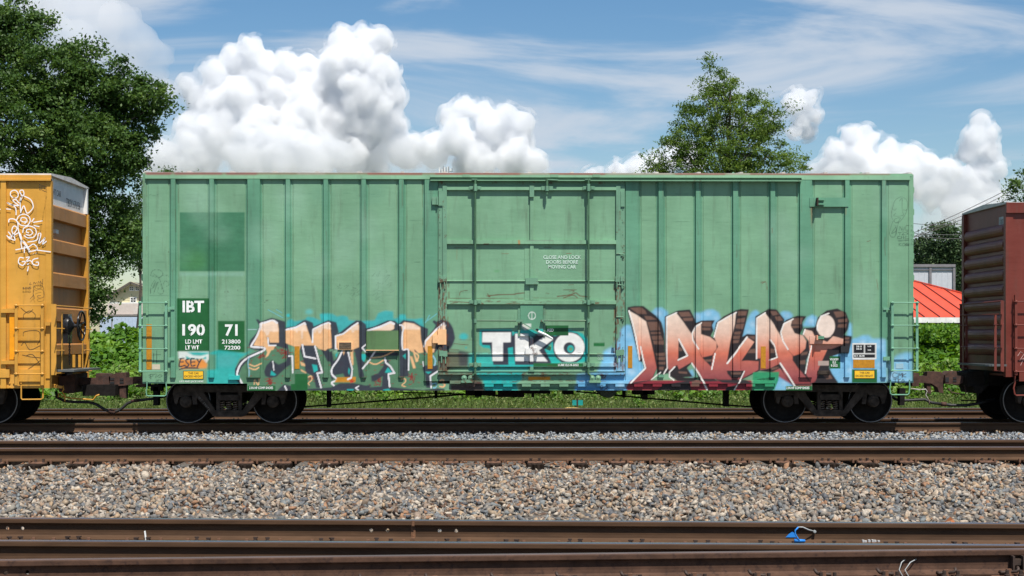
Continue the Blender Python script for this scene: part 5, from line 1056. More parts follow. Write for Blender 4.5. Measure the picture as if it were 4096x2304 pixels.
# ------------------------------------------------------------------ oxide red boxcar at the right
def red_car():
    m_r = paint_mat('oxide_red_paint', srgb(110, 44, 32)); m_rd = mat('oxide_red_fittings', srgb(110, 46, 34), 0.6, var=0.15, rust=0.5, rthr=0.66)
    xe = X(4024); L = 15.4; x1 = xe+L; c = root('boxcar', (xe+L/2, W/2, 0), 'oxide red boxcar at the right edge with a ribbed end', 'boxcar', 'freight cars of the train')
    z4 = Tr(3500, 650, 2.23); z3 = E4
    zt = Z(809, 4060); zb = Z(1525, 4060); zs = Z(1488, 4060)
    MB().box(xe, x1, 0.0, 0.03, zs, zt-0.02).build('side_sheet', m_r, c); MB().box(xe+0.27, x1, -0.012, 0.03, zb, zs).build('side_sill', m_r, c)
    MB().box(xe, x1, W-0.03, W, zb, zt).build('far_side', m_r, c)
    MB().box(xe-0.01, x1, -0.06, 0.0, Z(852, 4060), zt-0.01).build('top_chord', m_r, c)
    MB().add([(xe, -0.04, zt), (x1, -0.04, zt), (x1, W/2, zt+0.07), (xe, W/2, zt+0.07), (xe, W+0.04, zt), (x1, W+0.04, zt), (xe, -0.04, zt-0.03), (x1, -0.04, zt-0.03), (x1, W+0.04, zt-0.03), (xe, W+0.04, zt-0.03)],
             [(0, 1, 2, 3), (3, 2, 5, 4), (6, 0, 3, 4, 9), (7, 8, 5, 2, 1), (6, 7, 1, 0), (9, 4, 5, 8), (6, 9, 8, 7)]).build('roof', m_galv, c)
    MB().box(xe-0.012, xe+0.14, -0.02, 0.12, zs-0.1, zt-0.21).build('corner_post', m_r, c)
    MB().box(xe-0.012, xe+0.12, W-0.12, W+0.02, zb, zt-0.05).build('corner_post', m_r, c)
    for k in range(16): a = xe+0.9+k*0.9; MB().box(a, a+0.1, -0.05, 0.0, zs, zt-0.21).build('side_post', m_r, c)
    e = MB().box(xe+0.06, xe+0.09, 0.1, W-0.1, zb+0.1, zt+0.02).build('end_wall', m_r, c)
    zr0 = Z(885, 4024); zr1 = Z(1430, 4024); n = 9; step = (zr0-zr1)/n
    for k in range(n):
        zc = zr0-step*(k+0.5); pr = []
        for t in np.linspace(0, math.pi, 9): pr.append((xe+0.065-0.085*math.sin(t), zc+step*0.40*math.cos(t)))
        MB().prism(pr, 0.16, W-0.18).build('end_rib', m_r, e, False)
    MB().box(xe+0.03, xe+0.062, 0.13, 0.52, Z(905, 4024), Z(862, 4024)).build('number_plate', mat('pale_number_panel', (0.42, 0.44, 0.46), 0.6), e)
    t = text(c, 'lettering', 'LRS 22', K4, 0, 0, 100, 30, m_black, bold=0.0); me = t.data; nv = len(me.vertices); co = np.empty(nv*3, np.float32); me.vertices.foreach_get('co', co); co = co.reshape(-1, 3)
    a = co.min(0); b = co.max(0); s_ = (co[:, 0]-a[0])/(b[0]-a[0]); h = (co[:, 2]-a[2])/(b[2]-a[2])
    me.vertices.foreach_set('co', np.stack([np.full(nv, xe+0.027), 0.46-s_*0.36, Z(900, 4024)+h*(Z(872, 4024)-Z(900, 4024))], 1).astype(np.float32).ravel()); me.update()
    # ladder on the side, end ladder frame, step
    ladder(c, 4052, 4190, 1180, 1500, (1207, 1300, 1394, 1486), -0.11, m_rd)
    stirrup(c, z3, [(2000, 800), (2000, 880), (1988, 930), (1998, 990), (2015, 1005), (2250, 1003)], m_rd, r=0.017)
    def ep(x, y, off=-0.25):
        u, v = z3.uv((x, y)); xx = xe+off; a = (u-UC)/F; t = (xx-CAM[0])/(ST+a*CT); return Vector((xx, CAM[1]+(CT-a*ST)*t, CAM[2]+(VH-v)/F*t))
    MB().tube([ep(1420, 48), ep(1640, 32), ep(1870, 10)], 0.016, 6).build('end_rail', m_rd, c)
    el = MB().bar(ep(1868, 10), ep(1868, 755), 0.02, 0.07, up=(1, 0, 0)).build('end_ladder', m_rd, c)
    for x, a, b in ((1432, 48, 720), (1490, 150, 610), (1795, 150, 745)): MB().bar(ep(x, a), ep(x, b), 0.02, 0.05, up=(1, 0, 0)).build('ladder_rail', m_rd, el)
    for a, b in (((1430, 270), (1500, 268)), ((1780, 262), (1868, 260)), ((1430, 495), (1500, 495)), ((1780, 502), (1868, 504)), ((1430, 718), (1500, 720)), ((1770, 744), (1868, 750)), ((1430, 160), (1868, 150))): MB().tube([ep(*a, -0.27), ep(*b, -0.27)], 0.012, 6).build('rung', m_rd, el)
    p = ep(1620, 680, -0.3); MB().box(xe-0.45, xe-0.02, ep(1770, 680, -0.3).y, ep(1470, 680, -0.3).y, p.z-0.02, p.z+0.02).build('brake_platform', mat('grey_step_grating', (0.10, 0.11, 0.11), 0.6), c)
    def cq(x, y, Y=1.3): q = P(*z3.uv((x, y)), Y); return (q.x, q.z)
    MB().prism([cq(*q) for q in ((1440, 760), (1620, 740), (1620, 905), (1440, 905))], 0.95, 1.9).build('striker', m_grime, c)
    MB().prism([cq(*q) for q in ((1450, 800), (1380, 798), (1370, 748), (1290, 750), (1250, 790), (1252, 880), (1300, 885), (1380, 890), (1450, 870))], 1.20, 1.55).build('coupler', m_coup, c)
    for a, b in (((1268, 815), (1305, 865)), ((1348, 812), (1385, 832)), ((1348, 842), (1385, 862))):
        q0 = cq(a[0], b[1], 1.2); q1 = cq(b[0], a[1], 1.2); MB().box(q0[0], q1[0], 1.192, 1.21, q0[1], q1[1]).build('coupler_pocket', m_black, c)
    MB().tube([P(*z3.uv(q), 1.2) for q in ((1240, 1096), (1330, 1108), (1480, 1110), (1600, 1092), (1700, 1065), (1790, 1050))], 0.032, 8).build('air_hose', m_hose, c, True)
    MB().tube([P(*z3.uv(q), 1.2) for q in ((1225, 1095), (1275, 1098))], 0.046, 8).build('glad_hand', m_coup, c, True)
    MB().tube([P(*z3.uv(q), 1.1) for q in ((1300, 930), (1330, 975), (1400, 985), (1470, 1000), (1488, 970), (1470, 900))], 0.014, 6).build('uncoupling_lever', m_coup, c, True)
    MB().tube([P(*z3.uv(q), 1.1) for q in ((1430, 1058), (1800, 1060))], 0.014, 6).build('brake_rod', m_grime, c, True); MB().tube([P(*z3.uv(q), 1.1) for q in ((1600, 905), (1603, 1080))], 0.016, 6).build('rod_hanger', m_grime, c, True)
    MB().prism([cq(*q, 0.9) for q in ((1560, 905), (1720, 905), (1640, 985), (1590, 985))], 0.9, 1.9).build('draft_gear', m_grime, c)
    MB().box(xe+0.05, x1, W/2-0.22, W/2+0.22, 0.74, 1.02).build('centre_sill', m_grime, c); MB().box(xe+0.05, x1, 0.05, W-0.05, 1.02, 1.07).build('floor', m_grime, c)
    MB().tube([P(*z3.uv(q), -0.001) for q in ((2030, 590), (2060, 545), (2097, 570), (2050, 640), (2097, 610), (2060, 690))], 0.006, 5).build('pale_scribble', mat('pale_pink_marker', (0.55, 0.36, 0.34), 0.7), c)
    make_truck(c, X(4119, 0.3)-TRC+0.889)
red_car()
# ------------------------------------------------------------------ ground
def gz(y):
    """height of the made ground across the tracks"""
    pts = [(-9000, -0.1), (-60, -0.1), (-31, -0.05), (-21, -0.035), (-7.2, -0.035), (-5.5, -0.10), (-2.5, -0.235), (-0.6, -0.235), (4.6, -0.235), (8.6, -0.25), (9.6, -0.10), (11.0, 0.35), (13.0, 0.98), (14.6, 1.40), (17, 1.28), (30, 0.6), (60, 0.2), (4000, 0.0), (9000, 0.0)]
    return float(np.interp(y, [p[0] for p in pts], [p[1] for p in pts]))
def ground():
    ys = [-6000, -1500, -400, -120, -60]+list(np.arange(-40, 20, 0.5))+[22, 26, 30, 40, 60, 120, 400, 1500, 6000]; xs = list(np.linspace(-30, 30, 41)); xs = [-5000, -800, -200, -80]+xs+[80, 200, 800, 5000]
    V = []; 
    for y in ys:
        for x in xs: V.append((x, y, gz(y)+(0.06*math.sin(x*0.9+y)*math.sin(x*0.37) if 9 < y < 30 else 0)))
    b = len(xs); i = np.arange(len(ys)-1)[:, None]*b+np.arange(b-1)[None, :]
    Fq = np.stack([i, i+1, i+1+b, i+b], -1).reshape(-1, 4)
    m, nt, bs = nodes('gravel_and_soil'); L = nt.links.new; N = nt.nodes.new
    tc = N('ShaderNodeTexCoord'); n = N('ShaderNodeTexNoise'); n.inputs['Scale'].default_value = 22; n.inputs['Detail'].default_value = 8; L(tc.outputs['Object'], n.inputs['Vector'])
    cr = N('ShaderNodeValToRGB'); e = cr.color_ramp.elements; e[0].position = 0.35; e[0].color = (0.035, 0.028, 0.022, 1); e[1].position = 0.7; e[1].color = (0.16, 0.14, 0.115, 1); L(n.outputs['Fac'], cr.inputs[0])
    sp = N('ShaderNodeSeparateXYZ'); L(tc.outputs['Object'], sp.inputs[0]); r = N('ShaderNodeMapRange'); r.inputs['From Min'].default_value = 8.0; r.inputs['From Max'].default_value = 9.5; L(sp.outputs['Y'], r.inputs['Value'])
    mx = N('ShaderNodeMix'); mx.data_type = 'RGBA'; L(r.outputs[0], mx.inputs['Factor']); L(cr.outputs[0], mx.inputs['A']); mx.inputs['B'].default_value = (0.05, 0.065, 0.022, 1)
    L(mx.outputs['Result'], bs.inputs['Base Color']); bs.inputs['Roughness'].default_value = 0.95
    bp = N('ShaderNodeBump'); bp.inputs['Strength'].default_value = 0.6; bp.inputs['Distance'].default_value = 0.05; L(n.outputs['Fac'], bp.inputs['Height']); L(bp.outputs[0], bs.inputs['Normal'])
    o = link('ground', np_mesh('ground', np.array(V), Fq, m)); o['kind'] = 'structure'; o['label'] = 'level gravel ground rising to a green bank beyond the train'
ground()

# ------------------------------------------------------------------ tracks
m_rail = mat('rust_brown_rail', (0.076, 0.041, 0.022), 0.72, 0.0, var=0.16, scale=5, stretch=(0.5, 1, 3), rust=0.55, rthr=0.60, rscale=16, rustcol=(0.052, 0.030, 0.019), bump=0.12, spec=0.2)
m_rail2 = mat('dark_scaly_rail', (0.080, 0.042, 0.027), 0.78, 0.0, var=0.2, scale=6, rust=0.8, rthr=0.53, rscale=18, rustcol=(0.036, 0.020, 0.016), bump=0.25, spec=0.2)
m_top = mat('polished_railhead', (0.36, 0.36, 0.38), 0.30, 0.9, var=0.1, scale=4, stretch=(0.2, 6, 1))
m_top2 = mat('dull_railhead', (0.150, 0.105, 0.088), 0.42, 0.4, var=0.2, scale=6, stretch=(0.2, 6, 1))
m_plate = mat('rusty_tie_plate', (0.150, 0.072, 0.040), 0.85, var=0.3, scale=9, bump=0.3)
m_spike = mat('dark_spike_steel', (0.045, 0.026, 0.018), 0.7, var=0.3, scale=20)
m_tie = mat('creosoted_tie_timber', (0.030, 0.021, 0.016), 0.95, var=0.5, scale=4, stretch=(8, 1, 1), bump=0.5, spec=0.05)
RP = [(-0.076, -0.186), (-0.076, -0.174), (-0.030, -0.158), (-0.013, -0.146), (-0.009, -0.120), (-0.009, -0.072), (-0.013, -0.055), (-0.035, -0.046), (-0.0375, -0.040), (-0.0365, -0.012), (-0.033, -0.004), (-0.024, 0.0)]
RPF = RP+[(-a, b) for a, b in RP[::-1]]
def rail_mesh(x0, y0, x1, y1, z, ms, holes=(), name='rail', seg=1):
    """a rail from x0,y0 to x1,y1 with its running surface at height z"""
    n = len(RPF); d = Vector((x1-x0, y1-y0, 0)); ln = d.length; d.normalize(); nn = Vector((-d.y, d.x, 0))
    mb = MB(); rings = []
    for k in range(seg+1):
        p = Vector((x0, y0, z))+d*ln*k/seg
        rings.append([tuple(p+nn*a+Vector((0, 0, b))) for a, b in RPF])
    vs = [q for r in rings for q in r]; fs = []; mi = []
    for k in range(seg):
        for i in range(n):
            j = (i+1) % n; fs.append((k*n+i, k*n+j, (k+1)*n+j, (k+1)*n+i)); mi.append(1 if 10 <= i <= 12 else 0)
    fs.append(tuple(range(n))); mi.append(0); fs.append(tuple(reversed(range(seg*n, (seg+1)*n)))); mi.append(0)
    me = bpy.data.meshes.new(name); me.from_pydata(vs, [], fs)
    for m in ms: me.materials.append(m)
    me.polygons.foreach_set('material_index', mi); me.update()
    bm = bmesh.new(); bm.from_mesh(me); bmesh.ops.recalc_face_normals(bm, faces=bm.faces); bm.to_mesh(me); bm.free()
    return me
def drill(o, pts, r=0.0165):
    """bolt holes right through the web"""
    mb = MB()
    for p in pts: mb.tube([(p[0], p[1]-0.15, p[2]), (p[0], p[1]+0.15, p[2])], r, 12)
    me = mb.mesh('cut', m_spike); bm = bmesh.new(); bm.from_mesh(me); bmesh.ops.recalc_face_normals(bm, faces=bm.faces); bm.to_mesh(me); bm.free()
    c = bpy.data.objects.new('cut', me); col.objects.link(c)
    md = o.modifiers.new('holes', 'BOOLEAN'); md.object = c; md.operation = 'DIFFERENCE'; md.solver = 'EXACT'
    dg = bpy.context.evaluated_depsgraph_get(); nm = bpy.data.meshes.new_from_object(o.evaluated_get(dg)); o.modifiers.clear(); o.data = nm
    bpy.data.objects.remove(c)
def tie_parts(t, xs, rails, z, ya, yb, plates=(), spikes=True, anchors=True, skew=0.0):
    zb = z-0.186
    tie = MB().box(-0.115, 0.115, ya, yb, -0.18, 0.0).mesh('tie', m_tie)
    pl = MB().add([(-0.10, -0.19, 0), (0.10, -0.19, 0), (0.10, 0.16, 0), (-0.10, 0.16, 0), (-0.095, -0.185, 0.012), (0.095, -0.185, 0.012), (0.095, -0.085, 0.020), (-0.095, -0.085, 0.020), (0.095, 0.155, 0.018), (-0.095, 0.155, 0.018)],
                  [(0, 1, 5, 4), (4, 5, 6, 7), (7, 6, 8, 9), (1, 2, 8, 6, 5), (0, 4, 7, 9, 3), (2, 3, 9, 8), (0, 3, 2, 1)]).mesh('tie_plate', m_plate)
    sk = MB().box(-0.011, 0.011, -0.012, 0.012, -0.02, 0.016).box(-0.017, 0.017, -0.012, 0.022, 0.016, 0.028).mesh('spike', m_spike)
    an = MB().box(-0.014, 0.014, -0.092, 0.092, -0.030, -0.002).box(-0.014, 0.014, -0.098, -0.074, -0.030, 0.026).box(-0.012, 0.012, 0.074, 0.096, -0.03, 0.02).mesh('rail_anchor', m_plate)
    for x in xs:
        o = link('tie', tie, t); o.location = Vector((x, 0, zb-0.018))-WLOC[t]; o.rotation_euler.z = skew
        for ry in rails:
            y = ry(x)
            o = link('tie_plate', pl, t); o.location = Vector((x, y, zb-0.018))-WLOC[t]
            for dx, dy in ((-0.05, -0.094), (0.052, -0.094)):
                o = link('spike', sk, t); o.location = Vector((x+dx+rnd.gauss(0, 0.006), y+dy-rnd.uniform(0, 0.01), zb+0.004+rnd.uniform(0, 0.012)))-WLOC[t]; o.rotation_euler.z = rnd.gauss(0, 0.3)
            o = link('spike', sk, t); o.location = Vector((x+rnd.gauss(0.03, 0.02), y-0.15, zb-0.026))-WLOC[t]
            if anchors:
                for dx in (-0.145, 0.145):
                    o = link('rail_anchor', an, t); o.location = Vector((x+dx+rnd.gauss(0, 0.012), y, zb))-WLOC[t]
def track(label, ny, fy, z, x0, x1, pitch, ms, off=0.0):
    t = root('railway_track', (0, (ny+fy)/2, z-0.2), label, 'railway track', 'parallel railway tracks')
    link('rail', rail_mesh(x0, ny, x1, ny, z, ms), t); link('rail', rail_mesh(x0, fy, x1, fy, z, ms), t)
    xs = np.arange(x0+0.3+off, x1, pitch)
    xs = [x+rnd.gauss(0, 0.02) for x in xs]
    tie_parts(t, xs, [lambda x: ny, lambda x: fy], z, ny-0.5, fy+0.5)
    return t
YN = W/2-0.753; YF = W/2+0.753
track('track in shade carrying the train of boxcars', YN, YF, 0.0, -13, 13, 0.56, [m_rail, m_top])
track('track behind the train beside the weedy bank', 5.55, 7.06, 0.0, -13, 14, 0.56, [m_rail, m_top])
T2Z = 0.238
track('track between the train and the wide bed of loose ballast', -9.62, -8.11, T2Z, -9.5, 9.5, 0.575, [m_rail, m_top], 0.12)
# the skewed tracks in the foreground, where a turnout closes
ZF = 0.214
def fy(u0, v0, u1, v1):
    """straight rail through two photo points at railhead height ZF"""
    pts = []
    for u, v in ((u0, v0), (u1, v1)):
        a = (u-UC)/F; b = (VH-v)/F; t = (ZF-CAM[2])/b; pts.append((CAM[0]+(ST+a*CT)*t, CAM[1]+(CT-a*ST)*t))
    (xa, ya), (xb, yb) = pts; k = (yb-ya)/(xb-xa); return lambda x: ya+(x-xa)*k
R1 = fy(0, 2070, 4096, 2092); R2 = fy(0, 2160, 4096, 2178); R3 = fy(0, 2238, 4096, 2194)
def foreground_track():
    t = root('railway_track', (0, R2(0), ZF-0.2), 'nearest track with bolt holes and a blue-sprayed bond wire on its far rail', 'railway track', 'parallel railway tracks')
    xw = X(1200+1050/2.322, R1(0)); 
    a = link('rail', rail_mesh(-6.5, R1(-6.5), 6.8, R1(6.8), ZF, [m_rail, m_top]), t)
    hz = ZF-0.093
    drill(a, [(X(u, R1(-1)), R1(X(u, R1(-1))), hz) for u in (2, 64, 1485, 1551, 1759, 1825)])
    link('rail', rail_mesh(-6.5, R2(-6.5), 6.8, R2(6.8), ZF, [m_rail, m_top]), t)
    w = xw; y = R1(w)
    MB().box(w-0.012, w+0.012, y-0.042, y+0.042, ZF-0.05, ZF-0.003).box(w-0.02, w+0.02, y-0.016, y+0.016, ZF-0.15, ZF-0.045).box(w-0.016, w+0.016, y-0.079, y+0.079, ZF-0.187, ZF-0.150).build('weld_collar', mat('orange_rusted_weld', (0.16, 0.075, 0.036), 0.85, var=0.3, scale=14, bump=0.4), t)
    xs = np.arange(-6.2, 6.6, 0.535); tie_parts(t, [x+rnd.gauss(0, 0.02) for x in xs], [R1, R2], ZF, R2(0)-0.5, R1(0)+0.6, skew=math.atan(R1(1)-R1(0)))
    # bond wire sprayed blue
    f = Tr(2900, 2080, 2.154); yb = R1(X(3220, R1(4)))
    Yf = yb-0.03
    def q(x, y, dy=0.0): return P(*f.uv((x, y)), Yf-dy)
    m_bl = mat('blue_spray_paint', (0.015, 0.22, 0.68), 0.6, var=0.15); m_cb = mat('grey_bond_cable', (0.34, 0.36, 0.36), 0.5)
    MB().tube([q(770, 98), q(720, 85, 0.03), q(670, 62, 0.05), q(630, 62, 0.06)], 0.006, 6).build('bond_wire', m_cb, t, True)
    MB().tube([q(632, 62, 0.06), q(605, 90, 0.06), q(605, 120, 0.06), q(625, 155, 0.06), q(640, 178, 0.06)], 0.0065, 6).build('bond_wire', m_bl, t, True)
    MB().lathe(q(770, 98), (0, -1, 0), [(0.013, 0), (0.013, 0.02), (0, 0.022)], 8).build('bond_pin', m_cb, t)
    MB().tube([q(598, 178, 0.05), q(690, 180, 0.05)], [0.017, 0.012], 8).build('bond_clip', m_bl, t, True)
    p = [(490, 150), (540, 112), (580, 92), (600, 140), (660, 160), (690, 182), (540, 190)]
    v = [(P(*f.uv(k), yb-0.011)) for k in p]
    mb = MB(); mb.face([(a.x, R1(a.x)-0.0785 if a.z < ZF-0.15 else R1(a.x)-0.0165, a.z) for a in [P(*f.uv(k), yb) for k in ((520, 148), (550, 118), (580, 96), (602, 120), (612, 148))]]); mb.build('paint_patch', m_bl, t)
    mb = MB(); 
    for dx in (0, 0.02, 0.05, 0.08, 0.10, 0.13): 
        a = P(*f.uv((1165, 165)), yb); mb.box(a.x+dx, a.x+dx+0.018, yb-0.082, yb-0.05, ZF-0.166, ZF-0.152+rnd.uniform(0, 0.008))
    mb.build('chalk_mark', mat('white_chalk', (0.42, 0.42, 0.42), 0.9), t)
    a = P(585, 2140, R1(-3.3)-0.1); MB().bar((a.x, a.y, ZF-0.19), (a.x-0.012, a.y, ZF-0.10), 0.012, 0.012).build('marker_peg', m_white, t)
foreground_track()
def closing_rail():
    t = root('turnout_rail', (0, R3(0), ZF-0.2), 'scaly brown rail closest to the camera, held by curled spring clips', 'railway track')
    a = link('rail', rail_mesh(-6.0, R3(-6.0), 6.4, R3(6.4), ZF, [m_rail2, m_top2]), t)
    hz = ZF-0.093
    drill(a, [(X(u, R3(0)), R3(X(u, R3(0))), hz) for u in (58, 142)])
    f = Tr(2900, 2080, 2.154); zb = ZF-0.186
    pl = MB().box(-0.13, 0.13, -0.20, 0.20, -0.02, 0.0).box(-0.018, 0.018, -0.108, -0.080, 0.0, 0.05).mesh('base_plate', m_plate)
    cl = MB().tube([(-0.065, -0.10, 0.062), (-0.062, -0.125, 0.052), (-0.05, -0.13, 0.038), (-0.02, -0.10, 0.030), (0.02, -0.085, 0.026), (0.05, -0.10, 0.024), (0.055, -0.06, 0.026)], 0.012, 7).mesh('spring_clip', m_spike, True)
    bt = MB().lathe((0, 0, 0), (0, 0, 1), [(0.022, 0), (0.022, 0.02), (0.014, 0.022), (0.014, 0.05), (0, 0.05)], 8).mesh('screw_spike', m_spike)
    us = [2900+x/2.154 for x in (262, 830, 1372, 1900, 2450)]
    xs = [X(u, R3(2)) for u in us]; stp = (xs[-1]-xs[0])/4
    xs = [xs[0]-stp*k for k in range(10, 0, -1)]+xs+[xs[-1]+stp, xs[-1]+2*stp]
    for i, x in enumerate(xs):
        y = R3(x)
        o = link('base_plate', pl, t); o.location = Vector((x, y, zb-0.0))-WLOC[t]
        o = link('tie', MB().box(-0.12, 0.12, -0.9, 0.35, -0.20, -0.022).mesh('tie', m_tie) if i == 0 else bpy.data.objects['closing_tie'].data, t)
        if i == 0: o.name = 'closing_tie'
        o.location = Vector((x, y, zb))-WLOC[t]
        o = link('spring_clip', cl, t); o.location = Vector((x, y, zb))-WLOC[t]; 
        if i > 12: o.scale = (-1, 1, 1)
        for dx in (-0.03, 0.07):
            o = link('screw_spike', bt, t); o.location = Vector((x+dx, y-0.15, zb))-WLOC[t]
    bpy.data.objects['closing_tie'].name = 'tie'
    y5 = R3(X(4060, R3(4))); xb = X(2900+2500/2.154, y5)
    MB().box(xb-0.045, xb-0.030, y5-0.085, y5-0.01, ZF-0.15, ZF-0.045).box(xb+0.030, xb+0.045, y5-0.085, y5-0.01, ZF-0.15, ZF-0.045).box(xb-0.035, xb+0.035, y5-0.06, y5-0.01, ZF-0.115, ZF-0.07).build('rail_brace', m_spike, t)
    for dx in (0, 100):
        a = P(*f.uv((1570+dx, 325)), y5-0.03); b = P(*f.uv((1500+dx*0.5, 430)), y5-0.11); c_ = P(*f.uv((1540+dx*0.5, 500)), y5-0.16); m_ = (a+b)/2+Vector((-0.02, -0.03, 0.015))
        MB().tube([a, m_, b, c_], 0.0042, 6).build('bond_wire', mat('grey_bond_cable', (0.34, 0.36, 0.36), 0.5), t, True)
        MB().lathe(a, (0, -1, 0), [(0.013, 0), (0.013, 0.02), (0, 0.022)], 8).build('bond_pin', m_spike, t)
closing_rail()

# ------------------------------------------------------------------ ballast: broken stone, far too much to count
def stone_lib(n=26):
    """angular crushed stones: hulls of a few scattered points, all with the same number of corners"""
    out = []
    while len(out) < n:
        k = 11; d = R.normal(size=(k, 3)); d /= np.linalg.norm(d, axis=1, keepdims=True)
        s = np.array([R.uniform(0.95, 1.6), R.uniform(0.7, 1.05), R.uniform(0.42, 0.8)]); v = d*R.uniform(0.82, 1.08, (k, 1))*s
        bm = bmesh.new()
        for q in v: bm.verts.new(q)
        r = bmesh.ops.convex_hull(bm, input=bm.verts); bmesh.ops.delete(bm, geom=[q for q in r['geom_interior'] if isinstance(q, bmesh.types.BMVert)], context='VERTS')
        bmesh.ops.triangulate(bm, faces=bm.faces); bm.verts.index_update()
        if len(bm.verts) == k and len(bm.faces) == 2*k-4: out.append((np.array([q.co[:] for q in bm.verts]), np.array([[q.index for q in f.verts] for f in bm.faces])))
        bm.free()
    return [o[0] for o in out], np.stack([o[1] for o in out])
def scatter(name, label, pts, sizes, mats_, seed):
    lib, tri = stone_lib(); n = len(pts); r = np.random.default_rng(seed)
    kind = r.integers(0, len(lib), n); B = np.stack(lib)[kind]
    q = r.normal(size=(n, 4)); q[:, 1:3] *= 0.55; q /= np.linalg.norm(q, axis=1, keepdims=True); w, x, y, z = q.T
    M = np.stack([1-2*(y*y+z*z), 2*(x*y-z*w), 2*(x*z+y*w), 2*(x*y+z*w), 1-2*(x*x+z*z), 2*(y*z-x*w), 2*(x*z-y*w), 2*(y*z+x*w), 1-2*(x*x+y*y)], 1).reshape(-1, 3, 3)
    V = np.einsum('nij,nkj->nki', M, B)*sizes[:, None, None]+pts[:, None, :]
    k = B.shape[1]; Fq = (np.arange(n)[:, None, None]*k+tri[kind]).reshape(-1, 3)
    c = np.repeat(r.uniform(0, 1, n), tri.shape[1])
    me = np_mesh(name, V.reshape(-1, 3), Fq, mats_, attrs={'stone': ('FACE', c)})
    o = link(name, me); tag(o, label, 'gravel', kind='stuff'); return o
def stone_mat(name, cols):
    m, nt, bs = nodes(name); L = nt.links.new; N = nt.nodes.new
    at = N('ShaderNodeAttribute'); at.attribute_name = 'stone'; cr = N('ShaderNodeValToRGB'); cr.color_ramp.interpolation = 'CONSTANT'
    e = cr.color_ramp.elements; e[0].position = 0; e[0].color = (*cols[0], 1); e[1].position = 1/len(cols); e[1].color = (*cols[1], 1)
    for i, c in enumerate(cols[2:], 2): k = e.new(i/len(cols)); k.color = (*c, 1)
    L(at.outputs['Fac'], cr.inputs[0])
    tc = N('ShaderNodeTexCoord'); n = N('ShaderNodeTexNoise'); n.inputs['Scale'].default_value = 38; n.inputs['Detail'].default_value = 6; n.inputs['Roughness'].default_value = 0.7; L(tc.outputs['Object'], n.inputs['Vector'])
    r = N('ShaderNodeMapRange'); r.inputs['From Min'].default_value = 0.3; r.inputs['From Max'].default_value = 0.7; r.inputs['To Min'].default_value = 0.45; r.inputs['To Max'].default_value = 1.1; L(n.outputs['Fac'], r.inputs['Value'])
    mx = N('ShaderNodeMix'); mx.data_type = 'RGBA'; mx.blend_type = 'MULTIPLY'; mx.inputs['Factor'].default_value = 1; L(cr.outputs[0], mx.inputs['A']); L(r.outputs[0], mx.inputs['B'])
    L(mx.outputs['Result'], bs.inputs['Base Color']); bs.inputs['Roughness'].default_value = 0.85; bs.inputs['Specular IOR Level'].default_value = 0.3
    bp = N('ShaderNodeBump'); bp.inputs['Strength'].default_value = 0.4; bp.inputs['Distance'].default_value = 0.01; L(n.outputs['Fac'], bp.inputs['Height']); L(bp.outputs[0], bs.inputs['Normal'])
    return m
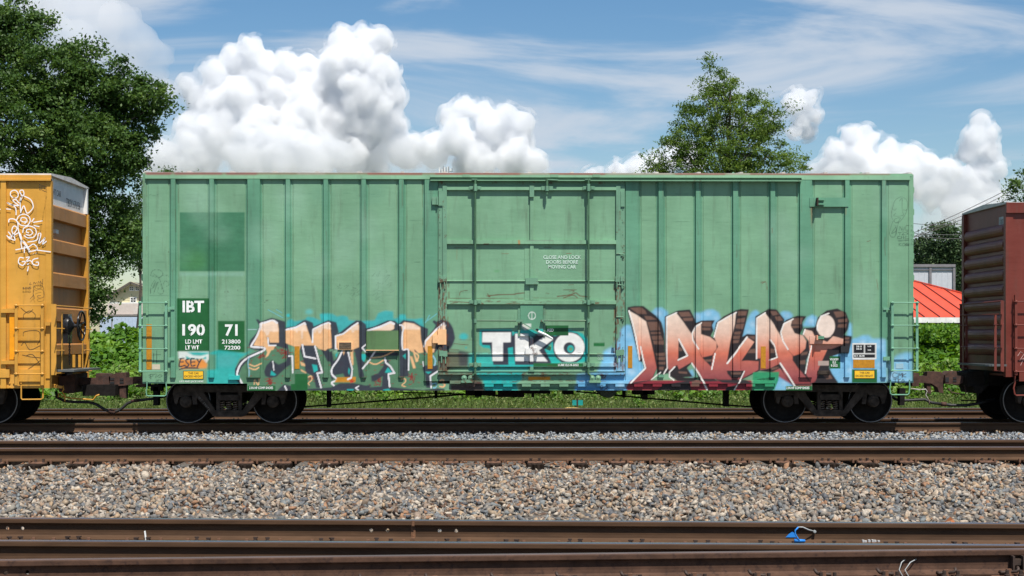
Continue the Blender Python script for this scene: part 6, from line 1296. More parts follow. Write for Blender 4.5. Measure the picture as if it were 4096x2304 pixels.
def ballast():
    mixed = [tuple(q*w for q, w in zip(srgb(*c), (1.03, 1.0, 0.93))) for c in ((132,128,124),(118,118,120),(148,138,126),(158,142,124),(104,108,112),(158,148,138),(174,160,146),(126,118,112),(150,116,92),(90,92,98),(140,136,130),(186,176,164),(120,106,94),(112,116,122),(154,132,114),(136,126,116),(98,98,98),(172,164,156),(146,130,118),(96,76,64),(124,130,134),(168,146,122))]
    grey = [tuple(q*0.86 for q in srgb(*c)) for c in ((150,156,162),(128,134,142),(166,170,172),(112,118,126),(176,172,164),(140,146,152),(158,162,166),(98,104,110),(170,146,118),(186,188,188),(134,138,142),(150,140,128))]
    rusty = [srgb(*c) for c in ((150,106,74),(132,92,66),(164,120,84),(116,82,62),(140,110,86),(98,72,56),(150,128,106))]
    mm = stone_mat('mixed_broken_stone', mixed); mg = stone_mat('grey_broken_stone', grey); mr = stone_mat('rust_stained_stone', rusty)
    r = np.random.default_rng(5)
    def area(n, x0, x1, y0, y1, s0, s1, keep=None, dz=0.0, spread=0.018):
        p = np.stack([r.uniform(x0, x1, n), r.uniform(y0, y1, n), np.zeros(n)], 1); s = r.uniform(s0, s1, n)*np.where(r.uniform(size=n) < 0.12, 1.35, 1.0)
        if keep is not None: k = keep(p); p = p[k]; s = s[k]
        p[:, 2] = np.interp(p[:, 1], yg, zg)+r.normal(0, spread, len(p))+dz+0.012; return p, s
    yg = np.linspace(-25, 10, 300); zg = np.array([gz(y) for y in yg])
    # bed between the foreground track and the middle track
    half = lambda p, m=0.9: np.abs(p[:, 0]) < (p[:, 1]+31)*0.345+m
    r1 = np.vectorize(R1)
    k1 = lambda p: half(p) & (p[:, 1] > r1(p[:, 0])+0.11) & (p[:, 1] < -9.62-0.27)
    p, s = area(50000, -9, 9, -19.0, -9.8, 0.022, 0.049, k1)
    dip = 0.03*np.sin(p[:, 0]*1.7)*np.sin(p[:, 1]*1.3); p[:, 2] += dip
    scatter('ballast', 'wide bed of mixed grey and tan broken stone before the middle track', p, s, mm, 1)
    # fouled stone along the middle track's rails
    k2 = lambda p: half(p) & (((p[:, 1] < -9.62-0.08) & (p[:, 1] > -9.62-0.42)) | ((p[:, 1] > -9.5) & (p[:, 1] < -8.2)))
    p, s = area(9000, -9, 9, -10.2, -8.0, 0.016, 0.034, k2, dz=-0.03); scatter('rusty_ballast', 'rust-stained stone lying along the middle track', p, s, mr, 2)
    # pale grey strip up to the train
    k3 = lambda p: half(p, 1.5) & (p[:, 1] < YN-0.12)
    p, s = area(22000, -13, 13, -6.6, 0.6, 0.026, 0.050, k3); scatter('grey_ballast', 'strip of clean pale grey stone at the foot of the train', p, s, mg, 3)
    # between and before the foreground rails
    r2 = np.vectorize(R2); r3 = np.vectorize(R3)
    k4 = lambda p: (np.abs(p[:, 0]) < 6) & ((np.abs(p[:, 1]-r1(p[:, 0])) > 0.10) & (np.abs(p[:, 1]-r2(p[:, 0])) > 0.10) & (np.abs(p[:, 1]-r3(p[:, 0])) > 0.10)) & (p[:, 1] < r1(p[:, 0]))
    p, s = area(5500, -6, 6, -21.5, -17.0, 0.020, 0.042, k4, dz=-0.02); scatter('foreground_ballast', 'stone seen in gaps between the nearest rails', p, s, mm, 4)
    # train bed
    p, s = area(3000, -13, 13, YN+0.1, 5.3, 0.022, 0.042, None, dz=-0.01); scatter('shaded_ballast', 'stone lying in the shade under the train', p, s, mr, 6)
    # an orange clip lying on the stones
    a = P(3795, 2076, -17.0); 
    tagged = MB().add([(0, 0, 0), (0.09, 0, 0), (0.085, 0.06, 0), (0.0, 0.06, 0), (0.045, 0.02, 0.055), (0.075, 0.03, 0.03)], [(0, 1, 5, 4), (1, 2, 5), (2, 3, 4, 5), (3, 0, 4), (0, 3, 2, 1)]).build('rusty_clip', mat('orange_rust', (0.30, 0.10, 0.03), 0.8))
    tagged.location = (X(3785, -16.3), -16.3, -0.01); tag(tagged, 'orange rusty lump lying on the stones behind the nearest track', 'scrap')
    m_sp = mat('old_tie_splinter', (0.055, 0.036, 0.026), 0.9, var=0.4, scale=12, bump=0.4)
    for (u, v, du, dv, lab) in ((3150, 1990, 24, 44, 'dark wood splinter lying on the ballast towards the right'), (1550, 1878, 46, 12, 'brown stick lying on the ballast just before the middle track'), (1512, 1922, 16, 24, 'short dark splinter on the ballast below the brown stick'), (600, 1975, 60, -12, 'thin dark twig lying on the ballast towards the left')):
        g = lambda u_, v_: (lambda a, t: Vector((CAM[0]+(ST+a*CT)*t, CAM[1]+(CT-a*ST)*t, 0.045)))((u_-UC)/F, (0.02-CAM[2])/((VH-v_)/F))
        p_, q_ = g(u, v), g(u+du, v+dv); md = p_.lerp(q_, 0.5)+Vector((0, 0, 0.012))
        tag(MB().tube([p_, md, q_], [0.006, 0.017, 0.009], 5).build('wood_splinter', m_sp), lab, 'stick', 'bits of wood on the ballast')
ballast()
# ------------------------------------------------------------------ leaves
def leaf_cloud(name, C, size, mat_, parent=None, up=0.5, seed=0, aspect=0.55, tone=None, fold=0.25):
    r = np.random.default_rng(seed); n = len(C); s = size*r.uniform(0.65, 1.25, n)
    nr = r.normal(size=(n, 3)); nr[:, 2] += up*1.6; nr[:, 1] -= up*0.4; nr /= np.linalg.norm(nr, axis=1, keepdims=True)
    d = r.normal(size=(n, 3)); d -= nr*(d*nr).sum(1, keepdims=True); d /= np.linalg.norm(d, axis=1, keepdims=True); b = np.cross(nr, d)
    L_ = d*s[:, None]*0.5; B_ = b*(s*aspect*0.5)[:, None]; dn = nr*(s*fold*0.2)[:, None]
    V = np.stack([C-L_, C+B_-L_*0.15-dn, C+L_, C-B_-L_*0.15-dn], 1).reshape(-1, 3)
    Fq = np.arange(n*4).reshape(-1, 4)
    t = r.uniform(0, 1, n) if tone is None else np.clip(tone+r.normal(0, 0.16, n), 0, 1)
    return link(name, np_mesh(name, V, Fq, mat_, attrs={'lv': ('FACE', t)}), parent)

def tree(name, label, base, lobes, n_clump, per, leaf, lm, bark, trunk_r, spread=0.42, seed=1, group='trees beyond the train', fork=0.3, shell=0.35, limbs=26, up=0.5, aspect=0.55, droop=0.0):
    """lobes: (centre, rx, ry, rz) of the crown; leaves gather in clumps at the twig ends"""
    r = np.random.default_rng(seed); base = Vector(base)
    t = root(name, base, label, 'tree', group)
    vol = np.array([l[1]*l[2]*l[3] for l in lobes])**0.75; pick = r.choice(len(lobes), n_clump, p=vol/vol.sum())
    d = r.normal(size=(n_clump, 3)); d /= np.linalg.norm(d, axis=1, keepdims=True); rad = 1-shell*r.power(0.6, n_clump)*r.uniform(0.0, 1.0, n_clump)**0.5
    rad = r.uniform(shell, 1.0, n_clump)**0.55
    Cn = np.array([lobes[i][0] for i in pick])+d*rad[:, None]*np.array([lobes[i][1:] for i in pick])
    Cn[:, 2] -= droop*rad
    k = np.repeat(np.arange(n_clump), per); off = r.normal(size=(len(k), 3))*spread*np.array([1.0, 1.0, 0.6]); off *= r.uniform(0.4, 1.2, n_clump)[k][:, None]
    tone = np.clip(r.normal(0.5, 0.2, n_clump), 0, 1)[k]
    leaf_cloud('crown', Cn[k]+off, leaf, lm, t, up, seed+1, aspect, tone)
    tr = MB(); zc = np.mean([l[0][2] for l in lobes]); xc = np.mean([l[0][0] for l in lobes]); yc = np.mean([l[0][1] for l in lobes]); top = max(l[0][2] for l in lobes)-0.3
    pts = []; n = 8
    for i in range(n+1):
        f = i/n; pts.append((base.x+(xc-base.x)*f*0.8+math.sin(f*5+seed)*0.15, base.y+(yc-base.y)*f*0.8, base.z-0.2+(top-base.z)*f))
    tr.tube(pts, [trunk_r*(1-0.9*i/n)+0.02 for i in range(n+1)], 9); tr.build('trunk', bark, t, True)
    sel = r.choice(n_clump, min(limbs, n_clump), replace=False); lb = MB()
    for i in sel:
        e = Vector(Cn[i]); h = min(0.95, max(fork, (e.z-base.z)/(top-base.z)*0.75)); j = h*n; i0 = min(n-1, int(j)); s = Vector(pts[i0]).lerp(Vector(pts[i0+1]), j-i0)
        m1 = s.lerp(e, 0.45)+Vector((0, 0, (e-s).length*0.08)); r0 = trunk_r*(1-0.9*h)*0.5+0.02
        lb.tube([s, m1, e], [r0*0.8, r0*0.4, 0.008], 6)
    lb.build('limbs', bark, t, True)
    return t
m_bark = mat('grey_brown_bark', (0.085, 0.068, 0.052), 0.9, var=0.4, scale=6, stretch=(1, 1, 0.2), bump=0.6)
lm_oak = leaf_mat('dark_oak_leaf', (0.034, 0.074, 0.015), (0.062, 0.124, 0.026), (0.122, 0.195, 0.046), 0.32)
lm_wil = leaf_mat('fresh_willow_oak_leaf', (0.052, 0.100, 0.018), (0.100, 0.175, 0.030), (0.185, 0.260, 0.055), 0.42)
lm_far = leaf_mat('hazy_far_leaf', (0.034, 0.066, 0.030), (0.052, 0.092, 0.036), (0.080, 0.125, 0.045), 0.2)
lm_kud = leaf_mat('kudzu_leaf', (0.055, 0.140, 0.016), (0.105, 0.225, 0.026), (0.200, 0.330, 0.050), 0.36)
lm_weed = leaf_mat('weed_leaf', (0.066, 0.118, 0.026), (0.120, 0.188, 0.044), (0.235, 0.260, 0.100), 0.34)

def S(x, y, Y):                                   # 2576-wide view of the photo
    return P(x*1.59006, y*1.59006, Y)
def lobe(x, y, r, Y, ry=None, k=1.0):
    p = S(x, y, Y); m = r*1.59006*(Y+31)/F; return (tuple(p), m, m*(ry or 0.9), m*k)
def trees():
    Y = 29.0
    L1 = [lobe(40, 80, 90, Y), lobe(-60, 150, 140, Y+1), lobe(120, 190, 100, Y-0.5), lobe(210, 160, 55, Y), lobe(200, 260, 110, Y+0.5), lobe(285, 190, 50, Y-0.6), lobe(320, 240, 65, Y), lobe(385, 250, 42, Y-0.3), lobe(330, 320, 75, Y+0.3), lobe(60, 330, 150, Y-1.0), lobe(230, 380, 110, Y-0.7), lobe(310, 390, 55, Y), lobe(270, 480, 80, Y), lobe(150, 500, 120, Y-1), lobe(290, 570, 70, Y+0.5), lobe(250, 630, 78, Y), lobe(245, 715, 50, Y-0.4), lobe(215, 775, 40, Y), lobe(30, 560, 130, Y)]
    t = tree('broadleaf_tree', 'tall dark green broadleaf tree towering over the yellow boxcar', (X(130, Y), Y+1, 0.6), L1, 1050, 120, 0.16, lm_oak, m_bark, 0.45, 0.29, 3, limbs=70, shell=0.25)
    Y = 40.0
    L2 = [lobe(1800, 180, 36, Y, k=1.3), lobe(1805, 222, 50, Y), lobe(1810, 260, 80, Y), lobe(1745, 280, 40, Y), lobe(1900, 280, 65, Y), lobe(1950, 270, 42, Y), lobe(1820, 350, 130, Y), lobe(1720, 380, 70, Y), lobe(1930, 360, 80, Y), lobe(1660, 410, 42, Y), lobe(1990, 410, 45, Y), lobe(1830, 470, 160, Y), lobe(1830, 560, 130, Y)]
    tree('willow_oak', 'loose light green tree rising behind the right half of the green boxcar', (X(1830*1.59, Y), Y, 0.4), L2, 720, 68, 0.17, lm_wil, m_bark, 0.14, 0.23, 9, limbs=90, shell=0.06, aspect=0.32, up=0.3)
    # sprigs rising out of the willow oak: thin outer twigs
    Y = 52.0
    L3 = [lobe(420, 450, 28, Y), lobe(480, 446, 22, Y), lobe(370, 470, 40, Y), lobe(340, 560, 60, Y), lobe(345, 640, 34, Y), lobe(500, 520, 70, Y), lobe(440, 570, 70, Y)]
    tree('background_tree', 'smaller tree peeping over the left end of the green boxcar', (X(430*1.59, Y), Y, 0.4), L3, 260, 70, 0.15, lm_oak, m_bark, 0.25, 0.4, 15, limbs=30)
    Y = 60.0
    L4 = [lobe(345, 635, 24, Y), lobe(335, 590, 30, Y), lobe(355, 610, 26, Y)]
    tree('sunlit_shrub_tree', 'yellow-green small tree in the gap beside the green boxcar', (X(350*1.59, Y), Y, 0.3), L4, 60, 90, 0.16, lm_kud, m_bark, 0.12, 0.3, 17, limbs=16)
    Y = 190.0
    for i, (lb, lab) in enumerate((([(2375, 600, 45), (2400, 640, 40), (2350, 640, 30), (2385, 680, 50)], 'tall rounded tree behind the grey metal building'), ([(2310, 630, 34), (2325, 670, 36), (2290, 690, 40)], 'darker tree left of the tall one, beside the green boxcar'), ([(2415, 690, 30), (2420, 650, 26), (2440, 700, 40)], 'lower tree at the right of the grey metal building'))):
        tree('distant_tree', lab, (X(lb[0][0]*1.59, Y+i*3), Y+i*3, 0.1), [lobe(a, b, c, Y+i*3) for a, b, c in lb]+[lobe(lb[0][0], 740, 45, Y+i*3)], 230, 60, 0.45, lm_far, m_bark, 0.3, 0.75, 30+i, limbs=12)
    Y = 24.0
    tree('edge_tree', 'leafy branch tips of a tree above the oxide red boxcar', (X(4300, Y), Y, 0.6), [lobe(2560, 440, 22, Y), lobe(2555, 485, 24, Y), lobe(2535, 490, 14, Y), lobe(2590, 470, 50, Y), lobe(2620, 540, 60, Y), lobe(2640, 430, 70, Y)], 80, 60, 0.11, lm_oak, m_bark, 0.16, 0.17, 41, limbs=30)
trees()

# ------------------------------------------------------------------ bank of vines and weeds
def bank():
    r = np.random.default_rng(21)
    n = 62000; x = r.uniform(-13.5, 14.5, n); y = 9.9+5.6*r.uniform(0, 1, n)**0.8
    hump = 0.22*np.sin(x*1.3+1)*np.sin(y*1.9)+0.16*np.sin(x*3.1)*np.cos(y*2.7)+0.10*np.sin(x*6.3+y*5.1)
    z = np.interp(y, np.linspace(8, 20, 200), [gz(q) for q in np.linspace(8, 20, 200)])+0.18+np.clip((y-11.5)/2.5, 0, 1)*(0.28+hump)+r.uniform(-0.30, 0.10, n)
    o = leaf_cloud('vine_cover', np.stack([x, y, z], 1), 0.17, lm_kud, None, 0.9, 22, 0.85, np.clip(0.5+0.35*np.sin(x*2.1)*np.sin(y*2.3+x), 0, 1)); tag(o, 'thick bright green vines smothering the bank behind the train', 'vines', kind='stuff')
    n = 46000; x = r.uniform(-13.5, 14.5, n); y = r.uniform(8.2, 12.0, n)
    z = np.interp(y, np.linspace(8, 20, 200), [gz(q) for q in np.linspace(8, 20, 200)]); cl = 0.5+0.5*np.sin(x*2.7+np.sin(y*3))*np.sin(y*2.1+x*0.6)
    h = r.uniform(0.08, 0.30, n)*(0.6+cl); w = r.uniform(0.008, 0.018, n); ang = r.uniform(0, math.pi, n); lean = r.normal(0, 0.10, (n, 2))
    A = np.stack([x-w*np.cos(ang), y-w*np.sin(ang), z], 1); B = np.stack([x+w*np.cos(ang), y+w*np.sin(ang), z], 1); T_ = np.stack([x+lean[:, 0], y+lean[:, 1], z+h], 1)
    o = link('weeds', np_mesh('weeds', np.stack([A, B, T_], 1).reshape(-1, 3), np.arange(3*n).reshape(-1, 3), lm_weed, attrs={'lv': ('FACE', np.clip(0.25+0.5*r.uniform(size=n)**1.5+0.25*cl, 0, 1))})); tag(o, 'rough weedy grass at the foot of the bank', 'grass', kind='stuff')
    n = 26000; x = r.uniform(-13.5, 14.5, n); y = r.uniform(8.6, 12.2, n); cl = np.sin(x*2.7+np.sin(y*3))*np.sin(y*2.1+x*0.6); k = cl > -0.35; x, y = x[k], y[k]
    z = np.interp(y, np.linspace(8, 20, 200), [gz(q) for q in np.linspace(8, 20, 200)])+r.uniform(0.03, 0.42, len(x))
    o = leaf_cloud('weed_leaves', np.stack([x, y, z], 1), 0.085, lm_weed, None, 0.7, 23, 0.5); tag(o, 'small-leaved weeds among the rough grass', 'weeds', kind='stuff')
    for i, (u, v, hh) in enumerate(((1533, 1618, 0.5), (2552, 1612, 0.55), (880, 1590, 0.4))):
        p = P(u, v, 8.9); t = root('tall_weed', (p.x, 8.9, gz(8.9)), ('tall weed with yellowing leaf under the left half of the green boxcar', 'tall pale weed under the right half of the green boxcar', 'tall weed by the left truck of the green boxcar')[i], 'weed', 'tall weeds by the rail')
        MB().tube([(p.x, 8.9, gz(8.9)), (p.x+0.02, 8.9, gz(8.9)+hh)], [0.008, 0.004], 5).build('stem', lm_weed, t)
        rr = np.random.default_rng(60+i); C = np.stack([p.x+rr.normal(0, 0.10, 50), 8.9+rr.normal(0, 0.08, 50), gz(8.9)+hh*rr.uniform(0.3, 1.05, 50)], 1); leaf_cloud('leaves', C, 0.13, lm_kud, t, 0.6, 70+i, 0.4)
    rr = np.random.default_rng(77); n = 5000; x = rr.uniform(X(3655, 14), X(3860, 14)+0.8, n); y = rr.normal(14, 0.5, n); k = 0.2+0.35*np.abs(np.sin(x*4.5)); z = 1.62+k*rr.uniform(0, 1, n)
    o = leaf_cloud('bank_shrub', np.stack([x, y, z], 1), 0.13, lm_kud, None, 0.5, 78, 0.6); tag(o, 'shrubby shoots topping the bank before the red roof', 'shrub', kind='stuff')
bank()

# ------------------------------------------------------------------ buildings, wires, mast
def buildings():
    m_cream = mat('cream_siding', (0.62, 0.56, 0.36), 0.8, var=0.05); m_trim = mat('white_trim', (0.75, 0.75, 0.72), 0.6); m_glass = mat('dark_window', (0.02, 0.025, 0.03), 0.1); m_roofc = mat('brown_shingle', (0.10, 0.085, 0.075), 0.9)
    Y = 140.0; h = root('house', (X(520, Y), Y, 0), 'cream sided house with a low gable behind the left-hand gap between cars', 'house', 'buildings beyond the bank')
    def q(u, v, Y): p = P(u, v, Y); return p
    xl, xr = X(440, Y), X(640, Y); zt = Z(1158, 527, Y); za = Z(1136, 527, Y); xa = X(527, Y); xr = 2*xa-xl+2
    MB().prism([(xl, 0), (xr, 0), (xr, zt-0.8), (xa, za), (xl, zt-0.8)], Y, Y+14).build('wall', m_cream, h)
    for k in range(12): 
        z = Z(1212, 527, Y)+k*0.28
        if z < zt: MB().box(xl+0.1, xr-0.1, Y-0.02, Y, z, z+0.03).build('siding_board', m_cream, h)
    rf = MB().bar((xl-0.6, Y+7, zt-1.1), (xa, Y+7, za+0.14), 15.4, 0.22, up=(0, 0, 1)).build('roof', m_roofc, h); MB().bar((xa, Y+7, za+0.14), (xr+0.6, Y+7, zt-1.1), 15.4, 0.22).build('roof', m_roofc, h)
    MB().bar((xl-0.6, Y-0.5, zt-1.12), (xa, Y-0.5, za+0.12), 0.12, 0.34).build('barge_board', m_cream, rf); MB().bar((xa, Y-0.5, za+0.12), (xr+0.6, Y-0.5, zt-1.12), 0.12, 0.34).build('barge_board', m_cream, rf)
    for u0, u1, v0, v1 in ((524, 543, 1192, 1208), (521, 533, 1147, 1160), (543, 556, 1147, 1160)):
        a = q(u0, v1, Y); b = q(u1, v0, Y); w = MB().box(a.x-0.1, b.x+0.1, Y-0.06, Y, a.z-0.1, b.z+0.1).build('window', m_trim, h); MB().box(a.x, b.x, Y-0.075, Y-0.05, a.z, b.z).build('pane', m_glass, w)
        c = (a.x+b.x)/2; MB().box(c-0.03, c+0.03, Y-0.10, Y-0.07, a.z, b.z).box(a.x, b.x, Y-0.10, Y-0.07, (a.z+b.z)/2-0.03, (a.z+b.z)/2+0.03).build('glazing_bar', m_trim, w)
    MB().box(xl, xr, Y-0.3, Y, Z(1216, 527, Y), Z(1210, 527, Y)).build('trim_band', m_trim, h)
    Y = 128.0; b = root('store_building', (X(500, Y), Y, 0), 'low beige flat-fronted building below the cream house', 'building', 'buildings beyond the bank')
    m_beige = mat('beige_stucco', (0.56, 0.48, 0.42), 0.85, var=0.05)
    MB().box(X(430, Y), X(700, Y), Y, Y+9, 0, Z(1214, 500, Y)).build('wall', m_beige, b); MB().box(X(430, Y)-0.2, X(700, Y)+0.2, Y-0.25, Y+0.1, Z(1263, 500, Y), Z(1257, 500, Y)).build('eave', mat('grey_eave', (0.25, 0.22, 0.2), 0.8), b)
    MB().box(X(534, Y), X(552, Y), Y-0.04, Y, Z(1256, 500, Y), Z(1231, 500, Y)).build('door_panel', mat('pale_door', (0.60, 0.53, 0.47), 0.8), b)
    Y = 118.0; s = root('metal_shed', (X(480, Y), Y, 0), 'pale blue-grey ribbed metal shed just above the vines', 'building', 'buildings beyond the bank')
    m_blue = mat('pale_blue_sheet', (0.42, 0.50, 0.62), 0.6, var=0.05)
    x0, x1 = X(400, Y), X(640, Y); MB().box(x0, x1, Y, Y+6, 0, Z(1268, 480, Y)).build('wall', m_blue, s)
    k = x0
    while k < x1: MB().box(k, k+0.05, Y-0.03, Y, 0.1, Z(1269, 480, Y)).build('wall_rib', m_blue, s); k += 0.35
    MB().box(X(447, Y), X(450, Y), Y-0.1, Y-0.04, 0.2, Z(1276, 480, Y)).build('downpipe', mat('grey_eave', (0.25, 0.22, 0.2), 0.8), s)
    # red hipped roof
    Y = 54.0; phi = math.radians(13); m_red = mat('red_metal_roof', srgb(198, 72, 46), 0.55, var=0.1, scale=1.2, rust=0.35, rthr=0.64, rscale=2.0, rustcol=(0.25, 0.07, 0.04)); m_seam = mat('dark_red_seam', srgb(110, 44, 36), 0.6)
    ze = Z(1269, 3750, Y); cx = X(3775, Y); r = root('red_roofed_building', (cx, Y+7, 0), 'single-storey building with a bright red standing-seam hipped roof', 'building', 'buildings beyond the bank')
    d = Vector((math.sin(phi), -math.cos(phi), 0)); e = Vector((math.cos(phi), math.sin(phi), 0)); half = 7.2; mid = Vector((cx, Y, ze)); ap = mid-d*half+Vector((0, 0, Z(1106, 3700, Y)-ze+0.48))
    cs = [mid-e*half, mid+e*half, mid+e*half-d*2*half, mid-e*half-d*2*half]
    sl = MB()
    for i in range(4): sl.face([cs[i], cs[(i+1) % 4], ap])
    sl.face(cs[::-1]); ro = sl.build('roof', m_red, r)
    kk = -half+0.3
    while kk < half:
        a = mid+e*kk; f = 1-abs(kk)/half; tp = a+(ap-mid)*f-Vector((0, 0, 0)); up = Vector((0, 0, 0.03)); MB().bar(a+up, tp+up, 0.05, 0.06).build('roof_seam', m_seam, ro); kk += 0.95
    MB().bar(cs[1]+Vector((0, 0, 0.04)), ap+Vector((0, 0, 0.04)), 0.22, 0.06).build('hip_cap', m_red, ro)
    for i in range(4): MB().bar(cs[i]-Vector((0, 0, 0.16)), cs[(i+1) % 4]-Vector((0, 0, 0.16)), 0.12, 0.30).build('fascia', m_trim, r)
    wl = MB()
    ins = [c+(Vector((ap.x, ap.y, c.z))-c)*0.07 for c in cs]
    for i in range(4): wl.face([(ins[i].x, ins[i].y, 0), (ins[(i+1) % 4].x, ins[(i+1) % 4].y, 0), (ins[(i+1) % 4].x, ins[(i+1) % 4].y, ze-0.1), (ins[i].x, ins[i].y, ze-0.1)])
    wl.build('wall', mat('brown_brick_wall', (0.14, 0.10, 0.08), 0.9), r)
    # grey ribbed building
    Y = 100.0; g = root('grey_metal_building', (X(3735, Y), Y, 0), 'tall grey ribbed metal building above the red roof', 'building', 'buildings beyond the bank')
    m_gr = mat('grey_ribbed_sheet', (0.50, 0.52, 0.56), 0.55, var=0.05); m_gd = mat('grey_trim', (0.20, 0.19, 0.20), 0.6)
    x0, x1 = X(3560, Y), X(3815, Y); zt = Z(1061, 3735, Y); MB().box(x0, x1, Y, Y+12, 0, zt).build('wall', m_gr, g)
    k = x0
    while k < x1: MB().box(k, k+0.05, Y-0.015, Y, 0.1, zt-0.1).build('wall_rib', m_gr, g); k += 0.5
    for u in (3720, 3815): MB().box(X(u, Y)-0.1, X(u, Y)+0.1, Y-0.16, Y-0.03, 0, zt).build('downpipe', m_gd, g)
    MB().box(x0, x1+0.1, Y-0.2, Y+0.1, zt-0.15, zt+0.08).build('gutter', m_gd, g); MB().box(x0, x1, Y-0.10, Y-0.03, Z(1081, 3735, Y), Z(1078, 3735, Y)).build('trim_band', m_gd, g)
    # utility wires
    m_wire = mat('black_cable', (0.03, 0.03, 0.035), 0.6); z4 = Tr(3500, 650, 2.23)
    for i, (a, b, lab) in enumerate((((350, 632), (1265, 205), 'uppermost of the black wires slanting up to the right'), ((385, 650), (1220, 262), 'second black wire slanting up to the right'), ((400, 655), (1160, 345), 'lowest black wire slanting up to the right'), ((300, 546), (790, 556), 'top level wire between the green and red cars'), ((300, 632), (790, 646), 'middle level wire between the green and red cars'), ((300, 655), (790, 684), 'lower level wire between the green and red cars'))):
        Yw = 62.0 if i < 3 else 95.0; p = P(*z4.uv(a), Yw); q_ = P(*z4.uv(b), Yw); dd = q_-p; p2 = p-dd*1.2; q2 = q_+dd*1.2
        pts = [p2.lerp(q2, t)-Vector((0, 0, 0.9*math.sin(math.pi*t))) for t in np.linspace(0, 1, 13)]; off = Vector((0, 0, 0.85)); pts = [k+off for k in pts]
        o = MB().tube(pts, 0.020 if i < 3 else 0.024, 5).build('overhead_wire', m_wire); tag(o, lab, 'wire', 'overhead wires')
    # mast with antennas
    Y = 330.0; m_st = mat('grey_mast_steel', (0.30, 0.32, 0.34), 0.5); xm = X(1775, Y); zt = Z(672, 1775, Y)
    t = root('cell_mast', (xm, Y, 0), 'top of an antenna mast just showing over the green boxcar roof', 'mast')
    MB().tube([(xm, Y, 0), (xm, Y, zt)], [0.7, 0.35], 10).build('pole', m_st, t)
    for k, u in enumerate((1759, 1764, 1769, 1774, 1779, 1785, 1792, 1795, 1803, 1809)):
        x = X(u, Y); top = Z((671, 680, 676, 667, 671, 670, 667, 668, 676, 674)[k], u, Y); MB().box(x-0.12, x+0.12, Y-0.9, Y-0.7, top-1.6 if u < 1800 else top-0.6, top).build('antenna_panel', m_st if k % 2 else m_trim, t)
    MB().box(X(1757, Y), X(1813, Y), Y-0.7, Y-0.5, Z(688, 1775, Y), Z(686, 1775, Y)).build('antenna_frame', m_st, t)
    # switch target by the far track
    Y = 8.4; zA = Tr(2200, 1540, 2.862); p = P(*zA.uv((312, 230)), Y); sw = root('switch_target', (p.x, Y, gz(Y)), 'small switch stand with teal target plates and a yellow base', 'switch stand')
    MB().box(p.x-0.02, p.x+0.02, Y-0.02, Y+0.02, gz(Y), P(*zA.uv((312, 155)), Y).z).build('post', m_spike, sw)
    for a, b in ((255, 302), (322, 376)):
        q0 = P(*zA.uv((a, 232)), Y); q1 = P(*zA.uv((b, 172)), Y); MB().box(q0.x, q1.x, Y-0.035, Y-0.022, q0.z, q1.z).build('target_plate', mat('teal_target', (0.01, 0.30, 0.30), 0.5), sw)
    q0 = P(*zA.uv((130, 276)), Y); q1 = P(*zA.uv((388, 258)), Y); MB().prism([(q0.x, q0.z-0.2), (q1.x, q0.z-0.2), (q1.x, q0.z), ((q0.x+q1.x)/2+0.1, q1.z), ((q0.x+q1.x)/2-0.12, q1.z), (q0.x, q0.z)], Y-0.15, Y+0.15).build('base', mat('yellow_base', (0.62, 0.42, 0.12), 0.6), sw)
buildings()

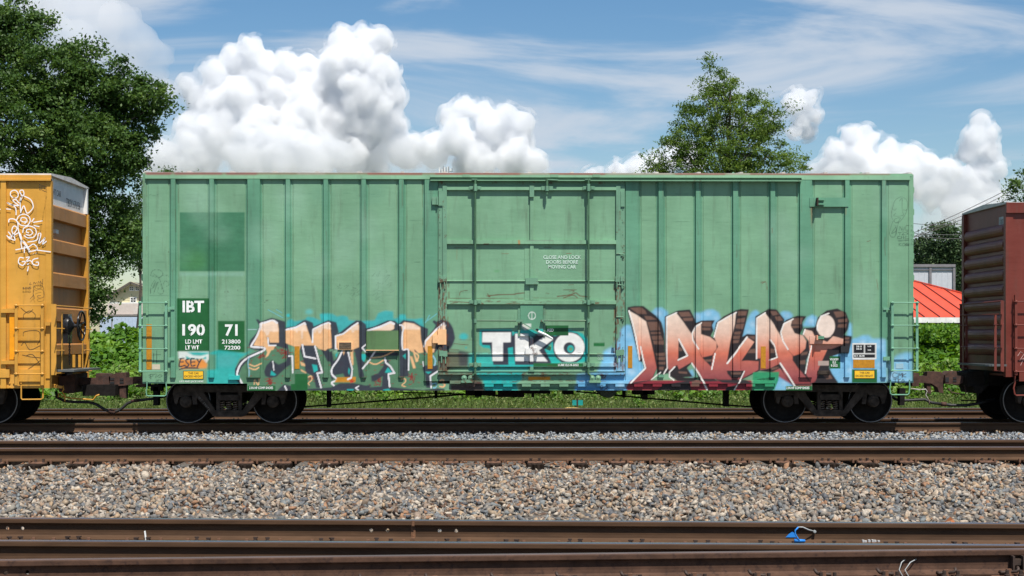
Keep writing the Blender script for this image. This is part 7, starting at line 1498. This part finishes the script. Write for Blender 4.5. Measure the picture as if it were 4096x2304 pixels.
# ------------------------------------------------------------------ cumulus clouds, kilometres away
def clouds():
    def cloud_mat(name, dens):
        m, nt, bs = nodes(name); nt.nodes.remove(bs); v = nt.nodes.new('ShaderNodeVolumePrincipled')
        v.inputs['Color'].default_value = (0.955, 0.960, 0.970, 1); v.inputs['Density'].default_value = dens; v.inputs['Anisotropy'].default_value = 0.15
        nt.links.new(v.outputs[0], nt.nodes['Material Output'].inputs['Volume']); return m
    m_dense = cloud_mat('dense_cloud_droplets', 0.033); m_soft = cloud_mat('thin_cloud_droplets', 0.0052); m_edge = cloud_mat('cloud_edge_mist', 0.010)
    nt = m_edge.node_tree; v = [n for n in nt.nodes if n.type == 'PRINCIPLED_VOLUME'][0]; tc = nt.nodes.new('ShaderNodeTexCoord'); nz = nt.nodes.new('ShaderNodeTexNoise'); nz.inputs['Scale'].default_value = 0.011; nz.inputs['Detail'].default_value = 4; nz.inputs['Roughness'].default_value = 0.6; nz.inputs['Distortion'].default_value = 0.6
    mr = nt.nodes.new('ShaderNodeMapRange'); mr.inputs['From Min'].default_value = 0.465; mr.inputs['From Max'].default_value = 0.64; mr.inputs['To Max'].default_value = 0.034
    nt.links.new(tc.outputs['Object'], nz.inputs['Vector']); nt.links.new(nz.outputs['Fac'], mr.inputs['Value']); nt.links.new(mr.outputs[0], v.inputs['Density'])
    def ico(s):
        bm = bmesh.new(); bmesh.ops.create_icosphere(bm, subdivisions=s, radius=1.0); v = np.array([q.co[:] for q in bm.verts]); f = np.array([[q.index for q in k.verts] for k in bm.faces]); bm.free(); return v, f
    I2 = ico(2)
    def cells(Pt, scale, seed):
        """distance to the nearest scattered point, in units of scale"""
        q = Pt/scale; c = np.floor(q).astype(np.int64); best = np.full(len(q), 9.0)
        for dx in (-1, 0, 1):
            for dy in (-1, 0, 1):
                for dz in (-1, 0, 1):
                    k = c+[dx, dy, dz]; h = (k[:, 0]*73856093) ^ (k[:, 1]*19349663) ^ (k[:, 2]*83492791) ^ (seed*2654435761)
                    h = (h ^ (h >> 13))*1274126177; h &= 0x7fffffff
                    o = np.stack([(h % 1013)/1013.0, ((h//1013) % 1009)/1009.0, ((h//1022117) % 997)/997.0], 1)
                    best = np.minimum(best, ((k+o-q)**2).sum(1))
        return np.sqrt(best)
    def normals(V, Fq):
        n = np.cross(V[Fq[:, 2]]-V[Fq[:, 0]], V[Fq[:, 3]]-V[Fq[:, 1]]); N_ = np.zeros_like(V)
        for k in range(4): 
            for a in range(3): N_[:, a] += np.bincount(Fq[:, k], n[:, a], len(V))
        return N_/np.maximum(np.linalg.norm(N_, axis=1, keepdims=True), 1e-9)
    def cloud(label, lobes, D, seed, m=None, k1=24, vox=3.0, name='cumulus_cloud', k2=9):
        m = m or m_dense
        r = np.random.default_rng(seed); Y = D; sp = []; px = 1.59006*(Y+31)/F
        for x, y, rad in lobes:
            p = np.array(S(x, y, Y)); q = rad*px; p[1] += r.uniform(-0.4, 0.4)*q; sp.append((p, q*0.86))
        l1 = []
        for p, q in sp:
            for _k in range(k1):
                d = r.normal(size=3); d[1] -= 0.4; d[2] += 0.3; d /= np.linalg.norm(d); l1.append((p+d*q*r.uniform(0.7, 0.95), q*r.uniform(0.16, 0.42)*(1.15-0.25*(_k % 3))))
        l2 = []
        for p, q in l1:
            for _k in range(k2):
                d = r.normal(size=3); d[1] -= 0.4; d[2] += 0.25; d /= np.linalg.norm(d); l2.append((p+d*q*r.uniform(0.75, 0.95), q*r.uniform(0.22, 0.5)))
        VV = []; FF = []; o = 0
        for p, q in sp+l1+l2: VV.append(I2[0]*q*r.uniform(0.85, 1.15, 3)+p); FF.append(I2[1]+o); o += len(I2[0])
        V = np.vstack(VV); Fq = np.vstack(FF)
        for am in (None, 0.26):
            if am:
                for sc_ in (26, 11, 5):
                    N_ = normals(V, Fq); s_ = sc_*px; d = cells(V+s_*0.3*np.sin(V[:, [1, 2, 0]]/(s_*1.7)), s_, seed*7+int(sc_)); V = V+N_*((0.55-d)*s_*am)[:, None]
            tmp = bpy.data.objects.new('tmp', np_mesh('tmp', V, Fq, m)); col.objects.link(tmp)
            md = tmp.modifiers.new('r', 'REMESH'); md.mode = 'VOXEL'; md.voxel_size = vox*px
            dg = bpy.context.evaluated_depsgraph_get(); me = bpy.data.meshes.new_from_object(tmp.evaluated_get(dg)); bpy.data.objects.remove(tmp)
            nv = len(me.vertices); V = np.empty(nv*3); me.vertices.foreach_get('co', V); V = V.reshape(-1, 3)
            Fq = np.empty(len(me.loops), np.int32); me.loops.foreach_get('vertex_index', Fq); Fq = Fq.reshape(-1, 4); bpy.data.meshes.remove(me)
        ob = link(name, np_mesh(name, V, Fq, m, True)); tag(ob, label, 'cloud', 'cumulus clouds')
        if m is m_dense:                          # torn, thinner vapour round the dense core
            tmp = bpy.data.objects.new('tmp', np_mesh('tmp', V+normals(V, Fq)*11*px, Fq, m)); col.objects.link(tmp)
            md = tmp.modifiers.new('r', 'REMESH'); md.mode = 'VOXEL'; md.voxel_size = 6*px
            dg = bpy.context.evaluated_depsgraph_get(); me = bpy.data.meshes.new_from_object(tmp.evaluated_get(dg)); bpy.data.objects.remove(tmp)
            me.materials.clear(); me.materials.append(m_edge); link('cloud_edge', me, ob)
    A = [(860, 105, 42), (915, 95, 34), (955, 110, 40), (900, 150, 60), (960, 180, 52), (985, 235, 40), (930, 240, 75), (845, 180, 50), (640, 130, 38), (600, 160, 45), (660, 180, 55), (545, 190, 40), (720, 165, 42), (770, 175, 45), (800, 220, 70), (700, 240, 75), (610, 240, 60), (545, 260, 60), (500, 250, 40), (470, 215, 22), (490, 320, 55), (560, 340, 70), (850, 300, 75), (760, 310, 80), (940, 320, 70), (985, 330, 45), (660, 330, 70), (1020, 380, 50), (900, 400, 80), (780, 400, 80), (640, 400, 80), (500, 410, 70), (420, 400, 50)]
    cloud('huge white cumulus tower billowing above the left half of the green boxcar', A, 5200, 5)
    cloud('rounded cauliflower cloud dome low in front of the cumulus tower', [(620, 355, 42), (670, 340, 40), (720, 345, 42), (770, 362, 42), (815, 375, 36), (850, 395, 34), (700, 390, 60), (620, 400, 50), (790, 410, 50)], 4300, 6)
    cloud('compact cumulus over the sliding door of the green boxcar', [(1170, 270, 32), (1130, 295, 30), (1215, 285, 32), (1275, 285, 30), (1320, 310, 34), (1240, 330, 55), (1150, 350, 55), (1300, 350, 42), (1200, 400, 65), (1090, 380, 50), (1290, 400, 55), (1340, 410, 36)], 5000, 7)
    cloud('cumulus bank standing over the right end of the green boxcar', [(2140, 345, 32), (2180, 345, 34), (2105, 385, 36), (2160, 400, 55), (2240, 375, 34), (2290, 395, 36), (2330, 415, 36), (2240, 420, 50), (2090, 425, 34), (2310, 470, 36), (2345, 505, 30), (2190, 450, 60), (2380, 430, 34), (2270, 440, 50), (2100, 470, 50), (2060, 430, 26), (2360, 470, 40)], 5400, 8)
    cloud('narrow cumulus tower at the right above the oxide red boxcar', [(2470, 308, 28), (2455, 345, 32), (2490, 340, 26), (2440, 385, 36), (2485, 385, 34), (2465, 430, 40), (2450, 480, 44), (2490, 470, 36), (2430, 530, 44), (2480, 530, 40), (2500, 500, 30), (2420, 450, 34), (2510, 430, 26), (2400, 520, 40), (2410, 480, 34)], 5600, 9)
    cloud('small puffy cumulus peeping out right of the light green tree', [(2010, 235, 20), (2035, 250, 22), (2030, 275, 22), (2000, 270, 24), (2020, 305, 24), (2000, 330, 22), (1990, 250, 22), (2050, 235, 16), (2045, 290, 20), (2030, 330, 22)], 6000, 10)
    cloud('low white cumulus left of the light green tree', [(1690, 400, 34), (1650, 410, 30), (1600, 415, 26), (1550, 425, 22), (1510, 432, 16), (1740, 400, 40), (1640, 440, 40), (1700, 375, 26), (1560, 445, 36), (1490, 445, 26), (1600, 430, 36)], 5800, 11)
    cloud('pale grey cloud mass at the upper left behind the tall tree', [(120, 20, 90), (220, 40, 90), (300, 60, 70), (360, 110, 55), (400, 140, 40), (200, 120, 90), (290, 140, 70), (330, 180, 60), (120, 140, 100), (380, 200, 50), (420, 230, 40)], 6500, 12, m_soft, 10, 6, 'grey_cloud')
    cloud('hazy low cloud filling in before the foot of the big cumulus above the roofline', [(380, 380, 70), (460, 370, 70), (560, 400, 80), (700, 420, 80), (850, 420, 80), (1000, 400, 70), (1100, 420, 60), (1230, 430, 60), (1350, 440, 50), (1450, 450, 40), (420, 430, 90), (640, 440, 90), (780, 440, 80)], 3900, 13, m_soft, 10, 6, 'low_cloud')
    cloud('hazy low cloud at the right about the narrow cumulus tower', [(2150, 450, 60), (2250, 460, 60), (2350, 470, 70), (2450, 500, 80), (2550, 500, 70), (2400, 560, 90), (2150, 440, 60), (2480, 540, 80)], 4200, 14, m_soft, 10, 6, 'low_cloud')
clouds()
